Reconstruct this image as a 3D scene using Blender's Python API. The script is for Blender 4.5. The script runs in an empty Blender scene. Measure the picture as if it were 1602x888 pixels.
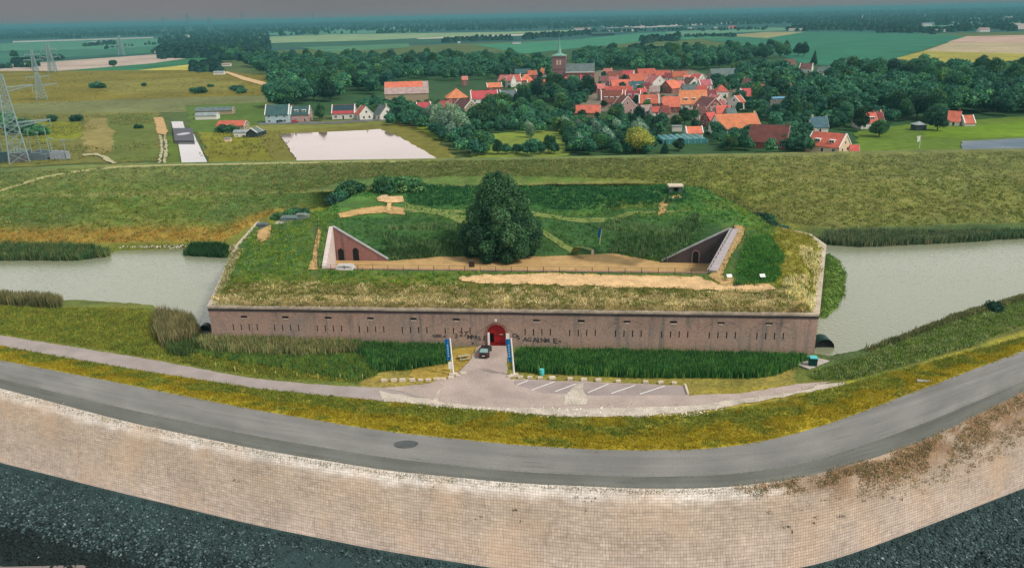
import bpy, math, random
import numpy as np
from mathutils import Vector, Matrix, noise
from mathutils.bvhtree import BVHTree
from mathutils.geometry import delaunay_2d_cdt

SC = bpy.context.scene
COL = SC.collection
random.seed(7)
RNG = np.random.default_rng(11)

# ------------------------------------------------------------------ camera
FPX = 1200.0; CAMH = 55.0; PITCH = math.atan(420 / 1200); ROLL = 0.0219
R0 = np.array([1.0, 0, 0]); U0 = np.array([0, math.sin(PITCH), math.cos(PITCH)]); FW = np.array([0, math.cos(PITCH), -math.sin(PITCH)])
CR = R0 * math.cos(ROLL) - U0 * math.sin(ROLL); CU = U0 * math.cos(ROLL) + R0 * math.sin(ROLL)
cam = bpy.data.cameras.new("camera"); camo = bpy.data.objects.new("camera", cam); COL.objects.link(camo)
M = Matrix.Identity(4)
for i in range(3):
    M[i][0] = CR[i]; M[i][1] = CU[i]; M[i][2] = -FW[i]
M[2][3] = CAMH
camo.matrix_world = M
cam.sensor_width = 36; cam.sensor_fit = 'HORIZONTAL'; cam.lens = FPX / 1602 * 36
cam.clip_start = 1; cam.clip_end = 60000
SC.camera = camo

# ------------------------------------------------------------------ sky and light
SUN_EL = math.radians(48); SUN_AZ = math.radians(118)      # azimuth clockwise from +Y (right and slightly towards the viewer)
w = bpy.data.worlds.new("World"); SC.world = w; w.use_nodes = True
nt = w.node_tree; nt.nodes.clear()
out = nt.nodes.new('ShaderNodeOutputWorld')
sky = nt.nodes.new('ShaderNodeTexSky'); sky.sky_type = 'NISHITA'; sky.sun_disc = False
sky.sun_elevation = SUN_EL; sky.sun_rotation = SUN_AZ; sky.dust_density = 3
bg1 = nt.nodes.new('ShaderNodeBackground'); bg1.inputs[1].default_value = 0.06
nt.links.new(sky.outputs[0], bg1.inputs[0])
tc = nt.nodes.new('ShaderNodeTexCoord'); sp = nt.nodes.new('ShaderNodeSeparateXYZ')
nt.links.new(tc.outputs['Generated'], sp.inputs[0])
nz = nt.nodes.new('ShaderNodeTexNoise'); nz.inputs['Scale'].default_value = 2.2; nz.inputs['Detail'].default_value = 5
mp = nt.nodes.new('ShaderNodeMapping'); mp.inputs['Scale'].default_value = (1, 1, 4)
nt.links.new(tc.outputs['Generated'], mp.inputs[0]); nt.links.new(mp.outputs[0], nz.inputs['Vector'])
rp = nt.nodes.new('ShaderNodeValToRGB')
els = rp.color_ramp.elements
els[0].position = 0.0; els[0].color = (0.185, 0.172, 0.182, 1)
els[1].position = 1.0; els[1].color = (0.42, 0.45, 0.50, 1)
for p, c in ((0.035, (0.155, 0.148, 0.158, 1)), (0.06, (0.55, 0.52, 0.53, 1)), (0.13, (1.35, 1.2, 1.16, 1)), (0.24, (1.15, 1.1, 1.07, 1)), (0.36, (0.6, 0.65, 0.66, 1))):
    e = els.new(p); e.color = c
nt.links.new(sp.outputs[2], rp.inputs[0])
mr = nt.nodes.new('ShaderNodeMapRange'); mr.inputs['To Min'].default_value = 0.72; mr.inputs['To Max'].default_value = 1.22
nt.links.new(nz.outputs[0], mr.inputs[0])
bg2 = nt.nodes.new('ShaderNodeBackground')
nt.links.new(rp.outputs[0], bg2.inputs[0]); nt.links.new(mr.outputs[0], bg2.inputs[1])
mx = nt.nodes.new('ShaderNodeMixShader'); mx.inputs[0].default_value = 0.85
nt.links.new(bg1.outputs[0], mx.inputs[1]); nt.links.new(bg2.outputs[0], mx.inputs[2]); nt.links.new(mx.outputs[0], out.inputs[0])
sl = bpy.data.lights.new("sun", 'SUN'); sl.energy = 2.5; sl.angle = math.radians(10); sl.color = (1.0, 0.93, 0.84)
so = bpy.data.objects.new("sun", sl); COL.objects.link(so)
sd = Vector((math.sin(SUN_AZ) * math.cos(SUN_EL), math.cos(SUN_AZ) * math.cos(SUN_EL), math.sin(SUN_EL)))
so.rotation_euler = sd.to_track_quat('Z', 'Y').to_euler(); so.location = (80, -50, 200)
SC.view_settings.view_transform = 'Standard'; SC.view_settings.look = 'None'
SC.view_settings.gamma = 1; SC.view_settings.exposure = 0.5
SC.cycles.max_bounces = 5; SC.cycles.diffuse_bounces = 2; SC.cycles.glossy_bounces = 2; SC.cycles.volume_bounces = 0
SC.cycles.transparent_max_bounces = 6

# ------------------------------------------------------------------ helpers
def g(px, py, z=0.0):
    """the point of height z that the photograph shows at pixel (px, py)"""
    d = FW * FPX + CR * (px - 801) - CU * (py - 444)
    t = (z - CAMH) / d[2]
    return np.array([d[0] * t, d[1] * t, z])
def rayplane(px, py, p0, n):
    d = FW * FPX + CR * (px - 801) - CU * (py - 444)
    o = np.array([0, 0, CAMH]); t = np.dot(np.array(p0) - o, n) / np.dot(d, n)
    return o + d * t
def dist(px, py, z=0.0):
    v = g(px, py, z); return float(np.dot(v - np.array([0, 0, CAMH]), FW))
def mpp(px, py, z=0.0): return dist(px, py, z) / FPX          # metres per photo pixel
def lin(c): c /= 255.0; return c / 12.92 if c < 0.04045 else ((c + 0.055) / 1.055) ** 2.4
def C(r, gg, b, k=1.0): return (lin(r) * k, lin(gg) * k, lin(b) * k)

def curve(pts):
    xs = np.array([p[0] for p in pts], float); ys = np.array([p[1] for p in pts], float)
    def f(x):
        x = np.asarray(x, float); y = np.interp(x, xs, ys)
        y = np.where(x < xs[0], ys[0] + (x - xs[0]) * (ys[1] - ys[0]) / (xs[1] - xs[0]), y)
        y = np.where(x > xs[-1], ys[-1] + (x - xs[-1]) * (ys[-1] - ys[-2]) / (xs[-1] - xs[-2]), y)
        return y
    return f
def smoothcurve(pts):
    xs = np.array([p[0] for p in pts], float)
    f0 = curve(pts); X = np.arange(-440, 2041, 4.0); Y = f0(X)
    k = np.ones(25) / 25; Yp = np.pad(Y, 12, mode='reflect', reflect_type='odd'); Y = np.convolve(Yp, k, 'valid')
    return lambda x: np.interp(x, X, Y)

def link(o, parent=None):
    COL.objects.link(o)
    if parent is not None: o.parent = parent
    return o
def tag(o, label=None, cat=None, group=None, kind=None):
    if label: o['label'] = label
    if cat: o['category'] = cat
    if group: o['group'] = group
    if kind: o['kind'] = kind
    return o
def empty(name, loc, rz=0.0):
    o = bpy.data.objects.new(name, None); o.location = [float(a) for a in loc]; o.rotation_euler = (0, 0, rz); o.empty_display_size = 0.5
    COL.objects.link(o); return o
def mesh_np(name, V, Fc, mat, parent=None, cols=None, uvs=None, smooth=False):
    """V (n,3), Fc (m,3|4) arrays; cols per vertex (n,3)"""
    V = np.asarray(V, np.float32); Fc = np.asarray(Fc, np.int32); k = Fc.shape[1]
    me = bpy.data.meshes.new(name)
    me.vertices.add(len(V)); me.vertices.foreach_set('co', V.ravel())
    me.loops.add(len(Fc) * k); me.loops.foreach_set('vertex_index', Fc.ravel())
    me.polygons.add(len(Fc)); me.polygons.foreach_set('loop_start', np.arange(0, len(Fc) * k, k, dtype=np.int32))
    me.update(calc_edges=True)
    if smooth: me.polygons.foreach_set('use_smooth', np.ones(len(Fc), bool))
    if cols is not None:
        a = me.color_attributes.new('col', 'FLOAT_COLOR', 'POINT')
        a.data.foreach_set('color', np.concatenate([np.asarray(cols, np.float32), np.ones((len(V), 1), np.float32)], 1).ravel())
    if uvs is not None:
        u = me.uv_layers.new(name='uv'); u.data.foreach_set('uv', np.asarray(uvs, np.float32)[Fc.ravel()].ravel())
    me.materials.append(mat)
    return link(bpy.data.objects.new(name, me), parent)
class MB:
    def __init__(s): s.v = []; s.f = []; s.mi = []
    def face(s, pts, m=0):
        i = len(s.v); s.v += [tuple(float(c) for c in p) for p in pts]; s.f.append(tuple(range(i, i + len(pts)))); s.mi.append(m)
    def box(s, x0, x1, y0, y1, z0, z1, m=0, T=None, top=None):
        p = [(x0, y0, z0), (x1, y0, z0), (x1, y1, z0), (x0, y1, z0), (x0, y0, z1), (x1, y0, z1), (x1, y1, z1), (x0, y1, z1)]
        if top:                                              # taper the top by (dx, dy)
            cx = (x0 + x1) / 2; cy = (y0 + y1) / 2
            p[4:] = [(cx + (a - cx) * top[0], cy + (b - cy) * top[1], c) for a, b, c in p[4:]]
        if T: p = [T(q) for q in p]
        i = len(s.v); s.v += [tuple(float(c) for c in q) for q in p]
        for q in ((0, 3, 2, 1), (4, 5, 6, 7), (0, 1, 5, 4), (1, 2, 6, 5), (2, 3, 7, 6), (3, 0, 4, 7)):
            s.f.append(tuple(i + a for a in q)); s.mi.append(m)
    def tube(s, a, b, r0, r1=None, n=8, m=0):
        r1 = r0 if r1 is None else r1
        a = Vector([float(c) for c in a]); b = Vector([float(c) for c in b]); d = (b - a).normalized()
        u = d.orthogonal().normalized(); v = d.cross(u); i = len(s.v)
        for c, r in ((a, r0), (b, r1)):
            for k in range(n):
                t = 2 * math.pi * k / n; s.v.append(tuple(c + (u * math.cos(t) + v * math.sin(t)) * r))
        for k in range(n):
            s.f.append((i + k, i + (k + 1) % n, i + n + (k + 1) % n, i + n + k)); s.mi.append(m)
        s.f.append(tuple(i + k for k in range(n))[::-1]); s.mi.append(m)
        s.f.append(tuple(i + n + k for k in range(n))); s.mi.append(m)
    def prism(s, poly, y0, y1, m=0):                         # poly in x,z extruded along y
        n = len(poly)
        s.face([(x, y0, z) for x, z in poly], m); s.face([(x, y1, z) for x, z in poly][::-1], m)
        for k in range(n):
            (xa, za), (xb, zb) = poly[k], poly[(k + 1) % n]
            s.face([(xb, y0, zb), (xa, y0, za), (xa, y1, za), (xb, y1, zb)], m)
    def build(s, name, mats, parent=None, smooth=False):
        me = bpy.data.meshes.new(name); me.from_pydata(s.v, [], s.f)
        for mt in (mats if isinstance(mats, (list, tuple)) else [mats]): me.materials.append(mt)
        me.polygons.foreach_set('material_index', s.mi)
        if smooth: me.polygons.foreach_set('use_smooth', [True] * len(s.f))
        me.update()
        return link(bpy.data.objects.new(name, me), parent)
def copy_tree(o, parent=None):
    c = o.copy(); COL.objects.link(c); c.parent = parent
    for ch in list(KIDS.get(o.name, ())): copy_tree(ch, c)
    return c
KIDS = {}
def note_kids(root):
    for ch in [o for o in COL.objects if o.parent == root]:
        KIDS.setdefault(root.name, []).append(ch); note_kids(ch)

# ------------------------------------------------------------------ materials
MATS = {}
def mat(name, col, rough=0.85, var=0.15, scale=1.5, bump=0.0, attr=False, rnd=0.0, metal=0.0, spec=0.25, fine=None, trans=0.0):
    m = bpy.data.materials.new(name); m.use_nodes = True; n = m.node_tree; b = n.nodes['Principled BSDF']; L = n.links.new
    b.inputs['Roughness'].default_value = rough; b.inputs['Metallic'].default_value = metal; b.inputs['Specular IOR Level'].default_value = spec
    geo = n.nodes.new('ShaderNodeNewGeometry')
    if attr:
        a = n.nodes.new('ShaderNodeAttribute'); a.attribute_name = 'col'; base = a.outputs['Color']
    else:
        a = n.nodes.new('ShaderNodeRGB'); a.outputs[0].default_value = (*col, 1); base = a.outputs[0]
    def mulnoise(base, sc, amt, det=4):
        t = n.nodes.new('ShaderNodeTexNoise'); t.inputs['Scale'].default_value = sc; t.inputs['Detail'].default_value = det
        L(geo.outputs['Position'], t.inputs['Vector'])
        r = n.nodes.new('ShaderNodeMapRange'); r.inputs['From Min'].default_value = 0.3; r.inputs['From Max'].default_value = 0.7
        r.inputs['To Min'].default_value = 1 - amt; r.inputs['To Max'].default_value = 1 + amt; L(t.outputs[0], r.inputs[0])
        x = n.nodes.new('ShaderNodeMix'); x.data_type = 'RGBA'; x.blend_type = 'MULTIPLY'; x.inputs[0].default_value = 1
        L(base, x.inputs['A']); L(r.outputs[0], x.inputs['B']); return x.outputs['Result'], t
    t = None
    if var: base, t = mulnoise(base, scale, var)
    if fine: base, t = mulnoise(base, fine[0], fine[1], 3)
    if rnd:
        oi = n.nodes.new('ShaderNodeObjectInfo')
        hs = n.nodes.new('ShaderNodeHueSaturation')
        m1 = n.nodes.new('ShaderNodeMapRange'); m1.inputs['To Min'].default_value = 1 - rnd; m1.inputs['To Max'].default_value = 1 + rnd
        L(oi.outputs['Random'], m1.inputs[0]); L(m1.outputs[0], hs.inputs['Value'])
        wn = n.nodes.new('ShaderNodeTexWhiteNoise'); wn.noise_dimensions = '1D'; L(oi.outputs['Random'], wn.inputs['W'])
        m2 = n.nodes.new('ShaderNodeMapRange'); m2.inputs['To Min'].default_value = 0.5 - rnd * 0.10; m2.inputs['To Max'].default_value = 0.5 + rnd * 0.10
        L(wn.outputs['Value'], m2.inputs[0]); L(m2.outputs[0], hs.inputs['Hue']); L(base, hs.inputs['Color']); base = hs.outputs[0]
    L(base, b.inputs['Base Color'])
    if bump and t:
        bp = n.nodes.new('ShaderNodeBump'); bp.inputs['Strength'].default_value = 1; bp.inputs['Distance'].default_value = bump
        L(t.outputs[0], bp.inputs['Height']); L(bp.outputs[0], b.inputs['Normal'])
    if trans:                                                # thin leaves let light through
        tr_ = n.nodes.new('ShaderNodeBsdfTranslucent'); ms = n.nodes.new('ShaderNodeMixShader'); ms.inputs[0].default_value = trans
        L(base, tr_.inputs['Color']); L(b.outputs[0], ms.inputs[1]); L(tr_.outputs[0], ms.inputs[2]); L(ms.outputs[0], n.nodes['Material Output'].inputs['Surface'])
    MATS[name] = m; return m
def water(name, col, rough, ior, bumpd, scale, wscale=(1, 1, 1), spec=0.5):
    m = bpy.data.materials.new(name); m.use_nodes = True; n = m.node_tree; b = n.nodes['Principled BSDF']; L = n.links.new
    b.inputs['Base Color'].default_value = (*col, 1); b.inputs['Roughness'].default_value = rough; b.inputs['IOR'].default_value = ior
    b.inputs['Specular IOR Level'].default_value = spec
    geo = n.nodes.new('ShaderNodeNewGeometry'); mpg = n.nodes.new('ShaderNodeMapping'); mpg.inputs['Scale'].default_value = wscale
    t = n.nodes.new('ShaderNodeTexNoise'); t.inputs['Scale'].default_value = scale; t.inputs['Detail'].default_value = 3
    L(geo.outputs['Position'], mpg.inputs[0]); L(mpg.outputs[0], t.inputs['Vector'])
    t2 = n.nodes.new('ShaderNodeTexNoise'); t2.inputs['Scale'].default_value = 0.03; L(geo.outputs['Position'], t2.inputs['Vector'])
    r = n.nodes.new('ShaderNodeMapRange'); r.inputs['From Min'].default_value = .35; r.inputs['From Max'].default_value = .65; r.inputs['To Min'].default_value = rough * 0.5; r.inputs['To Max'].default_value = rough * 1.5
    L(t2.outputs[0], r.inputs[0]); L(r.outputs[0], b.inputs['Roughness'])
    bp = n.nodes.new('ShaderNodeBump'); bp.inputs['Distance'].default_value = bumpd; L(t.outputs[0], bp.inputs['Height']); L(bp.outputs[0], b.inputs['Normal'])
    return m

GROUND = mat('grass_ground', None, attr=True, var=0.28, scale=0.18, fine=(1.6, 0.26), bump=0.4)
FIELD = mat('field_crop', None, attr=True, var=0.20, scale=0.016, fine=(0.22, 0.20), rough=0.95, spec=0.1)
BLADE = mat('grass_blades', None, attr=True, var=0.22, scale=0.35, rough=0.8, trans=.45)
LEAF = mat('leaves', None, attr=True, var=0.25, scale=0.22, rnd=0.45, rough=0.7, trans=.3)
BARK = mat('bark', (0.09, 0.07, 0.05), scale=3)
ASPH = mat('asphalt', C(156, 153, 146, .72), var=0.10, scale=0.12, fine=(7, 0.10), bump=0.01)
ASPH2 = mat('asphalt_shoulder', C(130, 130, 120, .72), var=0.12, scale=0.2, fine=(6, 0.14), bump=0.01)
PATHG = mat('path_asphalt', C(168, 156, 150, .76), var=0.14, scale=0.25, fine=(5, 0.12), bump=0.01)
PLAZA = mat('plaza_clinker', C(184, 166, 156, .76), var=0.16, scale=0.22, fine=(4, 0.16), bump=0.01)
GRAVEL = mat('pale_gravel', C(196, 184, 168, .8), var=0.22, scale=0.5, fine=(5, 0.3), bump=0.05)
SAND = mat('sandy_path', C(204, 166, 110, .70), var=0.18, scale=0.35, fine=(3, 0.22), bump=0.05)
SANDP = mat('bare_sand', C(222, 184, 132, .74), var=0.18, scale=0.45, fine=(3, 0.22), bump=0.05)
WHITE = mat('white_paint', (0.72, 0.70, 0.66), var=0.06, scale=2)
STONE = mat('pale_stone', C(205, 190, 170, .85), var=0.2, scale=1.2, fine=(5, .15), bump=0.03)
CONC = mat('concrete', C(160, 160, 160, .8), var=0.2, scale=1, fine=(5, .12), bump=0.03)
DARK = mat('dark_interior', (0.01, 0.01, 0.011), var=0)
METAL = mat('galvanised_steel', C(150, 175, 175, .7), rough=0.5, var=0.1, scale=2)
FENCE = mat('dark_fence_metal', (0.03, 0.035, 0.035), rough=0.5, var=0)
RED = mat('red_gate_paint', C(168, 26, 26, .8), rough=0.6, var=0.2, scale=1.2)
BLUEF = mat('blue_flag_cloth', C(20, 110, 170, .85), var=0.15, scale=1.5)
BLACKP = mat('black_car_paint', (0.008, 0.009, 0.011), rough=0.22, var=0, spec=0.6)
GLASS = mat('car_glass', (0.18, 0.28, 0.26), rough=0.12, var=0, spec=0.8)
WINP = mat('window_pane', (0.05, 0.06, 0.07), rough=0.15, var=0, spec=0.6)
RUBBER = mat('tyre_rubber', (0.015, 0.015, 0.015), var=0)
REDL = mat('red_lens', (0.4, 0.01, 0.01), rough=0.3, var=0)
TURQ = mat('turquoise_plastic', C(90, 200, 200, .8), rough=0.5, var=0)
GREENB = mat('dark_green_bin', C(10, 60, 55, .8), rough=0.5, var=0.05)

def brick_wall(name, c1, c2, c3, sc=1.0):
    """brown-red brick with grey weathering and vertical streaks"""
    m = bpy.data.materials.new(name); m.use_nodes = True; n = m.node_tree; b = n.nodes['Principled BSDF']; L = n.links.new
    b.inputs['Roughness'].default_value = 0.9; b.inputs['Specular IOR Level'].default_value = 0.15
    geo = n.nodes.new('ShaderNodeNewGeometry')
    def nz(scale, vec, det=4):
        mpg = n.nodes.new('ShaderNodeMapping'); mpg.inputs['Scale'].default_value = vec
        t = n.nodes.new('ShaderNodeTexNoise'); t.inputs['Scale'].default_value = scale; t.inputs['Detail'].default_value = det
        L(geo.outputs['Position'], mpg.inputs[0]); L(mpg.outputs[0], t.inputs['Vector']); return t.outputs[0]
    def mix(f, a, bb, lo=0.35, hi=0.65):
        r = n.nodes.new('ShaderNodeMapRange'); r.inputs['From Min'].default_value = lo; r.inputs['From Max'].default_value = hi; L(f, r.inputs[0])
        x = n.nodes.new('ShaderNodeMix'); x.data_type = 'RGBA'; L(r.outputs[0], x.inputs[0])
        for s, v in (('A', a), ('B', bb)):
            if isinstance(v, tuple): x.inputs[s].default_value = (*v, 1)
            else: L(v, x.inputs[s])
        return x.outputs['Result']
    a = mix(nz(0.12, (1, 1, 1.6)), c1, c2, .3, .7)
    a = mix(nz(0.8, (1.2, 1.2, 0.12), 5), a, c3, .52, .72)
    x = n.nodes.new('ShaderNodeMix'); x.data_type = 'RGBA'; x.blend_type = 'MULTIPLY'; x.inputs[0].default_value = 1
    r = n.nodes.new('ShaderNodeMapRange'); r.inputs['From Min'].default_value = .3; r.inputs['From Max'].default_value = .7; r.inputs['To Min'].default_value = .78; r.inputs['To Max'].default_value = 1.22
    t = nz(2.2, (1, 1, 2.4), 6); L(t, r.inputs[0]); L(a, x.inputs['A']); L(r.outputs[0], x.inputs['B']); L(x.outputs['Result'], b.inputs['Base Color'])
    bp = n.nodes.new('ShaderNodeBump'); bp.inputs['Distance'].default_value = 0.04; L(t, bp.inputs['Height']); L(bp.outputs[0], b.inputs['Normal'])
    return m
BRICK = brick_wall('fort_brick', C(178, 146, 130, .86), C(162, 142, 130, .86), C(130, 122, 116, .84))
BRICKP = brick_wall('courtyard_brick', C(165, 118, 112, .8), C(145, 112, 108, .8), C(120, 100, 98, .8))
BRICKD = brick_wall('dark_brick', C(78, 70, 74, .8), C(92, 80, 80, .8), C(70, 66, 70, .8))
PLASTER = mat('pale_plaster', C(205, 190, 182, .9), var=0.12, scale=0.6)

def paving_mat():
    """concrete slope blocks laid in rows, uv = metres along / across the slope"""
    m = bpy.data.materials.new('slope_blocks'); m.use_nodes = True; n = m.node_tree; b = n.nodes['Principled BSDF']; L = n.links.new
    b.inputs['Roughness'].default_value = 0.9; b.inputs['Specular IOR Level'].default_value = 0.15
    uv = n.nodes.new('ShaderNodeUVMap'); uv.uv_map = 'uv'
    bk = n.nodes.new('ShaderNodeTexBrick'); bk.offset = 0.0; bk.squash = 1
    bk.inputs['Scale'].default_value = 1; bk.inputs['Brick Width'].default_value = 0.36; bk.inputs['Row Height'].default_value = 0.42
    bk.inputs['Mortar Size'].default_value = 0.026; bk.inputs['Mortar Smooth'].default_value = 0.6; bk.inputs['Bias'].default_value = 0
    bk.inputs['Color1'].default_value = (1.16, 1.15, 1.14, 1); bk.inputs['Color2'].default_value = (0.84, 0.84, 0.83, 1); bk.inputs['Mortar'].default_value = (0.66, 0.63, 0.60, 1)
    # the joints wander a little
    nw = n.nodes.new('ShaderNodeTexNoise'); nw.inputs['Scale'].default_value = 0.25; L(uv.outputs[0], nw.inputs['Vector'])
    vm = n.nodes.new('ShaderNodeVectorMath'); vm.operation = 'MULTIPLY_ADD'; vm.inputs[1].default_value = (0.9, 0.5, 0)
    L(nw.outputs['Color'], vm.inputs[0]); L(uv.outputs[0], vm.inputs[2]); L(vm.outputs[0], bk.inputs['Vector'])
    a = n.nodes.new('ShaderNodeAttribute'); a.attribute_name = 'col'
    x = n.nodes.new('ShaderNodeMix'); x.data_type = 'RGBA'; x.blend_type = 'MULTIPLY'; x.inputs[0].default_value = 1
    jn = n.nodes.new('ShaderNodeTexNoise'); jn.inputs['Scale'].default_value = 0.35; jn.inputs['Detail'].default_value = 3; L(uv.outputs[0], jn.inputs['Vector'])
    jr = n.nodes.new('ShaderNodeMapRange'); jr.inputs['From Min'].default_value = .35; jr.inputs['From Max'].default_value = .65; jr.inputs['To Min'].default_value = .35; jr.inputs['To Max'].default_value = .95; L(jn.outputs[0], jr.inputs[0]); L(jr.outputs[0], x.inputs[0])
    L(a.outputs['Color'], x.inputs['A']); L(bk.outputs[0], x.inputs['B'])
    def mul(base, sc, lo, hi, vec, f0=.3, f1=.7, det=5):
        mpg = n.nodes.new('ShaderNodeMapping'); mpg.inputs['Scale'].default_value = vec; L(uv.outputs[0], mpg.inputs[0])
        t = n.nodes.new('ShaderNodeTexNoise'); t.inputs['Scale'].default_value = sc; t.inputs['Detail'].default_value = det; L(mpg.outputs[0], t.inputs['Vector'])
        r = n.nodes.new('ShaderNodeMapRange'); r.inputs['From Min'].default_value = f0; r.inputs['From Max'].default_value = f1; r.inputs['To Min'].default_value = lo; r.inputs['To Max'].default_value = hi; L(t.outputs[0], r.inputs[0])
        y = n.nodes.new('ShaderNodeMix'); y.data_type = 'RGBA'; y.blend_type = 'MULTIPLY'; y.inputs[0].default_value = 1
        L(base, y.inputs['A']); L(r.outputs[0], y.inputs['B']); return y.outputs['Result']
    c = mul(x.outputs['Result'], 0.16, .84, 1.12, (1, 1, 1)); c = mul(c, 1.1, .94, 1.06, (.12, 2.2, 1)); c = mul(c, 1.3, .84, 1.14, (0.5, 1.4, 1)); c = mul(c, 0.9, .72, 1.0, (2.6, 0.35, 1), .25, .42)
    # warm lichen patches
    t = n.nodes.new('ShaderNodeTexNoise'); t.inputs['Scale'].default_value = 0.11; t.inputs['Detail'].default_value = 6; L(uv.outputs[0], t.inputs['Vector'])
    r = n.nodes.new('ShaderNodeMapRange'); r.inputs['From Min'].default_value = .48; r.inputs['From Max'].default_value = .68; r.inputs['To Max'].default_value = 0.42; L(t.outputs[0], r.inputs[0])
    y = n.nodes.new('ShaderNodeMix'); y.data_type = 'RGBA'; L(r.outputs[0], y.inputs[0]); L(c, y.inputs['A'])
    y.inputs['B'].default_value = (*C(206, 172, 136, .76), 1); L(y.outputs['Result'], b.inputs['Base Color'])
    bp = n.nodes.new('ShaderNodeBump'); bp.inputs['Distance'].default_value = 0.03; L(bk.outputs['Fac'], bp.inputs['Height']); bp.invert = True; L(bp.outputs[0], b.inputs['Normal'])
    return m
PAVE = paving_mat()
def road_mat(name, col, seed):
    # worn asphalt: wheel tracks and repairs run along the road (uv metres), fine grit, thin cracks
    m = bpy.data.materials.new(name); m.use_nodes = True; n = m.node_tree; b = n.nodes['Principled BSDF']; L = n.links.new
    b.inputs['Roughness'].default_value = 0.88; b.inputs['Specular IOR Level'].default_value = 0.2
    uv = n.nodes.new('ShaderNodeUVMap'); uv.uv_map = 'uv'; a = n.nodes.new('ShaderNodeRGB'); a.outputs[0].default_value = (*col, 1); c = a.outputs[0]
    for sc, vec, lo, hi, f0, f1, det in ((1, (.012, .6, 1), .88, 1.10, .3, .7, 3), (1, (.12, .12, 1), .86, 1.12, .35, .65, 6), (1, (.05, .25, 1), .86, 1.12, .3, .7, 5), (5, (1, 1, 1), .86, 1.12, .3, .7, 3), (.5, (.25, 2.5, 1), .78, 1.0, .30, .40, 6)):
        mpg = n.nodes.new('ShaderNodeMapping'); mpg.inputs['Scale'].default_value = vec; mpg.inputs['Location'].default_value = (seed, seed, 0); L(uv.outputs[0], mpg.inputs[0])
        t = n.nodes.new('ShaderNodeTexNoise'); t.inputs['Scale'].default_value = sc; t.inputs['Detail'].default_value = det; L(mpg.outputs[0], t.inputs['Vector'])
        r = n.nodes.new('ShaderNodeMapRange'); r.inputs['From Min'].default_value = f0; r.inputs['From Max'].default_value = f1; r.inputs['To Min'].default_value = lo; r.inputs['To Max'].default_value = hi; L(t.outputs[0], r.inputs[0])
        y = n.nodes.new('ShaderNodeMix'); y.data_type = 'RGBA'; y.blend_type = 'MULTIPLY'; y.inputs[0].default_value = 1; L(c, y.inputs['A']); L(r.outputs[0], y.inputs['B']); c = y.outputs['Result']
    L(c, b.inputs['Base Color']); return m
ASPH = road_mat('road_asphalt', C(158, 156, 150, .56), 0); ASPH2 = road_mat('shoulder_asphalt', C(130, 131, 122, .56), 7)
ROCK = mat('riprap_rock', None, attr=True, var=0.25, scale=0.3, fine=(4, .3), rough=0.75, bump=0.05)

# ------------------------------------------------------------------ terrain: ribbons between the lines that cross the picture
GZ = -0.9; MW = -2.2
cW = smoothcurve([(0, 872), (60, 890), (200, 930), (600, 1010), (1000, 1035), (1602, 960)])
cE = smoothcurve([(0, 723), (200, 773), (400, 821), (600, 861), (800, 892), (950, 906), (1100, 905), (1260, 888), (1350, 860), (1450, 822), (1602, 763)])
cA = smoothcurve([(0, 607), (200, 660), (400, 702), (600, 735), (800, 755), (1000, 764), (1130, 763), (1250, 748), (1350, 722), (1450, 688), (1602, 612)])
cS = smoothcurve([(0, 592), (200, 640), (400, 682), (600, 715), (800, 737), (1000, 746), (1130, 743), (1250, 728), (1350, 697), (1450, 660), (1602, 596)])
cB = smoothcurve([(0, 563), (200, 601), (400, 641), (600, 674), (800, 695), (950, 704), (1100, 703), (1200, 690), (1300, 662), (1400, 624), (1500, 586), (1602, 548)])
cC = smoothcurve([(0, 541), (200, 577), (400, 608), (600, 628), (700, 636), (800, 645), (900, 653), (1000, 653), (1100, 645), (1200, 630), (1300, 607), (1400, 580), (1500, 555), (1602, 528)])
cD = smoothcurve([(0, 524), (200, 556), (400, 592), (520, 600), (700, 598), (1000, 604), (1100, 604), (1250, 598), (1350, 585), (1450, 560), (1602, 500)])
cN = curve([(-440, 455), (0, 464), (100, 468), (235, 476), (285, 500), (322, 526), (330, 532), (1272, 552), (1300, 556), (1345, 548), (1400, 530), (1500, 492), (1602, 464), (2040, 400)])
cF = curve([(-440, 395), (0, 404), (120, 404), (190, 392), (290, 388), (300, 397), (350, 398), (420, 352), (560, 320), (800, 314), (1000, 316), (1150, 334), (1250, 374), (1300, 384), (1400, 377), (1602, 367), (2040, 350)])
cT = curve([(-440, 375), (0, 384), (190, 382), (350, 380), (420, 340), (560, 314), (800, 309), (1000, 311), (1150, 326), (1240, 352), (1300, 360), (1602, 350), (2040, 340)])
cM = smoothcurve([(-440, 322), (0, 306), (400, 303), (800, 290), (1200, 283), (1602, 279), (2040, 275)])
cK = smoothcurve([(-440, 290), (0, 268), (60, 264), (180, 260), (400, 256), (800, 250), (1200, 243), (1602, 236), (2040, 232)])
X = np.arange(-420, 2021, 7.0)
def row(cv, z, zf=None):
    Y = cv(X)
    return np.array([g(a, b, z) for a, b in zip(X, Y)])
rW = row(cW, -4.7); rE = row(cE, -2.8); rA = row(cA, 1.0); rS = row(cS, 1.0); rB = row(cB, 1.0); rC = row(cC, GZ); rD = row(cD, GZ)
rN = row(cN, MW)
mid = (X > 324) & (X < 1274)
for i in np.where(mid)[0]: rN[i] = g(X[i], float(cN(X[i])) + 3, GZ)
rF = row(cF, MW); rT = row(cT, -0.8); rM = row(cM, 4.8); rK = row(cK, 9.0)
rSea = rW.copy(); rSea[:, :2] *= 0.62; rSea[:, 2] = -8
rMid = (rN + rF) / 2; rMid[:, 2] = -4.6
rNb = rN * 0.85 + rMid * 0.15; rNb[:, 2] = -3.4
rFb = rF * 0.9 + rMid * 0.1; rFb[:, 2] = -3.4
rD2 = rN * 0.75 + rD * 0.25; rD2[:, 2] = GZ - 0.15
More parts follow.
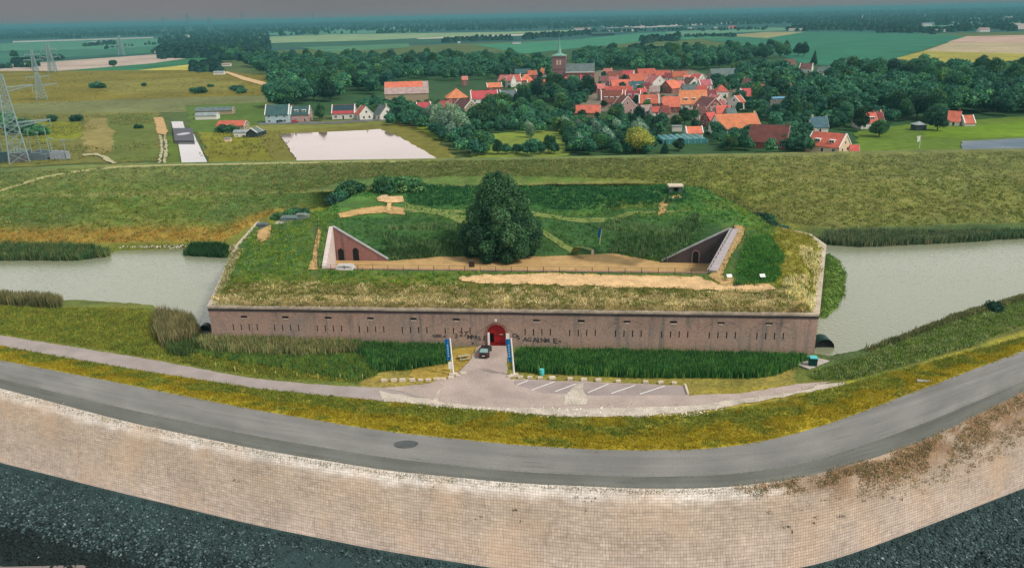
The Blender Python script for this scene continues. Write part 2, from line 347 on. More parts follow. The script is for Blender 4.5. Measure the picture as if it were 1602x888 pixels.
rK2 = rK.copy(); rK2[:, 1] += 5
rKb = rK2.copy(); rKb[:, 1] += 22; rKb[:, 2] = -1.2
def noise2(V, s, seed=0): return np.array([noise.noise(Vector((p[0] * s + seed, p[1] * s, seed * 0.7))) for p in V])
def loft(rows, subs):
    R = []
    for k in range(len(rows) - 1):
        for j in range(subs[k]): t = j / subs[k]; R.append(rows[k] * (1 - t) + rows[k + 1] * t)
    R.append(rows[-1]); return np.array(R)
def grid_faces(nr, nc):
    i = np.arange(nr - 1)[:, None] * nc + np.arange(nc - 1)[None, :]
    return np.stack([i, i + 1, i + 1 + nc, i + nc], -1).reshape(-1, 4)
def ribbon(name, rows, subs, m, amp=0.0, nsc=0.5, hard=(), colf=None, uv=False, kind='structure'):
    G = loft(rows, subs); nr, nc = G.shape[:2]
    V = G.reshape(-1, 3).copy()
    if amp:
        a = np.full((nr, nc), amp); a[0] = 0; a[-1] = 0
        s = 0
        for k in range(len(subs)):
            if k in hard: a[s:s + subs[k] + 1] = 0
            s += subs[k]
        V[:, 2] += a.ravel() * (noise2(V, nsc, 3) + 0.6 * noise2(V, nsc * 2.7, 9))
    cols = None
    tt = np.repeat(np.arange(nr), nc); xx = np.tile(X, nr)
    if colf: cols = colf(V, tt, xx, nr)
    uvs = None
    if uv:
        du = np.cumsum(np.r_[0, np.linalg.norm(np.diff(rA, axis=0), axis=1)])
        v = np.zeros((nr, nc)); v[1:] = np.cumsum(np.linalg.norm(np.diff(G, axis=0), axis=2), 0)
        uvs = np.stack([np.tile(du, nr), v.ravel()], 1)
    o = mesh_np(name, V, grid_faces(nr, nc), m, cols=cols, uvs=uvs, smooth=True)
    if kind: o['kind'] = kind
    return o
def mixc(a, b, t): t = np.clip(t, 0, 1)[:, None]; return np.array(a)[None] * (1 - t) + np.array(b)[None] * t
def blend(cols, b, t): t = np.clip(t, 0, 1)[:, None]; return cols * (1 - t) + np.array(b)[None] * t
def sm(x, a, b): t = np.clip((x - a) / (b - a), 0, 1); return t * t * (3 - 2 * t)

def col_pave(V, tt, xx, nr):
    t = tt / (nr - 1)
    c = mixc(C(206, 187, 171, .66), C(198, 179, 159, .66), t * 2)
    c = blend(c, C(224, 214, 202, .82), sm(t + .06 * noise2(V, .5, 15), .78, .9) * (1 - sm(xx, 1180, 1300)))
    nn = noise2(V, 0.35, 5)
    c = blend(c, C(150, 124, 98, .78), sm(nn + sm(xx, 1150, 1500) * 0.5, .1, .5) * sm(t, .45, .8) * sm(xx, 1100, 1350))
    return c
def col_rock(V, tt, xx, nr):
    t = tt / (nr - 1)
    return mixc(C(22, 34, 32, .8), C(46, 66, 66, .8), sm(t, .35, .75))
def col_verge(V, tt, xx, nr):
    t = tt / (nr - 1)
    c = mixc(C(164, 146, 30, .80), C(122, 124, 36, .80), sm(t + 0.5 * noise2(V, .2, 4), .15, .75))
    return blend(c, C(190, 172, 70, .8), sm(noise2(V, .5, 8), .25, .6) * .6)
ribbon('rock_slope', [rSea, rW, rE], [4, 14], ROCK, amp=0.35, nsc=0.9, colf=col_rock)
ribbon('paved_slope', [rE, rA], [16], PAVE, colf=col_pave, uv=True)
ribbon('road_shoulder', [rA, rS], [2], ASPH2, uv=True)
ribbon('road', [rS, rB], [4], ASPH, uv=True)
GB = []
ob = ribbon('grass_verge', [rB, rC], [10], GROUND, amp=0.22, nsc=0.6, colf=col_verge); GB.append(ob)
def col_ground(V, tt, xx, nr):
    y = V[:, 1]; n1 = noise2(V, 0.12, 2); n2 = noise2(V, 0.5, 6)
    c = mixc(C(150, 142, 44, .86), C(114, 126, 46, .86), sm(n1, -.3, .4))
    # left bank grass
    L = sm(xx, 330, 200)
    row_i = tt
    c = blend(c, C(98, 110, 46, .8), (row_i > 3) * 0.7)
    c = blend(c, C(92, 100, 44, .8), sm(xx, 1230, 1330) * (row_i > 1) * .9)
    c = blend(c, C(66, 92, 44, .8), sm(xx, 1230, 1330) * (row_i > 5) * .8)
    c = blend(c, C(172, 148, 72, .8), ((xx > 560) & (xx < 1240) & (row_i < 9)) * (0.5 + .4 * n1))
    # wet bottom
    c = blend(c, C(60, 70, 50, .6), V[:, 2] < -2.5)
    # dike front slope
    d = (V[:, 1] > 188) & (row_i >= ROW_T)
    h = V[:, 2]
    dc = mixc(C(100, 116, 42, .82), C(86, 118, 44, .82), sm(n1, -.3, .3))
    dc = blend(dc, C(112, 120, 68, .82), sm(h, 5, 7.5) * (.55 + .5 * n1))
    dc = blend(dc, C(134, 134, 66, .82), sm(n2, .1, .5) * .7)
    n3 = noise2(V, 0.022, 12)
    dc = blend(dc, C(84, 108, 40, .8), sm(n1, .15, .45) * .6)
    dc = blend(dc, C(138, 124, 48, .82), sm(n3, .0, .35) * .35)
    dc = blend(dc, C(70, 100, 50, .82), sm(-n3, .05, .4) * .6)
    dc = blend(dc, C(158, 126, 50, .82), sm(h, 1.8, .2) * sm(xx, 520, 380) * (.75 + .5 * n2))
    dc = blend(dc, C(120, 118, 60, .82), sm(xx, 1100, 1250) * .65)
    dc = blend(dc, C(136, 134, 78, .82), np.exp(-((h - 4.9) / .22) ** 2) * .8)
    c = np.where(d[:, None], dc, c)
    return c
ROWS = [rC, rD, rD2, rN, rNb, rMid, rFb, rF, rT, rM, rK, rK2, rKb]; SUBS = [4, 6, 5, 2, 3, 3, 2, 4, 16, 16, 2, 5]
ROW_T = sum(SUBS[:8]) + 1
ob = ribbon('ground', ROWS, SUBS, GROUND, amp=0.32, nsc=0.45, hard=(0, 1, 10), colf=col_ground); GB.append(ob)

# polder: flat land behind the dike out to the horizon
def sheet(name, pts, m, col=None, kind='structure', jit=0.0, seg=None):
    P = [np.array(p, float) for p in pts]
    if seg:
        Q = []
        for k in range(len(P)):
            a, b = P[k], P[(k + 1) % len(P)]; n = max(1, int(np.linalg.norm(b - a) / seg))
            for j in range(n):
                q = a + (b - a) * j / n
                if jit: q = q + np.array([noise.noise(Vector(q) * 0.6), noise.noise(Vector(q) * 0.6 + Vector((9, 9, 9))), 0]) * jit
                Q.append(q)
        P = Q
    r = delaunay_2d_cdt([Vector(p[:2]) for p in P], [], [list(range(len(P)))], 1, 1e-6)
    zs = P[0][2]
    V = np.array([(v[0], v[1], zs) for v in r[0]])
    if len(P[0]) > 2 and max(p[2] for p in P) - min(p[2] for p in P) > 1e-4:
        src = r[3]; V[:, 2] = [P[s[0]][2] if s else zs for s in src]
    Fc = [f for f in r[2]]
    me = bpy.data.meshes.new(name); me.from_pydata([tuple(v) for v in V], [], [tuple(f) for f in Fc]); me.materials.append(m)
    if col is not None:
        a = me.color_attributes.new('col', 'FLOAT_COLOR', 'POINT')
        for d in a.data: d.color = (*col, 1)
    me.update()
    o = link(bpy.data.objects.new(name, me))
    if kind: o['kind'] = kind
    return o
PZ = -1.0
sheet('polder', [(-16000, 284, PZ), (16000, 284, PZ), (44000, 44000, PZ), (-44000, 44000, PZ)], FIELD, C(84, 100, 52, .8))
def field(pix, rgb, k=0.8, lvl=1, name='field', m=None, **kw):
    if m is not FIELD and m is None and min(p[1] for p in pix) > 105: kw.update(jit=3.0, seg=5)
    elif name.startswith('sandy'): kw.update(jit=1.2, seg=2)
    elif 'water' in name and 'canal' not in name: kw.update(jit=1.0, seg=3)
    return sheet(name, [g(a, b, PZ + 0.05 * lvl) for a, b in pix], m or FIELD, C(*rgb, k), **kw)
# far belt (teal-green crops and dark hedged land)
field([(-500, 95), (400, 80), (900, 62), (1700, 48), (2100, 60), (2100, -1.2), (1300, 16.2), (801, 27.1), (300, 38), (-500, 55.5)], (40, 84, 80), lvl=1, m=FIELD)
for fi, (pix, rgb) in enumerate((
    ([(735, 245), (700, 180), (620, 185), (430, 176), (420, 110), (380, 92), (600, 88), (900, 76), (1260, 74), (1300, 105), (1750, 100), (1750, 184), (1340, 206), (1340, 250)], (56, 86, 50)),
    ([(880, 128), (940, 110), (1080, 108), (1150, 135), (1140, 180), (1100, 190), (1000, 178), (900, 172)], (128, 116, 100)),
    ([(-200, 115), (0, 111), (330, 109), (432, 120), (430, 148), (180, 158), (0, 166), (-200, 172)], (122, 112, 36)),
    ([(-200, 172), (60, 160), (300, 152), (430, 149), (430, 172), (250, 176), (-200, 190)], (116, 120, 74)),
    ([(130, 128), (300, 122), (380, 128), (360, 142), (180, 148)], (128, 122, 52)),
    ([(-80, 112), (-60, 104), (120, 92), (245, 84), (332, 86), (240, 99), (95, 111), (0, 111)], (186, 166, 150)),
    ([(95, 111), (240, 99), (332, 87), (322, 98), (215, 110)], (50, 112, 76)),
    ([(215, 110), (298, 101), (296, 109.5)], (188, 178, 84)),
    ([(-200, 92), (0, 82), (120, 76), (250, 70), (262, 82), (120, 92), (-60, 104), (-200, 110)], (58, 112, 88)),
    ([(0, 68), (250, 60), (300, 66), (200, 76), (0, 80)], (78, 132, 104)),
    ([(20, 64.5), (240, 58), (240, 59.8), (20, 67)], (170, 176, 160)),
    ([(-20, 100), (80, 92), (120, 88), (250, 82), (262, 84), (60, 98), (0, 103)], (44, 90, 76)),
    ([(0, 178), (250, 175), (255, 250), (0, 262)], (112, 112, 54)),
    ([(40, 192), (120, 190), (135, 205), (120, 219), (60, 221)], (124, 130, 32)),
    ([(140, 186), (190, 182), (180, 235), (135, 245), (128, 205)], (146, 134, 78)),
    ([(165, 180), (238, 178), (252, 252), (172, 250), (178, 215)], (100, 112, 50)),
    ([(262, 212), (290, 212), (330, 270), (262, 270)], (94, 112, 40)),
    ([(312, 205), (440, 207), (490, 270), (330, 270)], (124, 124, 38)),
    ([(290, 165), (415, 160), (420, 205), (300, 207)], (88, 112, 44)),
    ([(380, 59), (520, 54), (660, 52), (800, 50), (900, 47), (900, 49), (720, 57), (560, 64), (400, 68)], (138, 160, 116)),
    ([(650, 60), (800, 54), (1000, 46), (1000, 48.5), (800, 56.5), (660, 62)], (196, 190, 170)),
    ([(480, 46), (660, 44), (650, 51), (440, 55), (400, 54)], (86, 138, 112)),
    ([(410, 68), (700, 60), (720, 64), (560, 72), (420, 76)], (50, 92, 70)),
    ([(470, 74), (570, 71), (640, 68), (640, 74), (520, 82)], (78, 124, 90)),
    ([(740, 70), (870, 64), (900, 62), (1000, 52), (1110, 48), (1180, 56), (1000, 66), (820, 84)], (62, 128, 96)),
    ([(940, 42), (1100, 33), (1190, 28), (1195, 31), (1100, 38), (950, 44)], (176, 170, 158)),
    ([(960, 41), (1170, 31), (1190, 35), (1000, 44)], (186, 176, 168)),
    ([(1100, 62), (1180, 56), (1210, 50), (1300, 50), (1480, 54), (1512, 57), (1400, 92), (1300, 104), (1260, 100), (1180, 74)], (46, 112, 84)),
    ([(1130, 56), (1200, 50), (1260, 50), (1200, 60)], (150, 146, 100)),
    ([(1040, 50), (1210, 43), (1280, 46), (1180, 50), (1050, 56)], (96, 140, 110)),
    ([(1400, 92), (1440, 82), (1512, 57), (1602, 55), (1800, 52), (1850, 95), (1602, 92), (1480, 98)], (176, 160, 126)),
    ([(1445, 80), (1602, 84), (1800, 84), (1850, 99), (1602, 96), (1450, 100), (1402, 91)], (158, 150, 66)),
    ([(1512, 57), (1602, 55), (1800, 52), (1800, 66), (1602, 67), (1482, 66)], (190, 158, 140)),
    ([(1230, 40), (1602, 30), (1850, 26), (1850, 40), (1400, 42), (1230, 44)], (84, 122, 104)),
    ([(1340, 24), (1460, 25), (1420, 31), (1345, 31)], (196, 178, 160)),
    ([(1560, 37), (1850, 33), (1850, 46), (1545, 46)], (176, 160, 150)),
    ([(640, 186), (672, 184), (700, 200), (705, 222), (670, 214)], (118, 134, 40)),
    ([(735, 214), (800, 206), (880, 203), (900, 222), (890, 244), (740, 250), (735, 232)], (126, 142, 58)),
    ([(560, 196), (640, 190), (720, 250), (690, 262), (660, 240)], (128, 128, 54)),
    ([(1340, 205), (1420, 195), (1602, 182), (1850, 175), (1850, 260), (1340, 260)], (98, 122, 40)),
    ([(1440, 205), (1540, 196), (1602, 190), (1850, 182), (1850, 206), (1500, 216), (1450, 214)], (106, 136, 30)),
    ([(520, 188), (640, 186), (640, 194), (470, 202), (440, 206), (380, 200), (420, 192)], (126, 128, 60)),
)): field(pix, rgb, lvl=1.2 + fi * 0.12)
field([(405, 191), (520, 190), (640, 184), (642, 186), (520, 193.5), (405, 195)], (120, 122, 118), lvl=9, name='village_lane')
field([(348, 112), (356, 112), (385, 121), (420, 130), (424, 134), (414, 138), (410, 133), (380, 125)], (220, 204, 180), lvl=9, name='sandy_track', m=SANDP)
TRACK = mat('pale_track_sand', C(190, 182, 140, .7), fine=(1, .25))
field([(240, 184), (255, 183), (262, 206), (258, 211), (246, 208)], (200, 170, 100), lvl=9, name='sandy_patch', m=SAND)
field([(249, 211), (252, 211), (256, 232), (252, 255), (248, 255), (251, 232)], (200, 190, 150), lvl=10, name='sandy_track', m=TRACK)
field([(256, 211), (259, 211), (263, 232), (259, 255), (255, 255), (258, 232)], (200, 190, 150), lvl=10, name='sandy_track', m=TRACK)
field([(130, 241), (150, 239), (168, 245), (182, 255), (176, 256), (160, 247), (148, 242), (130, 244)], (200, 190, 150), lvl=10, name='sandy_track', m=TRACK)
field([(400, 205), (545, 198), (640, 192), (700, 232), (720, 270), (440, 270)], (120, 116, 50), lvl=7, name='pond_bank')
POND = water('pond_water', C(150, 126, 112, .7), 0.06, 1.42, 0.006, 0.5)
CANAL = water('canal_water', C(140, 140, 140, .7), 0.1, 1.5, 0.006, 0.5)
field([(437, 210), (476, 207.5), (545, 205), (594, 202), (622, 212), (683, 247), (720, 268), (470, 268), (462, 247)], (0, 0, 0), lvl=13, name='pond_water', m=POND)
field([(268, 190), (286, 190), (290, 204), (271, 204)], (0, 0, 0), lvl=13, name='canal_water', m=CANAL)
field([(275, 203), (300, 203), (332, 270), (287, 270)], (0, 0, 0), lvl=13, name='canal_water', m=CANAL)
field([(1504, 221), (1602, 216), (1850, 208), (1850, 260), (1504, 260)], (0, 0, 0), lvl=13, name='lake_water', m=water('lake_water', C(90, 116, 132, .6), 0.25, 1.2, 0.02, .5, spec=.2))

# moat and sea
MOAT = water('moat_water', C(150, 154, 126, .70), 0.10, 1.6, 0.09, 1.3, (1, 1.4, 1))
sheet('moat_water', [(-260, 112, MW), (260, 100, MW), (260, 205, MW), (-260, 212, MW)], MOAT)
sheet('sea_water', [(-300, -200, -4.42), (300, -200, -4.42), (300, 74, -4.42), (-60, 74, -4.42), (-300, 130, -4.42)], water('sea_water', C(150, 135, 125, .6), 0.12, 1.5, 0.03, 1.5))

# paths and hard standing around the gate (sheets a little above the ground)
EDGES = []
def on_ground(name, pix, m, lvl, z=GZ, jit=0.25, seg=1.2):
    if name in ('path', 'plaza', 'gravel_strip', 'worn_grass'): EDGES.append([g(a, b, z) for a, b in pix])
    return sheet(name, [g(a, b, z + 0.015 * lvl + .06) for a, b in pix], m, jit=jit, seg=seg)
on_ground('path', [(-300, 478), (0, 524), (200, 556), (400, 592), (520, 603), (600, 606), (690, 604), (690, 636), (600, 627), (400, 607), (200, 576), (0, 541), (-300, 492)], PATHG, 1)
on_ground('gravel_strip', [(590, 612), (720, 630), (900, 634), (1080, 632), (1240, 612), (1290, 600), (1320, 597), (1325, 600), (1290, 608), (1200, 624), (1110, 640), (1000, 651), (900, 652), (780, 643), (600, 627)], GRAVEL, 2, jit=0.6)
on_ground('plaza', [(600, 606), (660, 601), (700, 592), (722, 578), (738, 560), (748, 540), (795, 541), (794, 560), (793, 586), (800, 592), (1070, 603), (1078, 618), (1160, 614), (1250, 600), (1300, 596), (1240, 613), (1080, 634), (920, 638), (760, 636), (690, 628)], PLAZA, 3, jit=0.3)
PARK = mat('parking_clinker', C(166, 152, 146, .76), var=0.12, scale=0.3, fine=(4, .14))
on_ground('parking_bays', [(806, 594), (1068, 603.5), (1074, 617), (930, 618), (850, 614), (803, 600)], PARK, 4, jit=0.08)
on_ground('worn_grass', [(688, 600), (660, 596), (640, 588), (645, 578), (690, 566), (712, 545), (746, 541), (738, 558), (722, 577), (704, 592)], mat('worn_grass', C(168, 142, 62, .8), var=.2, scale=.4, fine=(2, .25)), 1, jit=.3)
on_ground('white_ground_marks', [(686, 609), (690, 609), (684, 630), (676, 630)], GRAVEL, 6, jit=.3)
on_ground('white_ground_marks', [(893, 613), (905, 599), (917, 599), (912, 612), (922, 622), (920, 634), (880, 634), (884, 620)], GRAVEL, 6, jit=.8)
for a, b in (((808.8, 601.5), (826, 595)), ((831, 610), (867.6, 596.5)), ((868.6, 612), (901, 600)), ((919.7, 613.5), (952, 600)), ((956, 615), (994, 602)), ((1001, 616), (1040.5, 603)), ((1072, 603), (1077, 617))):
    p, q = g(*a, GZ + .15), g(*b, GZ + .15); d = (q - p) / np.linalg.norm(q - p); nn = np.array([-d[1], d[0], 0]) * 0.09
    sheet('parking_line', [p - nn, q - nn, q + nn, p + nn], WHITE)
# track on top of the dike
tr = [(-250, 318), (-60, 292), (0, 280), (60, 270), (120, 263.5), (180, 259.5), (260, 257), (420, 254.2), (640, 251)]
trl = [g(a, b - .7, 9.32) for a, b in tr]; trr = [g(a, b + .9, 9.32) for a, b in tr]
# keep the track on the dike surface
# slope foot in the far water, left: pale rubble

BV = []
def make_bvh(o):
    me = o.data; return BVHTree.FromPolygons([v.co for v in me.vertices], [tuple(p.vertices) for p in me.polygons])
for o in GB: BV.append(make_bvh(o))
def ground_z(x, y, default=GZ):
    best = None
    for b in BV:
        h = b.ray_cast(Vector((x, y, 60)), Vector((0, 0, -1)))
        if h[0] is not None and (best is None or h[0].z > best): best = h[0].z
    return default if best is None else best
Vt = []
for a, b in zip(trl, trr):
    a[2] = ground_z(a[0], a[1], 9) + .12; b[2] = ground_z(b[0], b[1], 9) + .12; Vt += [a, b]
n = len(trl); mesh_np('dike_track', Vt, [(2 * i, 2 * i + 2, 2 * i + 3, 2 * i + 1) for i in range(n - 1)], mat('pale_track', C(168, 164, 110, .8), fine=(3, .2)))['kind'] = 'structure'
# elliptical dark repair patch on the road
c0 = g(635, 694.5, 1.012); rx = mpp(635, 694) * 19
P = [(c0[0] + rx * math.cos(t) * (1 + .04 * math.sin(5 * t)), c0[1] + rx * .62 * math.sin(t), 1.012) for t in np.linspace(0, 2 * math.pi, 28)[:-1]]
tag(sheet('asphalt_patch', P, mat('dark_asphalt', C(84, 88, 88, .8), fine=(6, .1)), kind=None), 'oval patch of dark asphalt in the middle of the curved road', 'asphalt patch')

# ------------------------------------------------------------------ the fort
fort = tag(empty('fort', g(800, 485, -0.9)), 'low brick fort with a red arched gate and a grassed roof beside the moat', 'fort')
FO = np.array(fort.location)
bpy.context.view_layer.update()
def fb(mb, name, m, parent=None, smooth=False):              # build in world coordinates, parent under the fort
    o = mb.build(name, m, parent or fort, smooth); 
    if parent is None: o.matrix_parent_inverse = fort.matrix_world.inverted()
    return o
def unit(v): v = np.array(v, float); return v / np.linalg.norm(v)
ZT = 6.0
PL, PR = g(325, 479, ZT), g(1281, 491, ZT)
P3, P4, P5 = g(1292, 383, ZT), g(1268, 366, ZT), g(1215, 355, ZT)
PB = g(368, 385, ZT); PC = g(402, 347, ZT)
eS = unit(np.r_[(PR - PL)[:2], 0]); eN = np.array([eS[1], -eS[0], 0])       # along the front wall / outwards, to the viewer
LW = float(np.dot(PR - PL, eS))
def W(s, z, o=0.0): p = PL + eS * s + eN * o; return (p[0], p[1], z)
def wall_sz(px, py): p = rayplane(px, py, PL, eN); return float(np.dot(p - PL, eS)), float(p[2])
# openings
slits = []; vents = []
for i, vx in enumerate((381.7, 446.4, 513.3, 579.3, 646.6, 713.9, 839.2, 909.3, 980.9, 1053.7, 1128, 1202.8)):
    fy = (vx - 325) / 947 * 19
    s, z = wall_sz(vx, 494.6 + fy * 0.62); vents.append((s, z))
    for k in range(4):
        s2, z2 = wall_sz(vx + 2 + (k - 1.5) * 12.3 * (1 + (vx - 325) / 947 * .13), 510.5 + fy * 0.85); slits.append((s2, z2))
gs0, _ = wall_sz(763.0, 530); gs1, gz0 = wall_sz(791.2, 535.5); gx, gtop = wall_sz(777, 507.5)
gc = (gs0 + gs1) / 2; gr = (gs1 - gs0) / 2; gsp = gtop - gr; G0 = GZ - 0.05
holes = [(s - .09, s + .09, z - .62, z + .62) for s, z in slits] + [(s - .6, s + .6, z - .2, z + .2) for s, z in vents]
holes.append((gs0, gs1, -3.2, gtop))
zc = sorted({-3.2, ZT - .35, gtop, G0, *[round(h[2], 3) for h in holes], *[round(h[3], 3) for h in holes]})
mb = MB()
cols_ = sorted(holes, key=lambda h: h[0])
# cut into vertical strips; within each strip the holes that cover it
xs = sorted({0.0, LW, *[h[0] for h in holes], *[h[1] for h in holes]})
for a, b in zip(xs[:-1], xs[1:]):
    if b - a < 1e-5: continue
    m_ = (a + b) / 2; hs = sorted([(h[2], h[3]) for h in holes if h[0] < m_ < h[1]]); z = -3.2
    for h0, h1 in hs:
        if h0 > z + 1e-4: mb.face([W(a, z), W(b, z), W(b, h0), W(a, h0)])
        z = max(z, h1)
    mb.face([W(a, z), W(b, z), W(b, ZT - .35), W(a, ZT - .35)])
N = 16                                                       # spandrels of the gate arch
arc = [(gc - gr * math.cos(math.pi * k / N), gsp + gr * math.sin(math.pi * k / N)) for k in range(N + 1)]
for k in range(N):
    (xa, za), (xb, zb) = arc[k], arc[k + 1]
    mb.face([W(xa, za), W(xb, zb), W(xb, gtop), W(xa, gtop)])
fb(mb, 'front_wall', BRICK)
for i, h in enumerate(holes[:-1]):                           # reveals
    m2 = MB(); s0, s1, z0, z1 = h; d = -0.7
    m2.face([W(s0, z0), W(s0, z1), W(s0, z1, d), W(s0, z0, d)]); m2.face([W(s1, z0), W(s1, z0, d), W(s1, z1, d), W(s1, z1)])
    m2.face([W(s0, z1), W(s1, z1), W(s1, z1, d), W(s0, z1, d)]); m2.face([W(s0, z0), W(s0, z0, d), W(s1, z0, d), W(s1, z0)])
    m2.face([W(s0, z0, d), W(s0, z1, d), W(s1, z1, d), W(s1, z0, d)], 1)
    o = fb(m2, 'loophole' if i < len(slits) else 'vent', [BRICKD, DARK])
for i, (s, z) in enumerate(vents):                           # worn pale sills under the vents
    m2 = MB(); wv = .45 + .12 * math.sin(i * 2.3); m2.box(s - wv, s + wv, 0, .05, z - .42, z - .21, T=lambda q: W(q[0], q[2], q[1])); fb(m2, 'vent_sill', STONE)
# arch ring, jambs, gate
m2 = MB()
for k in range(N):
    a0, a1 = math.pi * k / N, math.pi * (k + 1) / N
    for r0, r1, o in ((gr, gr + .45, .06),):
        p = [(gc - r * math.cos(t), gsp + r * math.sin(t)) for r, t in ((r0, a0), (r0, a1), (r1, a1), (r1, a0))]
        m2.face([W(*q, o) for q in p]); m2.face([W(*p[2], o), W(*p[3], o), W(*p[3], 0), W(*p[2], 0)]); m2.face([W(*p[0], o), W(*p[1], o), W(*p[1], -.6), W(*p[0], -.6)])
for s0, s1 in ((gs0 - .45, gs0), (gs1, gs1 + .45)): m2.box(s0, s1, -.6 if 0 else 0, .06, -3, gsp, T=lambda q: W(q[0], q[2], q[1]))
for s0 in (gs0, gs1): m2.face([W(s0, -3, .06), W(s0, gsp, .06), W(s0, gsp, -.6), W(s0, -3, -.6)])
fb(m2, 'gate_arch', brick_wall('arch_brick', C(160, 112, 100, .8), C(150, 108, 98, .8), C(140, 100, 92, .8)))
gate = empty('gate', W(gc, G0)); gate.parent = fort; gate.matrix_parent_inverse = fort.matrix_world.inverted()
wo0, wo1 = wall_sz(765.5, 524)[0], wall_sz(772.3, 524)[0]; wz0, wz1 = G0 + .55, G0 + 2.35
m2 = MB(); poly = [(gs0, G0)] + arc + [(gs1, G0)]
def inarch(s): return gsp + math.sqrt(max(0, gr * gr - (s - gc) ** 2))
npl = 18; dd = -.45
for k in range(npl):                                         # planks, leaving the open wicket
    a = gs0 + (gs1 - gs0) * k / npl; b = gs0 + (gs1 - gs0) * (k + 1) / npl; mm = (a + b) / 2; off = dd + .03 * (k % 2)
    segs = [(G0 - 1, wz0), (wz1, None)] if wo0 < mm < wo1 else [(G0 - 1, None)]
    for z0, z1 in segs:
        za, zb = (z1, z1) if z1 else (inarch(a), inarch(b))
        if min(za, zb) < z0: za = max(za, z0); zb = max(zb, z0)
        m2.face([W(a, z0, off), W(b, z0, off), W(b, zb, off), W(a, za, off)])
def fbp(mb, name, m, parent):
    o = mb.build(name, m, parent); o.matrix_parent_inverse = (fort.matrix_world @ parent.matrix_local).inverted() if 0 else Matrix.Translation(-Vector(W(gc, G0))); return o
fbp(m2, 'door_leaf', RED, gate)
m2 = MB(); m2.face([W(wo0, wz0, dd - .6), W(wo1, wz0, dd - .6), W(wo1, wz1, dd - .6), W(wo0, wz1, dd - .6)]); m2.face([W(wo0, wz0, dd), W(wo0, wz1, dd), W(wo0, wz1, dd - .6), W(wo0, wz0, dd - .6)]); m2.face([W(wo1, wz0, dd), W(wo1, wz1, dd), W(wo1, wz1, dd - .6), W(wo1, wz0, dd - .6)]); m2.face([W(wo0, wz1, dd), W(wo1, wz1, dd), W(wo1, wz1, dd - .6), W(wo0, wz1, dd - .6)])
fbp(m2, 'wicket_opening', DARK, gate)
m2 = MB(); m2.box(gs0 + .04, gs0 + .32, dd + .1, .35, G0 + .2, G0 + 2.5, T=lambda q: W(q[0], q[2], q[1])); fbp(m2, 'open_door', WHITE, gate)
DRED = mat('dark_red_paint', C(140, 16, 18, .8), var=.1)
for z in (G0 + .5, G0 + 1.9): m2 = MB(); m2.box(wo1 + .1, gs1 - .08, dd + .04, dd + .1, z, z + .14, T=lambda q: W(q[0], q[2], q[1])); fbp(m2, 'door_brace', DRED, gate)
m2 = MB(); m2.box(gc + .5, gc + 1.15, dd + .04, dd + .08, G0 + 2.05, G0 + 2.2, T=lambda q: W(q[0], q[2], q[1])); fbp(m2, 'door_plate', STONE, gate)
# lamp above the gate
ls, lz = wall_sz(776, 500.5); m2 = MB()
m2.tube(W(ls, lz - .5, .02), W(ls, lz - .5, .5), .05); m2.tube(W(ls, lz - .55, .45), W(ls, lz - .15, .45), .05); lp = fb(m2, 'wall_lamp', FENCE)
m2 = MB(); m2.tube(W(ls, lz - .15, .45), W(ls, lz + .28, .45), .13, .24, 10); o = m2.build('lamp_shade', WHITE, lp)
# notice boards beside the gate
m2 = MB(); s, z = wall_sz(794.3, 527); m2.box(s - .3, s + .3, .04, .12, z - .55, z + .75, T=lambda q: W(q[0], q[2], q[1])); fb(m2, 'notice_board', WHITE)
# shallow segmental relieving arches visible in the brickwork
SOLD = brick_wall('soldier_course_brick', C(158, 130, 118, .78), C(146, 130, 120, .78), C(124, 114, 108, .78))
for px in (716, 777, 839, 981, 1128, 1203):
    rel = MB(); s, z = wall_sz(px, 540); R_ = 4.3 if px != 777 else 3.2; zb = 0.2
    hc = .12 if px == 777 else .22
    for k in range(14):
        a0, a1 = math.pi * (hc + (1 - 2 * hc) * k / 14), math.pi * (hc + (1 - 2 * hc) * (k + 1) / 14)
        p = [(s - r * math.cos(t), zb + r * math.sin(t) * (.95)) for r, t in ((R_, a0), (R_, a1), (R_ + .12, a1), (R_ + .12, a0))]
        rel.face([W(q[0], min(q[1], ZT - .95), .012) for q in p])
    fb(rel, 'relieving_arch', SOLD)
# copings and the other walls
def wallseg(A, B, name, z0=-4.5, zt=ZT - .35, m=BRICK):
    mb = MB(); mb.face([(A[0], A[1], z0), (B[0], B[1], z0), (B[0], B[1], zt), (A[0], A[1], zt)]); return fb(mb, name, m)
OUT = [PL, PR, P3, P4, P5]
for a, b in ((PR, P3), (P3, P4), (P4, P5)): wallseg(a, b, 'side_wall')
wallseg(PC, PB, 'side_wall'); wallseg(PB, PL, 'side_wall')
COPM = mat('coping_stone', C(196, 180, 160, .8), var=.2, scale=.6, fine=(4, .2), bump=.03)
def coping(A, B, name='coping', w_in=.7, h=.38, m=None):
    A = np.array(A); B = np.array(B); e = unit(np.r_[(B - A)[:2], 0]); n_ = np.array([e[1], -e[0], 0]); L_ = np.linalg.norm((B - A)[:2]); mb = MB(); k = max(1, int(L_ / 1.6))
    for i in range(k):
        s0 = L_ * i / k + .012; s1 = L_ * (i + 1) / k - .012; j = .02 * math.sin(i * 7.1)
        mb.box(s0, s1, -.14, w_in, ZT - .36 + j, ZT + .02 + j, T=lambda q: tuple(A[:2] + e[:2] * q[0] - n_[:2] * q[1]) + (q[2],))
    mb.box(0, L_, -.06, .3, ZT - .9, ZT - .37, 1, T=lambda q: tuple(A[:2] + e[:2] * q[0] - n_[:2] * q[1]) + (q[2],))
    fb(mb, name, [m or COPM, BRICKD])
coping(PL, PR); coping(PR, P3); coping(P3, P4); coping(P4, P5); coping(PC, PB); coping(PB, PL)
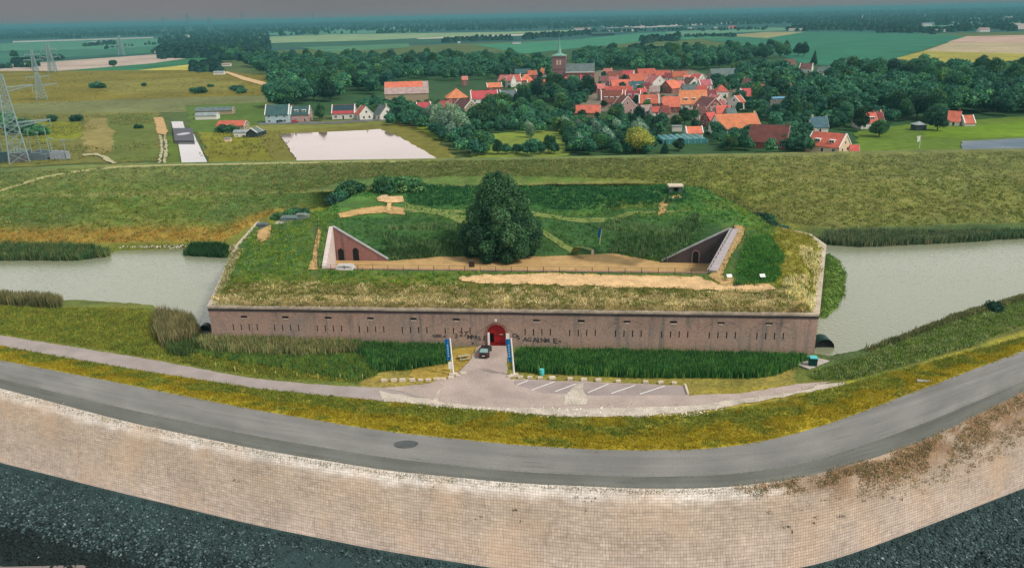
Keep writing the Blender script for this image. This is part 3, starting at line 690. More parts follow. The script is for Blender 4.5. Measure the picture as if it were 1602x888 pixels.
# writing sprayed on the brick either side of the gate
GRAF = mat('black_spray_paint', (0.055, 0.05, 0.05), var=.3, scale=4)
TB = Matrix(((eS[0], 0, eN[0]), (eS[1], 0, eN[1]), (eS[2], 1, eN[2]))).to_4x4()
def writing(txt, px, py, hpx, name='graffiti', m=GRAF, parent=None, sx=1.0, slant=0, rise=0):
    s, z = wall_sz(px, py); cu = bpy.data.curves.new(name, 'FONT'); cu.body = txt; cu.size = hpx * mpp(px, py, 1) * 1.5; cu.extrude = .004; cu.offset = .03; cu.space_character = 1.12; cu.shear = slant
    t = bpy.data.objects.new('tmp', cu); COL.objects.link(t); bpy.context.view_layer.update()
    me = bpy.data.meshes.new_from_object(t.evaluated_get(bpy.context.evaluated_depsgraph_get())); bpy.data.objects.remove(t)
    me.transform(Matrix.Diagonal((sx, 1, 1, 1))); me.transform(TB); me.transform(Matrix.Translation(Vector(W(s, z, .03)))); me.materials.clear(); me.materials.append(m)
    o = link(bpy.data.objects.new(name, me), fort); o.matrix_parent_inverse = fort.matrix_world.inverted(); return o
for txt, px, py, h, sx in (('GEK', 677, 527, 4.5, 1.15), ('K', 694, 527.5, 4, 1.2), ('2', 711, 528, 6.5, 1.1), ('27', 718, 525.5, 8, 1.1), ('M', 730, 529.5, 7, 1.1), ('PR', 737, 530, 6, 1.0), ('S', 748, 532, 6.5, 1.0), ('B', 755.5, 532, 8, 1.0), ('x', 738, 538, 5, 1),
                           ('O', 802, 527.5, 6, 1.1), ('S', 809, 530.5, 6.5, 1.1), ('A', 818, 533.5, 7, 1.0), ('G', 824.5, 533.5, 6.5, 1.0), ('A', 833.5, 535, 8, 1.1), ('I', 841, 535, 8, 1.1), ('N', 845.5, 535, 7.5, 1.0), ('M', 853, 535, 6.5, 1.0), ('E', 865.5, 536.5, 8, 1.2), ('x', 874, 535, 4.5, 1.2)):
    writing(txt, px, py, h, sx=sx, slant=.12 * math.sin(px))

# ---------- rampart (earth on the roof of the fort)
FL = g(511, 419, 8)[:2]; A_ = g(521, 357, 8)[:2]; B_ = g(607, 408, 0)[:2]; D_ = g(1035, 410, 0)[:2]; C_ = g(1142, 360, 8)[:2]; FR = g(1106, 425.5, 8)[:2]
outer = [(325, 479, 6), (1281, 491, 6), (1292, 383, 6), (1268, 366, 6), (1215, 355, 6), (1180, 334, 7.5), (1140, 311, 8.3), (1100, 291, 9), (1060, 290, 9), (950, 292, 9), (800, 292, 9), (660, 289, 9.2), (600, 290, 9.3), (550, 304, 8.8), (500, 328, 8.2), (478, 340, 7.4), (402, 347, 6.1), (368, 385, 6)]
OP = [g(*p) for p in outer]
cen = np.mean([p[:2] for p in OP], 0)
walled = {0, 1, 2, 3, 4, 16, 17}
OPi = []
for k, p in enumerate(OP):
    q = p.copy()
    if k in walled: q[:2] += unit(cen - q[:2]) * 0.75; q[2] = ZT + .05
    OPi.append(q)
skirt = []
for k in range(4, 17):
    p = OP[k]; d = unit(p[:2] - cen)
    if 6 <= k <= 14: d = np.array([0, 1.0])
    skirt.append(np.array([p[0] + d[0] * (8 if k not in (4, 16) else 1), p[1] + d[1] * (9 if k not in (4, 16) else 1), -1.5 if k not in (4, 16) else 5.5]))
inner = [g(*p) for p in [(362, 449, 7.9), (520, 450, 8), (720, 452, 8), (1000, 460, 8), (1225, 467, 8), (1250, 440, 8.3), (1240, 398, 8.4), (1215, 375, 8.6),
    (1180, 366, 9.2), (1195, 385, 9.9), (1215, 408, 9.5), (1200, 430, 8.6), (1150, 434, 8), (1163, 353, 7.8), (1158, 375, 8), (1138, 405, 8), (1112, 432, 8), (1128, 420, 8.1),
    (420, 352, 7.6), (440, 372, 9.2), (450, 398, 9.4), (398, 400, 8.2), (378, 425, 8), (476, 375, 9), (484, 412, 8.1), (500, 352, 8), (490, 420, 8), (440, 430, 8), (553, 423, 8), (800, 427, 8), (1000, 432, 8),
    (545, 341, 7.2), (640, 337, 6.6), (800, 338, 6.4), (1000, 338, 6.4), (1090, 342, 7), (1130, 347, 7.6), (560, 334, 7.6), (640, 331, 6.8), (800, 331, 6.6), (1000, 332, 6.6), (1110, 338, 7.6),
    (620, 313, 8.2), (720, 311, 7.9), (860, 310, 7.8), (960, 311, 7.9), (1058, 309, 8.2), (700, 298, 8.6), (900, 300, 8.5), (590, 322, 8), (1150, 335, 8.4), (520, 338, 8)]]
rear = [g(*p) for p in [(690, 401, 0), (850, 401, 0), (960, 396, 0)]]
court = [FL, A_, B_, rear[0][:2], rear[1][:2], rear[2][:2], D_, C_, FR]
cz = [7.85, 7.9, -.05, 0, 0, 0, -.05, 7.9, 7.85]
V2 = [Vector(p[:2]) for p in OPi]; ZS = [p[2] for p in OPi]; n0 = len(V2)
for p in skirt: V2.append(Vector(p[:2])); ZS.append(p[2])
n1 = len(V2)
for p in inner: V2.append(Vector(p[:2])); ZS.append(p[2])
n2 = len(V2)
for p, z in zip(court, cz): V2.append(Vector(p)); ZS.append(z)
E_ = [(i, (i + 1) % n0) for i in range(n0)] + [(n2 + i, n2 + i + 1) for i in range(len(court) - 1)] + [(n1 - 13 + i, n1 - 12 + i) for i in range(12)]
E_ += [(n2 + 8, n2)]
r = delaunay_2d_cdt(V2, E_, [], 0, 1e-5)
cv = [Vector((v.x, v.y, ZS[s[0]] if s else 5)) for v, s in zip(r[0], r[3])]
coarse = BVHTree.FromPolygons(cv, [tuple(f) for f in r[2]])
def czat(x, y, d=5.0):
    h = coarse.ray_cast(Vector((x, y, 60)), Vector((0, 0, -1))); return h[0].z if h[0] is not None else d
def inpoly(x, y, P):
    c = False; n = len(P)
    for i in range(n):
        xa, ya = P[i][0], P[i][1]; xb, yb = P[i - 1][0], P[i - 1][1]
        if (ya > y) != (yb > y) and x < (xb - xa) * (y - ya) / (yb - ya) + xa: c = not c
    return c
def edged(x, y, P):
    d = 1e9
    for i in range(len(P)):
        a = Vector(P[i][:2]); b = Vector(P[i - 1][:2]); t = max(0, min(1, (Vector((x, y)) - a).dot(b - a) / max(1e-9, (b - a).length_squared))); d = min(d, (Vector((x, y)) - a.lerp(b, t)).length)
    return d
full = [p[:2] for p in OPi[:5]] + [s[:2] for s in skirt[1:-1]] + [p[:2] for p in OPi[16:]]
fine = []; FZ = []
def hsmooth(x, y):
    s = czat(x, y) * 2; n = 2
    for dx, dy in ((1.3, 0), (-1.3, 0), (0, 1.3), (0, -1.3)):
        if not inpoly(x + dx, y + dy, court) and inpoly(x + dx, y + dy, full): s += czat(x + dx, y + dy); n += 1
    return s / n
def addring(P, zs, step=1.2):
    st = len(fine); n = len(P)
    for i in range(n):
        a = Vector(P[i][:2]); b = Vector(P[(i + 1) % n][:2]); k = max(1, int((b - a).length / step))
        for j in range(k):
            t = j / k; fine.append(a.lerp(b, t)); FZ.append(zs[i] * (1 - t) + zs[(i + 1) % n] * t)
    return [(i, i + 1 if i + 1 < len(fine) else st) for i in range(st, len(fine))]
fullz = [p[2] for p in OPi[:5]] + [s[2] for s in skirt[1:-1]] + [p[2] for p in OPi[16:]]
ed = addring(full, fullz); ed += addring(court, cz)
x0, x1 = min(p[0] for p in full), max(p[0] for p in full); y0, y1 = min(p[1] for p in full), max(p[1] for p in full)
st = 0.9
for j in range(int((y1 - y0) / st)):
    for i in range(int((x1 - x0) / st)):
        x = x0 + (i + .5 * (j % 2)) * st; y = y0 + j * st
        if inpoly(x, y, full) and not inpoly(x, y, court):
            de = min(edged(x, y, full), edged(x, y, court))
            if de > 0.45:
                a = min(1, de / 3.5); fine.append(Vector((x, y)))
                FZ.append(hsmooth(x, y) + a * (.22 * noise.noise(Vector((x * .5, y * .5, 2))) + .15 * noise.noise(Vector((x * 1.3, y * 1.3, 5)))))
r = delaunay_2d_cdt(fine, ed, [], 0, 1e-6)
Vr = np.array([(v.x, v.y, FZ[s[0]] if s else czat(v.x, v.y)) for v, s in zip(r[0], r[3])])
Fr = [tuple(f) for f in r[2] if (lambda c: inpoly(c[0], c[1], full) and not inpoly(c[0], c[1], court))((Vr[list(f)].mean(0)))]
# colours of the grass by where it grows
def toppix(P):                                               # which photo pixel a point stands at: used once to look up the planting plan
    d = P - np.array([0, 0, CAMH]); wv = d @ FW; return 801 + FPX * (d @ CR) / wv, 444 - FPX * (d @ CU) / wv
pxs, pys = toppix(Vr)
n1_ = noise2(Vr, .13, 1); n2_ = noise2(Vr, .6, 3)
c = mixc(C(86, 112, 40, .80), C(60, 96, 40, .80), sm(n1_, -.3, .35))
fr = -((Vr[:, :2] - PL[:2]) @ eN[:2])                        # depth behind the front wall
c = blend(c, C(122, 118, 36, .82), sm(fr, 16, 9) * (.6 + .6 * n1_))
c = blend(c, C(150, 134, 86, .8), sm(fr + 2.2 * n2_, 8.6, 6.0) * (.85))
c = blend(c, C(54, 92, 46, .8), ((pys < 398) & (pys > 338) & (pxs > 540) & (pxs < 1130)) * .8)
c = blend(c, C(56, 108, 58, .82), ((pys < 331) & (pys > 285) & (pxs > 620) & (pxs < 1100)) * .65)
c = blend(c, C(138, 130, 42, .82), sm(pxs, 1200, 1225) * sm(pys, 350, 365) * sm(fr, 8, 11) * .85)
c = blend(c, C(74, 118, 44, .84), (((pxs > 1060) & (pys < 352) & (pxs < 1235)) | ((pxs < 600) & (pys < 340))) * .7)
c = blend(c, C(118, 122, 40, .8), ((pys < 328) & (pys > 312) & (pxs > 900)) * .6 * sm(n1_, -.2, .2))
c = blend(c, C(196, 186, 140, .8), (np.array([edged(p[0], p[1], [q[:2] for q in OP]) for p in Vr]) < 1.9) * ((pxs < 372) | (pxs > 1270)) * sm(n2_, -.4, .2))
me = bpy.data.meshes.new('rampart'); me.from_pydata([tuple(v) for v in Vr], [], Fr); me.materials.append(GROUND)
a = me.color_attributes.new('col', 'FLOAT_COLOR', 'POINT'); a.data.foreach_set('color', np.concatenate([c, np.ones((len(c), 1))], 1).astype(np.float32).ravel())
me.polygons.foreach_set('use_smooth', [True] * len(Fr)); me.update()
ramp = link(bpy.data.objects.new('rampart', me)); ramp['kind'] = 'structure'
RB = make_bvh(ramp); BV.append(RB)
def ramp_z(x, y, d=8.0):
    h = RB.ray_cast(Vector((x, y, 60)), Vector((0, 0, -1))); return h[0].z if h[0] is not None else d
def drape(name, pix, z, m, lift=.07, kind='structure', jit=.3, seg=1.0, st=1.1):
    P = [g(a, b, z)[:2] for a, b in pix]; Q = []
    for k in range(len(P)):
        a, b = P[k], P[(k + 1) % len(P)]; n = max(1, int(np.linalg.norm(b - a) / seg))
        for j in range(n):
            q = a + (b - a) * j / n; v = Vector((q[0], q[1], 0)); Q.append(Vector((q[0] + jit * noise.noise(v * .7), q[1] + jit * noise.noise(v * .7 + Vector((5, 5, 5))))))
    if name == 'sand_path': SEDGE.append([tuple(q) for q in Q])
    ne = len(Q); ed = [(i, (i + 1) % ne) for i in range(ne)]; QP = [tuple(q) for q in Q]
    xa, xb = min(q[0] for q in QP), max(q[0] for q in QP); ya, yb = min(q[1] for q in QP), max(q[1] for q in QP)
    for j in range(int((yb - ya) / st)):
        for i in range(int((xb - xa) / st)):
            x, y = xa + (i + .5) * st, ya + (j + .5) * st
            if inpoly(x, y, QP): Q.append(Vector((x, y)))
    r = delaunay_2d_cdt(Q, ed, [], 1, 1e-6)
    V = [(v.x, v.y, ramp_z(v.x, v.y, z) + lift) for v in r[0]]
    F_ = [tuple(f) for f in r[2] if (lambda cx, cy: inpoly(cx, cy, QP))(sum(V[i][0] for i in f) / len(f), sum(V[i][1] for i in f) / len(f))]
    me = bpy.data.meshes.new(name); me.from_pydata(V, [], F_); me.materials.append(m); me.update(); o = link(bpy.data.objects.new(name, me)); o['kind'] = kind; return o
SEDGE = []
drape('sand_path', [(715, 435), (740, 431), (880, 428), (1000, 432), (1090, 433), (1120, 445), (1170, 447), (1205, 447), (1212, 455), (1180, 458), (1080, 453), (960, 450), (850, 446), (760, 444), (722, 441)], 8, SANDP, lift=.16, jit=.9)
drape('sand_path', [(1148, 352), (1158, 351), (1166, 360), (1160, 376), (1142, 404), (1130, 430), (1134, 440), (1120, 441), (1108, 433), (1124, 418), (1136, 398), (1147, 378), (1152, 364)], 8, SAND, lift=.16)
drape('sand_path', [(1118, 438), (1140, 436), (1180, 440), (1190, 447), (1150, 447), (1120, 444)], 8, SAND, lift=.12)
drape('sand_path', [(401, 352), (424, 350), (422, 362), (417, 376), (408, 378), (402, 366)], 8, SAND, lift=.15)
drape('sand_path', [(485, 420), (497, 420), (497, 395), (503, 362), (498, 356), (493, 380), (489, 405), (481, 419)], 8.3, SAND, lift=.16, jit=.15)
drape('sand_path', [(528, 338), (560, 331), (595, 326), (633, 325), (633, 333), (600, 333), (560, 337), (532, 343)], 7.3, SAND, lift=.16)
drape('sand_path', [(590, 312), (602, 308), (612, 311), (630, 309), (632, 316), (612, 318), (612, 326), (604, 326), (606, 318), (592, 317)], 8, SANDP, lift=.2)
drape('sand_path', [(1030, 330), (1031, 318), (1040, 311), (1062, 308), (1068, 312), (1046, 316), (1040, 329)], 7.8, SAND, lift=.17)
drape('trodden_path', [(640, 331), (800, 330.4), (1000, 331), (1080, 334), (1080, 336.2), (1000, 334), (800, 333.8), (640, 334.5)], 6.6, mat('trodden_grass', C(120, 134, 70, .8), fine=(2, .2)), lift=.12)
drape('trodden_path', [(633, 325), (700, 333), (760, 345), (760, 349), (690, 338), (633, 333)], 6.4, MATS['trodden_grass'], lift=.12)
drape('trodden_path', [(846, 369), (900, 382), (926, 389.5), (926, 393), (898, 386), (846, 373)], 2.2, MATS['trodden_grass'], lift=.15)
# courtyard floor and its front face
sheet('courtyard', [(*FL, -.02), (*A_, -.02), (*B_, -.02), *[(*p[:2], -.02) for p in rear], (*D_, -.02), (*C_, -.02), (*FR, -.02)], SAND)
LB = [g(600, 403, 0.06), g(740, 404, .06), g(830, 405, .06), g(930, 403, .06), g(938, 399, 0.06), g(850, 394, .06), g(850, 391, .06), g(600, 391, .06)]
def wquad(name, A, B, za0, zb0, za1, zb1, m, th=.5, inward=None):
    """retaining wall from A to B with tops za1, zb1, thickness th away from the courtyard"""
    A = np.array([*A[:2]]); B = np.array([*B[:2]]); e = unit(B - A); n_ = np.array([-e[1], e[0]])
    if np.dot(n_, np.array(inward) - A) > 0: n_ = -n_
    mb = MB(); A2, B2 = A + n_ * th, B + n_ * th
    P = [(*A, za0), (*B, zb0), (*B, zb1), (*A, za1), (*A2, za0), (*B2, zb0), (*B2, zb1), (*A2, za1)]
    for q in ((0, 1, 2, 3), (5, 4, 7, 6), (3, 2, 6, 7), (4, 0, 3, 7), (1, 5, 6, 2)): mb.face([P[i] for i in q])
    return mb, n_
CI = np.array([4.0, 160.0])
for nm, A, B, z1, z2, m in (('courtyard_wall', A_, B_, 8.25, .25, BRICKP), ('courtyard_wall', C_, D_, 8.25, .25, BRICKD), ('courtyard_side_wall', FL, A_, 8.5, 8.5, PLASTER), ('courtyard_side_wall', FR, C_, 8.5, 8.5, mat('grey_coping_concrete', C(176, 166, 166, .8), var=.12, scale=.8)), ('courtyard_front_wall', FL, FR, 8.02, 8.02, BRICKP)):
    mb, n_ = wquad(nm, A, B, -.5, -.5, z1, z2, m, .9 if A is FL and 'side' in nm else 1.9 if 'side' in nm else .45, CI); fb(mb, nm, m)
    if nm == 'courtyard_wall':                               # sloping stone coping
        mb = MB(); A0 = np.array(A); B0 = np.array(B); e = unit(B0 - A0); a = A0 - n_ * .12; b = B0 - n_ * .12; a2 = A0 + n_ * .75; b2 = B0 + n_ * .75
        P = [(*a, z1), (*b, z2), (*b, z2 + .28), (*a, z1 + .28), (*a2, z1), (*b2, z2), (*b2, z2 + .28), (*a2, z1 + .28)]
        for q in ((0, 1, 2, 3), (5, 4, 7, 6), (3, 2, 6, 7), (4, 0, 3, 7), (1, 5, 6, 2)): mb.face([P[i] for i in q])
        fb(mb, 'sloping_coping', CONC)
def arched_opening(A, B, px, py, wd, ht, nm='arched_doorway'):
    A = np.array([*A, 0]); B = np.array([*B, 0]); e = unit(B - A); n_ = np.array([e[1], -e[0], 0])
    if np.dot(n_[:2], CI - A[:2]) < 0: n_ = -n_
    p = rayplane(px, py, A, n_); s = np.dot(p - A, e); mb = MB(); T = lambda s_, z, o: tuple((A + e * s_ + n_ * o)[:2]) + (z,)
    r_ = wd / 2; pl = [(s - r_, 0)] + [(s - r_ * math.cos(math.pi * k / 10), ht - r_ + r_ * math.sin(math.pi * k / 10)) for k in range(11)] + [(s + r_, 0)]
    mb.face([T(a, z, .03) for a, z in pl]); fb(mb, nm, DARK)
    mb = MB(); R2 = r_ + .28; q = [(s - R2, 0)] + [(s - R2 * math.cos(math.pi * k / 10), ht - r_ + R2 * math.sin(math.pi * k / 10)) for k in range(11)] + [(s + R2, 0)]
    for k in range(len(pl) - 1): mb.face([T(*pl[k], .06), T(*pl[k + 1], .06), T(*q[k + 1], .06), T(*q[k], .06)])
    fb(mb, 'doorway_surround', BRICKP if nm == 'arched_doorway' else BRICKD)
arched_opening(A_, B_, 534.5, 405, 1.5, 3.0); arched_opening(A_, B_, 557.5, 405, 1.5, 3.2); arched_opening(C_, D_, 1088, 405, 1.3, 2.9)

# ------------------------------------------------------------------ vegetation
def blades(name, P, h, wd, nb, cols, lean=.35, spread=.3, seed=1, mat_=None, kind='stuff', hv=.35, cv=.22, base=None):
    """tapered blades in clumps: P (n,3) roots, cols (n,3)"""
    rg = np.random.default_rng(seed); P = np.repeat(np.asarray(P, float), nb, 0); cols = np.repeat(np.asarray(cols, float), nb, 0); n = len(P)
    P = P.copy(); P[:, :2] += rg.normal(0, spread, (n, 2)); H = h * (1 + hv * rg.uniform(-1, 1, n)); a = rg.uniform(0, 2 * math.pi, n); la = rg.uniform(0, 2 * math.pi, n); ll = rg.uniform(0, lean, n) * H
    wv = np.stack([np.cos(a), np.sin(a), np.zeros(n)], 1) * (wd * rg.uniform(.6, 1.3, n))[:, None] / 2
    lv = np.stack([np.cos(la) * ll, np.sin(la) * ll, np.zeros(n)], 1); up = np.array([0, 0, 1.0])[None] * H[:, None]
    P[:, 2] -= .06
    V = np.stack([P - wv * .7, P + wv * .7, P + wv + lv * .35 + up * .55, P - wv + lv * .35 + up * .55, P + lv + up + wv * .15, P + lv + up - wv * .15], 1).reshape(-1, 3)
    i = np.arange(n) * 6; F_ = np.concatenate([np.stack([i, i + 1, i + 2, i + 3], 1), np.stack([i + 3, i + 2, i + 4, i + 5], 1)])
    c = cols * (1 + cv * rg.uniform(-1, 1, (n, 1))) * (1 + .06 * rg.uniform(-1, 1, (n, 3)))
    o = mesh_np(name, V, F_, mat_ or BLADE, cols=np.repeat(c, 6, 0))
    if kind: o['kind'] = kind
    return o
def scatter(poly, n, z=GZ, seed=1, hf=None, world=False):
    rg = np.random.default_rng(seed); W_ = [tuple(g(a, b, z)[:2]) for a, b in poly] if not world else poly
    xa, xb = min(p[0] for p in W_), max(p[0] for p in W_); ya, yb = min(p[1] for p in W_), max(p[1] for p in W_); out = []
    while len(out) < n:
        x, y = rg.uniform(xa, xb), rg.uniform(ya, yb)
        if inpoly(x, y, W_):
            zz = (hf or ground_z)(x, y); out.append((x, y, zz))
    return np.array(out)
def pick(n, cs, seed=3, k=1.22):
    rg = np.random.default_rng(seed); A = np.array([C(*c, k) for c in cs]); return A[rg.integers(0, len(A), n)]
# ditch reeds
P = scatter([(322, 532), (560, 541), (572, 552), (470, 558), (330, 552), (300, 540)], 2600, seed=2); blades('pale_reeds', P, 1.5, .13, 5, pick(len(P), [(150, 146, 96), (128, 130, 80), (84, 110, 62), (164, 156, 110)]), lean=.15, seed=2)
P = scatter([(290, 548), (470, 558), (575, 552), (590, 585), (560, 596), (470, 580), (380, 568)], 2600, seed=3); blades('ditch_grass', P, .7, .15, 6, pick(len(P), [(70, 108, 60), (94, 120, 52), (114, 126, 50)], k=1.4), seed=3)
P = scatter([(548, 543), (695, 547), (703, 556), (700, 568), (640, 577), (585, 580), (572, 560)], 2700, seed=4); blades('green_reeds', P, 1.4, .15, 7, pick(len(P), [(48, 98, 48), (68, 114, 54), (38, 82, 44), (100, 134, 66)], k=1.3), lean=.2, seed=4)
P = scatter([(812, 552), (1262, 562), (1240, 574), (1210, 586), (1180, 590), (1000, 590), (830, 582), (806, 578)], 8200, seed=5); blades('green_reeds', P, 1.35, .15, 7, pick(len(P), [(48, 98, 46), (68, 116, 52), (38, 84, 44), (100, 136, 66)], k=1.3), lean=.22, seed=5)
# dry reeds and scrub by the left moat
P = scatter([(243, 500), (300, 500), (312, 528), (300, 540), (262, 545), (246, 530)], 900, seed=6); blades('dry_reeds', P, 2.6, .13, 7, pick(len(P), [(150, 140, 100), (124, 118, 78), (96, 100, 60)]), lean=.2, seed=6)
P = scatter([(-60, 462), (60, 464), (98, 470), (92, 482), (0, 476), (-60, 474)], 900, seed=7); blades('dry_reeds', P, 2.0, .14, 7, pick(len(P), [(140, 128, 92), (110, 108, 66), (90, 100, 60)]), lean=.2, seed=7)
P = scatter([(270, 512), (306, 518), (312, 545), (290, 560), (262, 550)], 500, seed=8); blades('bank_reeds', P, 1.5, .15, 7, pick(len(P), [(70, 96, 50), (90, 108, 60)]), seed=8)
# far bank reeds
P = scatter([(-120, 404), (120, 404), (168, 398), (172, 392), (60, 390), (-120, 392)], 3600, z=-1.6, seed=9, hf=lambda x, y: max(ground_z(x, y), MW - .2)); blades('far_bank_reeds', P, 1.5, .20, 6, pick(len(P), [(56, 84, 50), (70, 98, 54), (110, 116, 70)], k=1.4), lean=.3, hv=.6, seed=9)
P = scatter([(288, 396), (352, 400), (362, 388), (300, 388)], 900, z=-1.6, seed=10, hf=lambda x, y: max(ground_z(x, y), MW - .2)); blades('far_bank_reeds', P, 1.3, .20, 6, pick(len(P), [(36, 70, 40), (54, 88, 46)]), lean=.3, hv=.6, seed=10)
P = scatter([(1280, 378), (1345, 383), (1500, 376), (1545, 372), (1545, 366), (1290, 370)], 2600, z=-1.6, seed=11, hf=lambda x, y: max(ground_z(x, y), MW - .2)); blades('far_bank_reeds', P, 1.6, .2, 6, pick(len(P), [(84, 100, 70), (66, 90, 58), (120, 122, 86)], k=1.4), lean=.3, hv=.6, seed=11)
P = scatter([(1370, 381), (1540, 374), (1560, 371), (1800, 362), (1800, 356), (1380, 370)], 2600, z=-1.6, seed=12, hf=lambda x, y: max(ground_z(x, y), MW - .2)); blades('far_bank_reeds', P, 1.5, .2, 6, pick(len(P), [(54, 84, 56), (68, 94, 60), (96, 108, 70)], k=1.4), lean=.3, hv=.6, seed=12)
# right bank weeds
P = scatter([(1262, 585), (1300, 575), (1345, 558), (1420, 532), (1520, 492), (1700, 440), (1700, 470), (1500, 545), (1380, 578), (1340, 592), (1280, 594)], 6500, seed=13); blades('bank_weeds', P, .42, .16, 6, pick(len(P), [(84, 112, 46), (104, 124, 48), (124, 134, 62), (66, 98, 48), (150, 156, 110)], k=1.35), lean=.5, seed=13)
P = scatter([(1345, 556), (1420, 528), (1500, 492), (1640, 452), (1640, 462), (1500, 503), (1400, 540)], 1700, z=-1.6, seed=14); blades('bank_reeds', P, .8, .15, 6, pick(len(P), [(104, 108, 66), (78, 96, 54), (130, 126, 84)]), lean=.2, seed=14)
# left meadow, grass bank and verge tufts
P = scatter([(-60, 478), (235, 482), (262, 545), (470, 580), (560, 598), (400, 588), (200, 552), (-60, 512)], 7000, seed=15); blades('meadow_grass', P, .4, .16, 6, pick(len(P), [(126, 130, 48), (108, 122, 46), (146, 138, 58), (94, 114, 44)], k=1.35), lean=.6, seed=15)
def band(c1, c2, z1, z2, n, t0, t1, x0=-100, x1=1700, seed=1):
    rg = np.random.default_rng(seed); out = []
    for _ in range(n):
        x = rg.uniform(x0, x1); t = rg.uniform(t0, t1); p = g(x, float(c1(x)), z1) * (1 - t) + g(x, float(c2(x)), z2) * t; p[2] = ground_z(p[0], p[1], p[2]); out.append(p)
    return np.array(out)
for n_, t0, t1, sd_ in ((6500, .01, .5, 16), (7500, .42, .98, 61)):
    P = band(cB, cC, 1, GZ, n_, t0, t1, seed=sd_); t_ = noise2(P, .25, 3)
    ya = pick(len(P), [(168, 148, 30), (160, 146, 44), (148, 138, 32)], k=1.05); ga = pick(len(P), [(116, 126, 44), (134, 136, 46), (98, 116, 42)], k=1.1)
    blades('verge_grass', P, .30, .12, 6, np.where((t_ > (.25 if sd_ == 16 else -.12))[:, None], ga, ya), lean=.8, seed=sd_)
P = band(cT, cK, -.8, 9, 21000, .02, .98, x0=-150, x1=1750, seed=17); hh = P[:, 2]
cc = mixc(C(108, 118, 44, .8), C(118, 128, 78, .8), sm(hh, 4, 8)); cc = blend(cc, C(146, 142, 86, .8), (RNG.uniform(0, 1, len(P)) < .3) * 1.0); cc = blend(cc, C(160, 128, 56, .8), sm(hh, 1.5, .2) * (P[:, 0] < -55)); cc = blend(cc, C(84, 108, 50, .8), (RNG.uniform(0, 1, len(P)) < .18) * 1.0) * 1.4
blades('dike_grass', P, .45, .22, 5, cc, lean=.9, spread=.35, seed=17)
# rampart: grass, the dry flowering front edge, tall grass at the foot of the inner slope
fullp = [tuple(p) for p in full]; cpl = [tuple(p) for p in court]
rg = np.random.default_rng(18); Q = []
while len(Q) < 9000:
    x, y = rg.uniform(x0, x1), rg.uniform(y0, y1)
    if inpoly(x, y, fullp) and not inpoly(x, y, cpl) and edged(x, y, cpl) > 1.6: Q.append((x, y, ramp_z(x, y)))
Q = np.array(Q); qx, qy = toppix(Q); fr = -((Q[:, :2] - PL[:2]) @ eN[:2])
sandy = ((qy > 430) & (qy < 459) & (qx > 712) & (qx < 1214)) | ((qx > 1106) & (qx < 1168) & (qy > 350) & (qy < 447)) | ((qx > 485) & (qx < 500) & (qy > 355)) | ((qx > 1114) & (qx < 1192) & (qy > 434) & (qy < 450)) | ((qx > 530) & (qx < 635) & (qy > 308) & (qy < 341)) | ((qx > 400) & (qx < 425) & (qy > 350) & (qy < 378))
Q = Q[~sandy & (fr > 7)]; qx, qy = toppix(Q); oliv = (qx > 1212) & (qy > 352)
inn = (qy < 400) & (qx > 520) & (qx < 1150)
cc = np.where(inn[:, None], pick(len(Q), [(64, 108, 46), (86, 124, 50), (52, 94, 46)], k=1.3), pick(len(Q), [(96, 124, 42), (78, 112, 42), (124, 132, 46), (64, 102, 42)], k=1.4)); cc = np.where(oliv[:, None], pick(len(Q), [(140, 134, 44), (120, 126, 44), (150, 140, 60)], k=1.1), cc); blades('rampart_grass', Q, .42, .2, 6, cc, lean=.7, seed=18)
def rsc(poly, n, z, seed): return scatter(poly, n, z=z, seed=seed, hf=ramp_z)
P = np.concatenate([rsc([(333, 476), (1275, 488), (1266, 474), (1190, 463), (700, 452), (350, 448)], 5600, 7, 19)]); nn = noise2(P, .25, 7) + .35 * RNG.normal(0, 1, len(P)) - .5 * sm(toppix(P)[1], 470, 456)
cc = np.where((nn > -.15)[:, None], pick(len(P), [(206, 190, 142), (186, 166, 118), (160, 140, 96), (220, 208, 160)]), pick(len(P), [(108, 116, 44), (134, 130, 66), (80, 100, 40)])); blades('dry_flowering_grass', P, .34, .11, 7, cc, lean=.9, seed=19)
P = np.concatenate([rsc([(1248, 384), (1272, 384), (1282, 410), (1276, 425), (1262, 412)], 170, 8, 20), rsc([(1225, 448), (1262, 430), (1272, 470), (1268, 482), (1235, 470)], 230, 7.5, 20)]); blades('cow_parsley', P, .7, .2, 7, pick(len(P), [(226, 214, 160), (206, 190, 130), (120, 130, 60), (200, 190, 140)]), lean=.6, seed=20)
P = rsc([(336, 470), (366, 392), (378, 392), (352, 452)], 800, 6.6, 21); blades('dry_flowering_grass', P, .5, .16, 6, pick(len(P), [(200, 190, 150), (150, 140, 90), (100, 116, 50)]), lean=.9, seed=21)
P = np.concatenate([rsc([(935, 397), (1040, 409), (1095, 380), (1090, 366), (1040, 378), (960, 375)], 1500, 2, 22), rsc([(610, 398), (715, 398), (715, 380), (600, 378)], 900, 2, 23)]); blades('tall_grass', P, .9, .15, 6, pick(len(P), [(92, 122, 74), (60, 100, 48), (116, 138, 92)]), lean=.25, seed=22)
P = np.concatenate([rsc([(640, 318), (1090, 316), (1060, 296), (640, 297)], 1600, 8, 24)]); blades('dark_weeds', P, .8, .25, 6, pick(len(P), [(36, 88, 56), (50, 100, 56), (64, 108, 60)]), lean=.6, seed=24)
P = np.concatenate([rsc([(1150, 438), (1215, 436), (1225, 400), (1200, 372), (1170, 372), (1160, 400)], 1500, 9, 25)]); blades('mound_grass', P, .6, .2, 6, pick(len(P), [(66, 118, 50), (92, 132, 54), (50, 98, 46)]), lean=.8, seed=25)
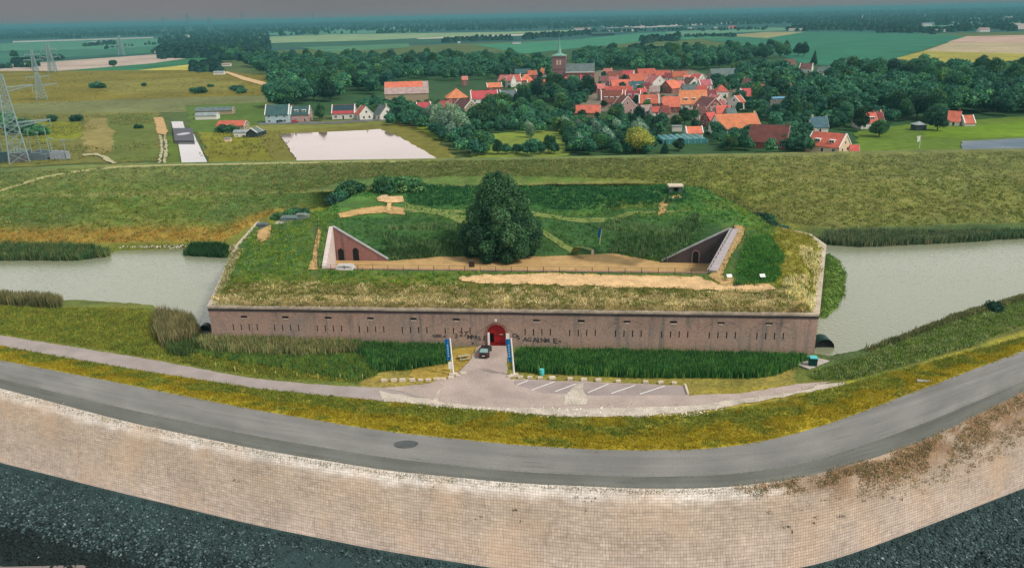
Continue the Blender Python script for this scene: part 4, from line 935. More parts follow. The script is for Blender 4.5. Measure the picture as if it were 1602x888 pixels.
# bank of grass against the right wall
ip = [(1281, 402), (1296, 398), (1312, 408), (1323, 430), (1320, 460), (1308, 482), (1292, 496), (1276, 496)]
IP = [g(a, b, MW)[:2] for a, b in ip]; ci = np.mean(IP, 0); Vi = []; Fi = []; nr_ = 7; k_ = 40
for j in range(nr_):
    t = 1.12 - j * 1.1 / (nr_ - 1)
    for i in range(k_):
        u = i / k_ * len(IP); a, b = IP[int(u) % len(IP)], IP[(int(u) + 1) % len(IP)]; q = a + (b - a) * (u % 1); q = ci + (q - ci) * t
        Vi.append((q[0], q[1], MW - .4 + 1.5 * (1 - max(0, t - .1) ** 2.2 / 1.15) + .15 * noise.noise(Vector((q[0] * .6, q[1] * .6, 0)))))
for j in range(nr_ - 1):
    for i in range(k_): Fi.append((j * k_ + i, j * k_ + (i + 1) % k_, (j + 1) * k_ + (i + 1) % k_, (j + 1) * k_ + i))
isl = mesh_np('grass_bank', Vi, Fi, GROUND, cols=np.tile(C(104, 130, 52, .8), (len(Vi), 1)), smooth=True); isl['kind'] = 'structure'
BV2 = make_bvh(isl)
def isl_z(x, y): h = BV2.ray_cast(Vector((x, y, 60)), Vector((0, 0, -1))); return h[0].z if h[0] is not None else MW
P = scatter(ip, 900, z=MW, seed=26, hf=isl_z); blades('bank_grass', P, .3, .16, 6, pick(len(P), [(84, 118, 48), (98, 126, 52), (70, 100, 46)]), lean=.8, seed=26)
P = np.concatenate([scatter([(-60, 182), (240, 178), (262, 252), (-60, 262)], 2600, z=PZ, seed=27, hf=lambda x, y: PZ), scatter([(-60, 114), (330, 112), (425, 122), (428, 148), (-60, 172)], 1800, z=PZ, seed=28, hf=lambda x, y: PZ), scatter([(300, 205), (440, 207), (470, 256), (325, 256)], 250, z=PZ, seed=29, hf=lambda x, y: PZ + .5)])
nn = noise2(P, .03, 4); P = P[nn > -.12]; blades('rough_grass', P, .6, .6, 4, pick(len(P), [(116, 118, 56), (138, 130, 70), (92, 108, 50), (150, 138, 84)], k=.95), lean=1.2, spread=1.2, seed=27)
# rocks of the shore
def rocks(name, P, S, cols, m, seed=1):
    rg = np.random.default_rng(seed); base = np.array([(0, 0, 1), (.9, 0, .25), (.28, .86, .25), (-.72, .53, .25), (-.72, -.53, .25), (.28, -.86, .25), (.5, .4, -.5), (-.5, .4, -.5), (0, -.6, -.5)])
    fc = np.array([(0, 1, 2), (0, 2, 3), (0, 3, 4), (0, 4, 5), (0, 5, 1), (1, 6, 2), (2, 7, 3), (3, 7, 4), (4, 8, 5), (5, 8, 1), (2, 6, 7), (4, 7, 8), (1, 8, 6)])
    n = len(P); a = rg.uniform(0, 6.28, n); ca, sa = np.cos(a), np.sin(a); B_ = np.repeat(base[None], n, 0) * (1 + .35 * rg.uniform(-1, 1, (n, 9, 3)))
    B_ *= (S[:, None] * np.stack([rg.uniform(.7, 1.3, n), rg.uniform(.6, 1, n), rg.uniform(.45, .85, n)], 1))[:, None, :]
    Xr = B_[..., 0] * ca[:, None] - B_[..., 1] * sa[:, None]; Yr = B_[..., 0] * sa[:, None] + B_[..., 1] * ca[:, None]
    V = np.stack([Xr, Yr, B_[..., 2]], -1) + P[:, None, :]; F_ = (fc[None] + (np.arange(n) * 9)[:, None, None]).reshape(-1, 3)
    o = mesh_np(name, V.reshape(-1, 3), F_, m, cols=np.repeat(cols, 9, 0)); o['kind'] = 'stuff'; return o
RBV = make_bvh(bpy.data.objects['rock_slope']); 
def rock_z(x, y): h = RBV.ray_cast(Vector((x, y, 60)), Vector((0, 0, -1))); return h[0].z if h[0] is not None else -4
rg = np.random.default_rng(31); Q = []; T_ = []
while len(Q) < 30000:
    x = rg.uniform(-60, 1700); t = rg.uniform(0, 1.0); 
    if 430 < x < 1180 and t < .85 and rg.uniform() < .9: continue
    p = g(x, float(cE(x)) + 2, -2.8) * t + g(x, float(cW(x)), -4.7) * (1 - t); Q.append((p[0], p[1], rock_z(p[0], p[1]))); T_.append(t)
Q = np.array(Q); T_ = np.array(T_); S_ = rg.uniform(.14, .36, len(Q)) * (1 - .3 * T_); u = rg.uniform(0, 1, len(Q))
cc = mixc(C(18, 32, 30, .8), C(46, 66, 64, .8), sm(T_ + .15 * rg.normal(0, 1, len(Q)), .3, .6)); cc = blend(cc, C(78, 98, 96, .8), ((u < .30) & (T_ > .3) & (T_ < .93)) * 1.0); cc = blend(cc, C(118, 138, 134, .8), ((u < .025) & (T_ > .3) & (T_ < .93)) * 1.0); cc = blend(cc, C(160, 170, 166, .8), (u > .998) * 1.0)
rocks('riprap', Q, S_, cc, ROCK, 31)
# rough brown growth where the slope meets the road on the right, crumbs and tufts on the paving
def pavep(px, t): a = g(px, float(cA(px)), 1.0); b = g(px, float(cE(px)), -2.8); p = a * (1 - t) + b * t; return p
rg = np.random.default_rng(33); Q = []
while len(Q) < 2600:
    x = rg.uniform(1150, 1720); f = min(1, (x - 1150) / 360)
    if rg.uniform() > f * 1.6 + .05: continue
    t = abs(rg.normal(0, .06 + .20 * f)) + (.0 if rg.uniform() < .6 else .1 * f)
    if t > .62: continue
    if noise.noise(Vector((x * .02, t * 6, 3))) < -.12: continue
    Q.append(pavep(x, t))
blades('scrubby_growth', np.array(Q), .26, .12, 5, pick(len(Q), [(168, 138, 104), (136, 126, 84), (112, 108, 76), (184, 158, 124)]), lean=.9, seed=33)
Q = [pavep(rg.uniform(-60, 1300), abs(rg.normal(0, .035))) for _ in range(1500)]; blades('edge_weeds', np.array(Q), .14, .08, 5, pick(len(Q), [(130, 120, 90), (90, 96, 70), (190, 180, 160)]), lean=.9, seed=34)
Q = []
for px, py in ((907, 776), (918, 783), (925, 779), (931, 778), (915, 798), (907, 806), (740, 812), (746, 800), (808, 798), (816, 812), (803, 808), (756, 804), (370, 751), (677, 760), (1232, 823), (1240, 829), (1223, 817), (1250, 812), (1275, 810), (1270, 817), (1152, 796), (1205, 800), (1314, 806), (1470, 735), (1473, 728), (1395, 742)):
    # position on the slope: search t
    best = min(((abs(toppix(pavep(px, t)[None])[1][0] - py), t) for t in np.linspace(.02, .98, 60)))[1]; p = pavep(px, best)
    for _ in range(int(rg.integers(1, 4))): Q.append(p + np.array([rg.normal(0, .25), rg.normal(0, .18), 0]))
blades('paving_tufts', np.array(Q), .17, .09, 6, pick(len(Q), [(70, 60, 40), (90, 76, 54), (60, 60, 40)]), lean=.8, spread=.12, seed=35)
Q = [pavep(rg.uniform(-60, 1700), 0) * (1 - u_) + pavep(0, 0) * 0 for u_ in [0.0]]
Q = []
for _ in range(900):
    x = rg.uniform(-60, 1700); p = g(x, float(cS(x)), 1.0); Q.append(p + np.array([rg.normal(0, .05), rg.normal(0, .06), .03]))
blades('seam_weeds', np.array(Q), .05, .12, 4, pick(len(Q), [(84, 84, 70), (100, 98, 84)], k=.8), lean=1.5, seed=37)
Q = []; q2 = []
for E2 in SEDGE:
    for (xa, ya) in E2:
        for _ in range(2): x, y = xa + rg.normal(0, .25), ya + rg.normal(0, .35); Q.append((x, y, ramp_z(x, y) + .1))
blades('sand_edge_grass', np.array(Q), .32, .12, 5, pick(len(Q), [(90, 112, 46), (124, 126, 56), (150, 140, 84), (70, 100, 42)]), lean=.9, spread=.25, seed=38)
for E2 in EDGES:
    for k in range(len(E2)):
        a, b = np.array(E2[k]), np.array(E2[(k + 1) % len(E2)]); L_ = np.linalg.norm(b - a)
        for _ in range(int(L_ * 2.2)): q2.append(a + (b - a) * rg.uniform() + np.array([rg.normal(0, .22), rg.normal(0, .22), 0]))
blades('path_edge_grass', np.array(q2), .2, .1, 4, pick(len(q2), [(150, 138, 60), (124, 126, 56), (168, 150, 90)]), lean=.9, spread=.2, seed=39)
# loose stones along the rubble strip
rg = np.random.default_rng(36); Q = np.array([g(rg.uniform(640, 1130), rg.uniform(636, 652), GZ) for _ in range(700)]); Q = np.concatenate([Q, np.array([g(rg.uniform(186, 312), rg.uniform(381, 388), -1.2) for _ in range(250)]), np.array([g(rg.uniform(480, 1000) * 0 + a, b, GZ) for a, b in ((1124, 638), (660, 631), (642, 629), (680, 632), (860, 634), (978, 654), (1000, 653))])])
rocks('loose_rubble', Q, rg.uniform(.07, .26, len(Q)), pick(len(Q), [(200, 190, 176), (170, 160, 150), (220, 212, 200)]), ROCK, 36)

# ---- trees
def leafcloud(lobes, n, size, seed, cols, fuzz=1.04):
    """leaf-sized cards through the outer volume of overlapping lobes; returns V, F, col"""
    rg = np.random.default_rng(seed); L_ = np.array(lobes, float); wts = (L_[:, 3] * L_[:, 4] + L_[:, 4] * L_[:, 5]); wts /= wts.sum()
    k = rg.choice(len(L_), n * 2, p=wts); d = rg.normal(0, 1, (n * 2, 3)); d /= np.linalg.norm(d, axis=1)[:, None]; r = rg.uniform(.72, fuzz, n * 2) ** .8
    P = L_[k, :3] + d * L_[k, 3:6] * r[:, None]
    keep = np.ones(len(P), bool)
    for j in range(len(L_)):
        q = (P - L_[j, :3]) / L_[j, 3:6]; keep &= ~((np.linalg.norm(q, axis=1) < .66) & (k != j))
    keep &= P[:, 2] > .05
    P = P[keep][:n]; d = d[keep][:n]; k = k[keep][:n]; m = len(P)
    nrm = d * .7 + rg.normal(0, .6, (m, 3)); nrm /= np.linalg.norm(nrm, axis=1)[:, None]; t = np.cross(nrm, rg.normal(0, 1, (m, 3))); t /= np.linalg.norm(t, axis=1)[:, None]; b = np.cross(nrm, t)
    s = size * rg.uniform(.55, 1.3, m)[:, None]; t *= s; b *= s * rg.uniform(.5, .9, m)[:, None]
    V = np.stack([P - t - b * .3, P - t * .1 - b, P + t, P + t * .2 + b], 1).reshape(-1, 3); V[:, 2] = np.maximum(V[:, 2], 0.02)
    F_ = np.arange(m * 4).reshape(-1, 4); cl = np.array(cols); c = cl[rg.integers(0, len(cl), len(L_))][k] * (1 + .3 * rg.uniform(-1, 1, (m, 1)))
    return V, F_, np.repeat(c, 4, 0)
def core(lobes, k, col):
    V = []; F_ = []; cc = []
    for j, (x, y, z, a, b, c_) in enumerate(lobes):
        i0 = len(V); nu, nv = 7, 5
        for v in range(nv):
            ph = math.pi * (v + .5) / nv
            for u_ in range(nu):
                th = 2 * math.pi * u_ / nu + v * .4; rr = k * (1 + .18 * noise.noise(Vector((u_ * 1.7, v * 1.3, j))))
                V.append((x + a * rr * math.sin(ph) * math.cos(th), y + b * rr * math.sin(ph) * math.sin(th), max(.1, z + c_ * rr * math.cos(ph))))
        for v in range(nv - 1):
            for u_ in range(nu): F_.append((i0 + v * nu + u_, i0 + v * nu + (u_ + 1) % nu, i0 + (v + 1) * nu + (u_ + 1) % nu, i0 + (v + 1) * nu + u_))
        F_.append((i0, i0 + 2, i0 + 4, i0 + 6)); 
    return np.array(V), np.array(F_), np.tile(col, (len(V), 1))
def crownmesh(name, lobes, n, size, seed, cols, m=None, parent=None, corek=.72, fuzz=1.12):
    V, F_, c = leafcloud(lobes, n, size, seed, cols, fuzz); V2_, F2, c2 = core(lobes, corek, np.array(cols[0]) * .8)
    return mesh_np(name, np.concatenate([V, V2_]), np.concatenate([F_, F2 + len(V)]), m or LEAF, parent, cols=np.concatenate([c, c2]))
def lobes_for(kind, seed, h, r):
    rr = random.Random(seed); L_ = []
    if kind == 'broad':
        L_.append((0, 0, h * .55, r * .72, r * .72, h * .36))
        for i in range(11):
            a = rr.uniform(0, 6.28); q = rr.uniform(.35, .75) * r; z = h * rr.uniform(.38, .82); s = r * rr.uniform(.30, .5); L_.append((q * math.cos(a) * (1.15 - z / h * .6), q * math.sin(a) * (1.15 - z / h * .6), z, s, s, s * .85))
        L_.append((rr.uniform(-.2, .2) * r, rr.uniform(-.2, .2) * r, h * .84, r * .42, r * .42, h * .17))
    elif kind == 'willow':
        L_.append((0, 0, h * .5, r * .6, r * .6, h * .42))
        for i in range(9):
            a = rr.uniform(0, 6.28); q = rr.uniform(.3, .6) * r; z = h * rr.uniform(.35, .8); s = r * rr.uniform(.25, .4); L_.append((q * math.cos(a), q * math.sin(a), z, s, s, s * 1.7))
    elif kind == 'conifer':
        for i in range(8): t = i / 7; L_.append((rr.uniform(-.08, .08) * r, rr.uniform(-.08, .08) * r, h * (.14 + .76 * t), r * (1 - .85 * t), r * (1 - .85 * t), h * .11))
    elif kind == 'bush':
        for i in range(8): a = rr.uniform(0, 6.28); q = rr.uniform(.1, .6) * r; s = r * rr.uniform(.4, .6); L_.append((q * math.cos(a), q * math.sin(a), h * rr.uniform(.3, .55), s, s, h * rr.uniform(.3, .45)))
    return L_
def tree_proto(name, kind, seed, h, r, cols, n, size, limbs=4):
    root = empty(name, (0, 0, 0)); L_ = lobes_for(kind, seed, h, r); crownmesh('crown', L_, n, size, seed, cols, parent=root)
    mb = MB(); mb.tube((0, 0, -.5), (0, 0, h * .5), r * .07, r * .035, 7)
    for i in range(limbs):
        l = L_[(i * 2 + 1) % len(L_)]; mb.tube((0, 0, h * (.22 + .06 * i)), (l[0], l[1], l[2]), r * .03, r * .012, 5)
    mb.build('trunk', BARK, root)
    note_kids(root); return root
DG = [C(30, 66, 50, 1.55), C(40, 80, 56, 1.55), C(50, 88, 56, 1.55), C(26, 58, 46, 1.55)]; MG = [C(56, 96, 62, 1.55), C(70, 108, 62, 1.55), C(44, 84, 56, 1.55)]; SG = [C(92, 120, 98, 1.55), C(80, 110, 88, 1.55), C(108, 132, 108, 1.55)]; YG = [C(134, 148, 62, 1.55), C(112, 134, 58, 1.55), C(150, 156, 74, 1.55)]
PROTO = {}
for k_, (nm, kd, h, r, cs, n_, sz) in {'d1': ('broadleaf_tree', 'broad', 16, 7.5, DG, 2600, .50), 'd2': ('broadleaf_tree', 'broad', 15, 6.5, DG, 2300, .48), 'd3': ('broadleaf_tree', 'broad', 17, 7, MG, 2600, .50), 'd4': ('broadleaf_tree', 'broad', 13, 7, MG, 2200, .48),
        'm1': ('garden_tree', 'broad', 8, 4, MG, 1500, .34), 'm2': ('garden_tree', 'broad', 7, 3.6, DG, 1400, .32), 'w1': ('willow_tree', 'willow', 12, 5, SG, 2200, .36), 'w2': ('willow_tree', 'willow', 10, 4.6, SG, 2000, .34), 'y1': ('broadleaf_tree', 'broad', 10, 7, YG, 2800, .36),
        'c1': ('conifer_tree', 'conifer', 12, 3.2, DG, 1300, .36), 'b1': ('bush', 'bush', 3, 2.6, DG, 650, .26), 'b2': ('bush', 'bush', 2.4, 2.6, MG, 600, .26), 'p1': ('poplar_tree', 'conifer', 16, 3.0, DG, 900, .5)}.items():
    PROTO[k_] = tree_proto(nm, kd, 40 + len(PROTO), h, r, cs, n_, sz)
USED = set()
def put(k, x, y, z, s, label, cat, group=None, sz=None, rz=None):
    p = PROTO[k]
    if k in USED: t = copy_tree(p, None)
    else: t = p; USED.add(k)
    t.location = (float(x), float(y), float(z)); t.scale = (s * random.uniform(.85, 1.2), s * random.uniform(.85, 1.2), (sz or s) * random.uniform(.85, 1.18)); t.rotation_euler = (0, 0, random.uniform(0, 6.28) if rz is None else rz)
    tag(t, label, cat, group); return t
# the big tree in the courtyard
tb = g(785, 397, 0); BT = empty('big_tree', (tb[0], tb[1], 0)); tag(BT, 'huge dark dense tree with branches down to the ground inside the fort courtyard', 'tree')
rr = random.Random(5); L_ = [(0, 0, 5.5, 8, 7.6, 5.5), (0, 0, 12, 5.2, 5.2, 5.5), (-.5, 0, 16.5, 3.9, 3.9, 3.4)]
for i in range(110):
    t = rr.uniform(0, 1) ** 1.15; a = rr.uniform(0, 6.28); R_ = 10.6 * (1 - t) ** .6 * (1 if t < .7 else .95) + 1.0; R_ = min(R_, 10.0 if t > .12 else 9.4); z = 1.4 + t * 16.8; s = rr.uniform(.9, 2.0) * (1 - .3 * t)
    L_.append((R_ * math.cos(a) * .93, R_ * math.sin(a) * .93, z, s, s, s * rr.uniform(.8, 1.2)))
L_ += [(-2.8, 0, 19.0, 1.3, 1.3, 1.7), (2.0, -.5, 18.4, 1.2, 1.2, 1.7), (-.6, 0, 19.8, .9, .9, 1.4), (6.2, 1, 10.5, 1.3, 1.3, 1.6), (-6.8, -1, 9.5, 1.3, 1.3, 1.5), (4, 0, 14.8, 1.6, 1.6, 1.7), (-4.4, 0, 15, 1.5, 1.5, 1.9)]
crownmesh('crown', L_, 70000, .28, 77, [C(40, 72, 46, 1.45), C(54, 88, 54, 1.45), C(32, 62, 42, 1.45), C(72, 104, 68, 1.45)], m=mat('dark_leaves', None, attr=True, var=.2, scale=.5, trans=.3), parent=BT, fuzz=1.5)
mb = MB(); mb.tube((0, 0, -.5), (0, 0, 9), .7, .4, 12); mb.tube((0, 0, 9), (-.4, 0, 17), .4, .12, 8)
for i in range(8): l = L_[6 + i * 5]; mb.tube((0, 0, 2 + i), (l[0] * .9, l[1] * .9, l[2]), .25, .07, 6)
mb.build('trunk', BARK, BT); BT.scale = (.93, .93, .95)
# village and wood trees: (photo polygon of crown feet, count, kinds, scale, label, group)
def dart(poly, n, z, seed, mind):
    rg = np.random.default_rng(seed); W_ = [tuple(g(a, b, z)[:2]) for a, b in poly]; xa, xb = min(p[0] for p in W_), max(p[0] for p in W_); ya, yb = min(p[1] for p in W_), max(p[1] for p in W_); out = []; k = 0
    while len(out) < n and k < 20000:
        k += 1; x, y = rg.uniform(xa, xb), rg.uniform(ya, yb)
        if inpoly(x, y, W_) and all((x - a) ** 2 + (y - b) ** 2 > mind * mind for a, b in out): out.append((x, y))
    return out
HPIX = []
GREG = [
    ([(430, 178), (500, 160), (600, 158), (612, 140), (600, 128), (520, 118), (440, 112), (425, 130)], 46, ('d1', 'd2', 'd3', 'd4'), (.8, 1.1), 15, 'dark green broadleaf tree in the wood behind the pond houses', 'wood behind the pond houses'),
    ([(600, 128), (860, 118), (850, 104), (700, 96), (560, 96), (440, 100), (440, 112), (520, 118)], 44, ('d1', 'd2', 'd3', 'd4'), (.85, 1.1), 19, 'dark green broadleaf tree in the wood left of the church', 'wood left of the church'),
    ([(930, 110), (1060, 112), (1180, 96), (1280, 88), (1260, 76), (1100, 84), (900, 92)], 40, ('d1', 'd2', 'd3', 'd4'), (.8, 1.1), 20, 'dark green broadleaf tree in the wood behind the church and village', 'wood behind the church'),
    ([(1300, 150), (1420, 178), (1560, 180), (1700, 172), (1700, 132), (1500, 126), (1320, 122)], 52, ('d1', 'd2', 'd3', 'd4', 'd1'), (.85, 1.2), 15, 'dark green broadleaf tree in the thick wood right of the village', 'thick wood on the right'),
    ([(1175, 190), (1270, 200), (1320, 205), (1330, 165), (1270, 150), (1240, 135), (1190, 150)], 22, ('d1', 'd3', 'd2', 'm1'), (.6, .95), 12, 'round dark green tree among the scattered houses right of the village', 'trees among the right hand houses'),
    ([(668, 205), (735, 232), (728, 212), (672, 192)], 7, ('w1', 'w2'), (.85, 1.1), 8, 'silvery green willow tree beside the pond bank', 'silvery willows by the pond bank'),
    ([(735, 234), (745, 244), (890, 240), (1020, 236), (1025, 214), (900, 200), (870, 206), (885, 232), (820, 236)], 74, ('m1', 'm2', 'w2', 'b1', 'm1', 'm2', 'c1'), (.5, 1.05), 5, 'mid green tree in the gardens just behind the long dike', 'garden trees just behind the dike'),
    ([(735, 204), (870, 200), (900, 180), (860, 168), (800, 165), (740, 180)], 22, ('d2', 'm1', 'd4', 'm2'), (.6, .95), 10, 'dark garden tree between the lawns and the orange roofs', 'dark garden trees left of the orange roofs'),
    ([(830, 162), (905, 165), (935, 155), (925, 142), (880, 140), (835, 148)], 13, ('d2', 'd1', 'd4'), (.6, .85), 11, 'dark tree in the churchyard gardens in front of the church', 'dark trees in front of the church'),
    ([(1000, 205), (1060, 212), (1090, 196), (1040, 185), (960, 185), (930, 195)], 14, ('m1', 'm2', 'm1'), (.7, 1.1), 9, 'small green tree in the back gardens below the orange houses', 'back garden trees below the orange houses'),
    ([(1100, 236), (1230, 238), (1210, 226), (1140, 222), (1095, 226)], 9, ('m1', 'm2', 'b2'), (.55, .8), 8, 'dark green tree in front of the long orange barn', 'trees in front of the long orange barn'),
    ([(1130, 130), (1230, 150), (1230, 118), (1140, 118)], 14, ('d2', 'd4', 'm1'), (.6, .8), 13, 'dark tree between the grey roofed houses and the village', 'trees by the grey roofed houses'),
    ([(360, 96), (432, 112), (440, 100), (380, 84), (320, 84)], 16, ('d1', 'd2', 'd3'), (.8, 1.1), 20, 'dark tree at the left end of the far wood', 'left end of the far wood'),
    ([(1400, 190), (1490, 196), (1480, 184), (1400, 180)], 7, ('d2', 'd4'), (.7, .9), 12, 'dark rounded tree at the edge of the right hand meadow', 'trees at the edge of the right hand meadow'),
]
def hides(x, y, h):                                          # would a tree here stand right in front of a house
    (lx,), (ly,) = toppix(np.array([[x, y, PZ]]))
    if (742 < lx < 884 and 210 < ly < 240) or (1028 < lx < 1114 and 214 < ly < 262): return True
    (tx,), (ty,) = toppix(np.array([[x, y, PZ]])); (_,), (tt,) = toppix(np.array([[x, y, PZ + h]]))
    for (a, b), (hx, hy) in zip(HOMES, HPIX):
        if b > y and abs(hx - tx) < 17 and tt < hy + 2 and ty > hy: return True
    return False
def place_woods():
    HX, HY = toppix(np.array([[a, b, 5] for a, b in HOMES])); HPIX.extend(zip(HX, HY))
    rg = np.random.default_rng(91); n = 0
    for a, b in HOMES:                                       # shrubs and small trees in the gardens between the houses
        px, py = HPIX[HOMES.index((a, b))]
        if not (740 < px < 1160 and 108 < py < 215): continue
        for _ in range(3):
            x, y = a + rg.uniform(-14, 14), b + rg.uniform(-13, -6)
            if any((x - c) ** 2 + (y - d) ** 2 < 60 for c, d in HOMES): continue
            if n < 150: put(['b1', 'b2', 'm1', 'm2', 'b1'][int(rg.integers(0, 5))], x, y, PZ, rg.uniform(.45, .85), 'small green garden shrub or tree between the orange roofed houses', 'shrub', 'garden shrubs between the houses'); n += 1
    for i, (poly, n, ks, (s0, s1), md, lb, gp) in enumerate(GREG):
        for x, y in dart(poly, n, PZ, 100 + i, md * .72):
            if any((x - a) ** 2 + (y - b) ** 2 < 64 for a, b in HOMES): continue
            if 'wood' not in gp and hides(x, y, 8 if s1 < 1.2 else 11): continue
            put(random.choice(ks), x, y, PZ, random.uniform(s0, s1) * 1.1, lb, 'tree', gp)
def woodland():
    # the closed canopy between the trees one can tell apart: lobed crowns with loose leaf clumps, one mass
    base = []
    for q in range(5):
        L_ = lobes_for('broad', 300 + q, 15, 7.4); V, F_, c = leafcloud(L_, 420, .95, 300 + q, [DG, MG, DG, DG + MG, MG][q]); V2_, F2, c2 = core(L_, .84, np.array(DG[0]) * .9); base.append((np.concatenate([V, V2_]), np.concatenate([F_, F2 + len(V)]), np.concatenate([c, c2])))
    VV = []; FF = []; CC = []; o = 0; rg = np.random.default_rng(77)
    for poly, n, md, *ex in WOODS:
        for x, y in dart(poly, n, PZ, n, md):
            if any((x - a) ** 2 + (y - b) ** 2 < (60 if ex else 240) for a, b in HOMES): continue
            if ex and hides(x, y, 7): continue
            V, F_, c = base[rg.integers(0, 5)]; a = rg.uniform(0, 6.28); s = rg.uniform(.7, 1.08) if not ex else rg.uniform(*ex[0]); R_ = np.array([[math.cos(a), -math.sin(a), 0], [math.sin(a), math.cos(a), 0], [0, 0, 1]])
            VV.append(V @ R_.T * s + np.array([x, y, PZ])); FF.append(F_ + o); CC.append(c * rg.uniform(.7, 1.3)); o += len(V)
    w_ = mesh_np('woodland', np.concatenate(VV), np.concatenate(FF), LEAF, cols=np.concatenate(CC)); w_['kind'] = 'stuff'
WOODS = [([(424, 172), (500, 158), (560, 154), (600, 150), (596, 130), (870, 122), (860, 103), (700, 99), (540, 98), (440, 97), (372, 95), (404, 112), (428, 132)], 420, 8.5),
         ([(900, 110), (1060, 114), (1130, 108), (1190, 92), (1240, 90), (1100, 88), (900, 90)], 210, 9),
         ([(1292, 150), (1330, 172), (1420, 178), (1560, 182), (1750, 174), (1750, 124), (1500, 122), (1310, 116)], 330, 8),
         ([(1150, 125), (1195, 150), (1290, 195), (1340, 195), (1330, 150), (1290, 140), (1190, 112)], 60, 12),
         ([(672, 208), (728, 246), (1000, 244), (1100, 240), (1240, 240), (1250, 226), (1100, 212), (1010, 196), (905, 198), (872, 186), (800, 172), (740, 182), (680, 188)], 330, 4.5, (.26, .5)),
         ([(1230, 240), (1265, 240), (1265, 200), (1400, 204), (1400, 188), (1300, 180), (1200, 184)], 70, 6, (.35, .6)),
         ([(600, 196), (668, 205), (680, 190), (640, 168), (560, 166), (560, 178), (640, 184)], 60, 5, (.3, .55)),
         ([(845, 160), (905, 170), (925, 150), (905, 138), (850, 142)], 60, 6, (.35, .6)), ([(1120, 150), (1200, 190), (1210, 150), (1150, 128), (1110, 122)], 50, 6, (.35, .6))]
# single trees
for k, px, py, s, lb in (('y1', 997, 240, 1.05, 'yellow-green round tree just behind the dike, left of the tunnel greenhouse'), ('d4', 178, 105, .85, 'lone round dark tree on the bare pink field'), ('d1', 48, 108, .9, 'dark tree beside the thin pylons at the left of the bare pink field'), ('d1', 23, 91, 1.0, 'lone dark tree on the teal field at the far left'),
        ('d1', 432, 106, 1.25, 'tallest tree at the left corner of the wood'), ('d3', 503, 190, .55, 'green tree left of the house with solar panels'), ('m1', 500, 186, .9, 'light green willow like tree behind the house with solar panels'), ('m2', 620, 192, 1.2, 'dark tree right of the white gabled house by the pond'), ('m2', 640, 194, 1.1, 'dark conical tree at the right end of the pond'), ('d3', 650, 188, .5, 'taller dark tree behind the right end of the pond'), ('c1', 793, 186, .8, 'dark olive cypress beside the red roofed house with white edges'),
        ('c1', 1273, 102, 1.25, 'tall dark conifer at the top right of the village'), ('d1', 1240, 190, 1.0, 'large round bright green tree right of the blue flat roof'), ('d4', 1375, 215, .7, 'round dark tree behind the yacht yard on the right'), ('d2', 1345, 205, .7, 'green tree right of the white house on the dike'), ('m1', 765, 232, .8, 'small dark shrubby tree below the willows'), ('w2', 830, 216, .7, 'small pale tree standing on the lawn'), ('c1', 1040, 240, .55, 'small dark conifer in front of the tunnel greenhouse'), ('m1', 1190, 190, .8, 'small tree behind the dark hipped farmhouse'),
        ('m2', 1062, 236, .9, 'dark bush like tree in front of the middle of the tunnel greenhouse'), ('d2', 1466, 205, .75, 'biggest rounded tree beside the red roofed cottages on the right')):
    p = g(px, py, PZ); put(k, p[0], p[1], PZ, s, lb, 'tree')
for i, (px, py, s) in enumerate(((383, 214, .5), (350, 207, 1.6), (345, 206, 1.5), (357, 208, 1.4), (364, 207, 1.4), (160, 138, 2), (150, 138, 2.2), (225, 135, 1.2), (315, 146, 2), (306, 145, 1.8), (330, 136, 1.3), (372, 143, 2.2), (380, 146, 2.2), (366, 141, 1.6), (85, 190, 1.6), (118, 190, 1.8), (218, 201, 1.0), (30, 206, 2.6), (12, 200, 3), (45, 208, 2.4), (60, 212, 2.2), (20, 210, 2.2), (0, 196, 3))):
    p = g(px, py, PZ); put('b1' if i % 2 else 'b2', p[0], p[1], PZ, s, 'dark green bush on the rough land between the pylons and the sheds', 'bush', 'bushes on the rough land at the left')
for i, (px, py, s) in enumerate(((545, 296, 1.3), (552, 294, 1.5), (538, 301, 1.2), (530, 307, 1.1), (560, 294, 1.1), (520, 314, 1.0), (512, 319, .9), (503, 324, .8))):
    p = g(px, py + 2, 7.5); put('b1', p[0], p[1], ramp_z(p[0], p[1], 7) - .4, s, 'dark grey-green bush on the rear left edge of the rampart', 'bush', 'bushes on the rear left edge of the rampart')
for i, (px, py, s) in enumerate(((448, 335, .9), (436, 337, .8), (460, 333, .9), (470, 333, .8), (427, 338, .6))):
    p = g(px, py + 2, 6.5); put('b2', p[0], p[1] + 2, 5.4, s, 'low dark shrub behind the concrete blocks on the left of the rampart', 'bush', 'shrubs behind the concrete blocks')
for i, (px, py, s) in enumerate(((1192, 334, .9), (1202, 340, .9), (1212, 346, .9), (1222, 350, .8), (1185, 330, .7), (1232, 354, .8))):
    p = g(px, py + 2, 6.5); put('b1', p[0] + .5, p[1] + 2, 4.2, s, 'dark bush along the fence at the rear right of the rampart', 'bush', 'bushes along the rear right fence')
for px, py, s in ((610, 296, 2.0), (625, 296, 1.9), (638, 297, 1.7), (598, 300, 1.5)):
    p = g(px, py + 2, 8.5); put('b2', p[0], p[1], ramp_z(p[0], p[1], 8) - .5, s, 'broad dark bush on the back of the rampart behind the sandy hollow', 'bush', 'bushes behind the sandy hollow')
p = g(1558, 487, -1.2); put('b1', p[0], p[1], ground_z(p[0], p[1]) - .3, .75, 'lone dark bush on the right bank of the moat beside the road', 'bush')
p = g(256, 505, -1.2); rg = np.random.default_rng(41); mb = MB()
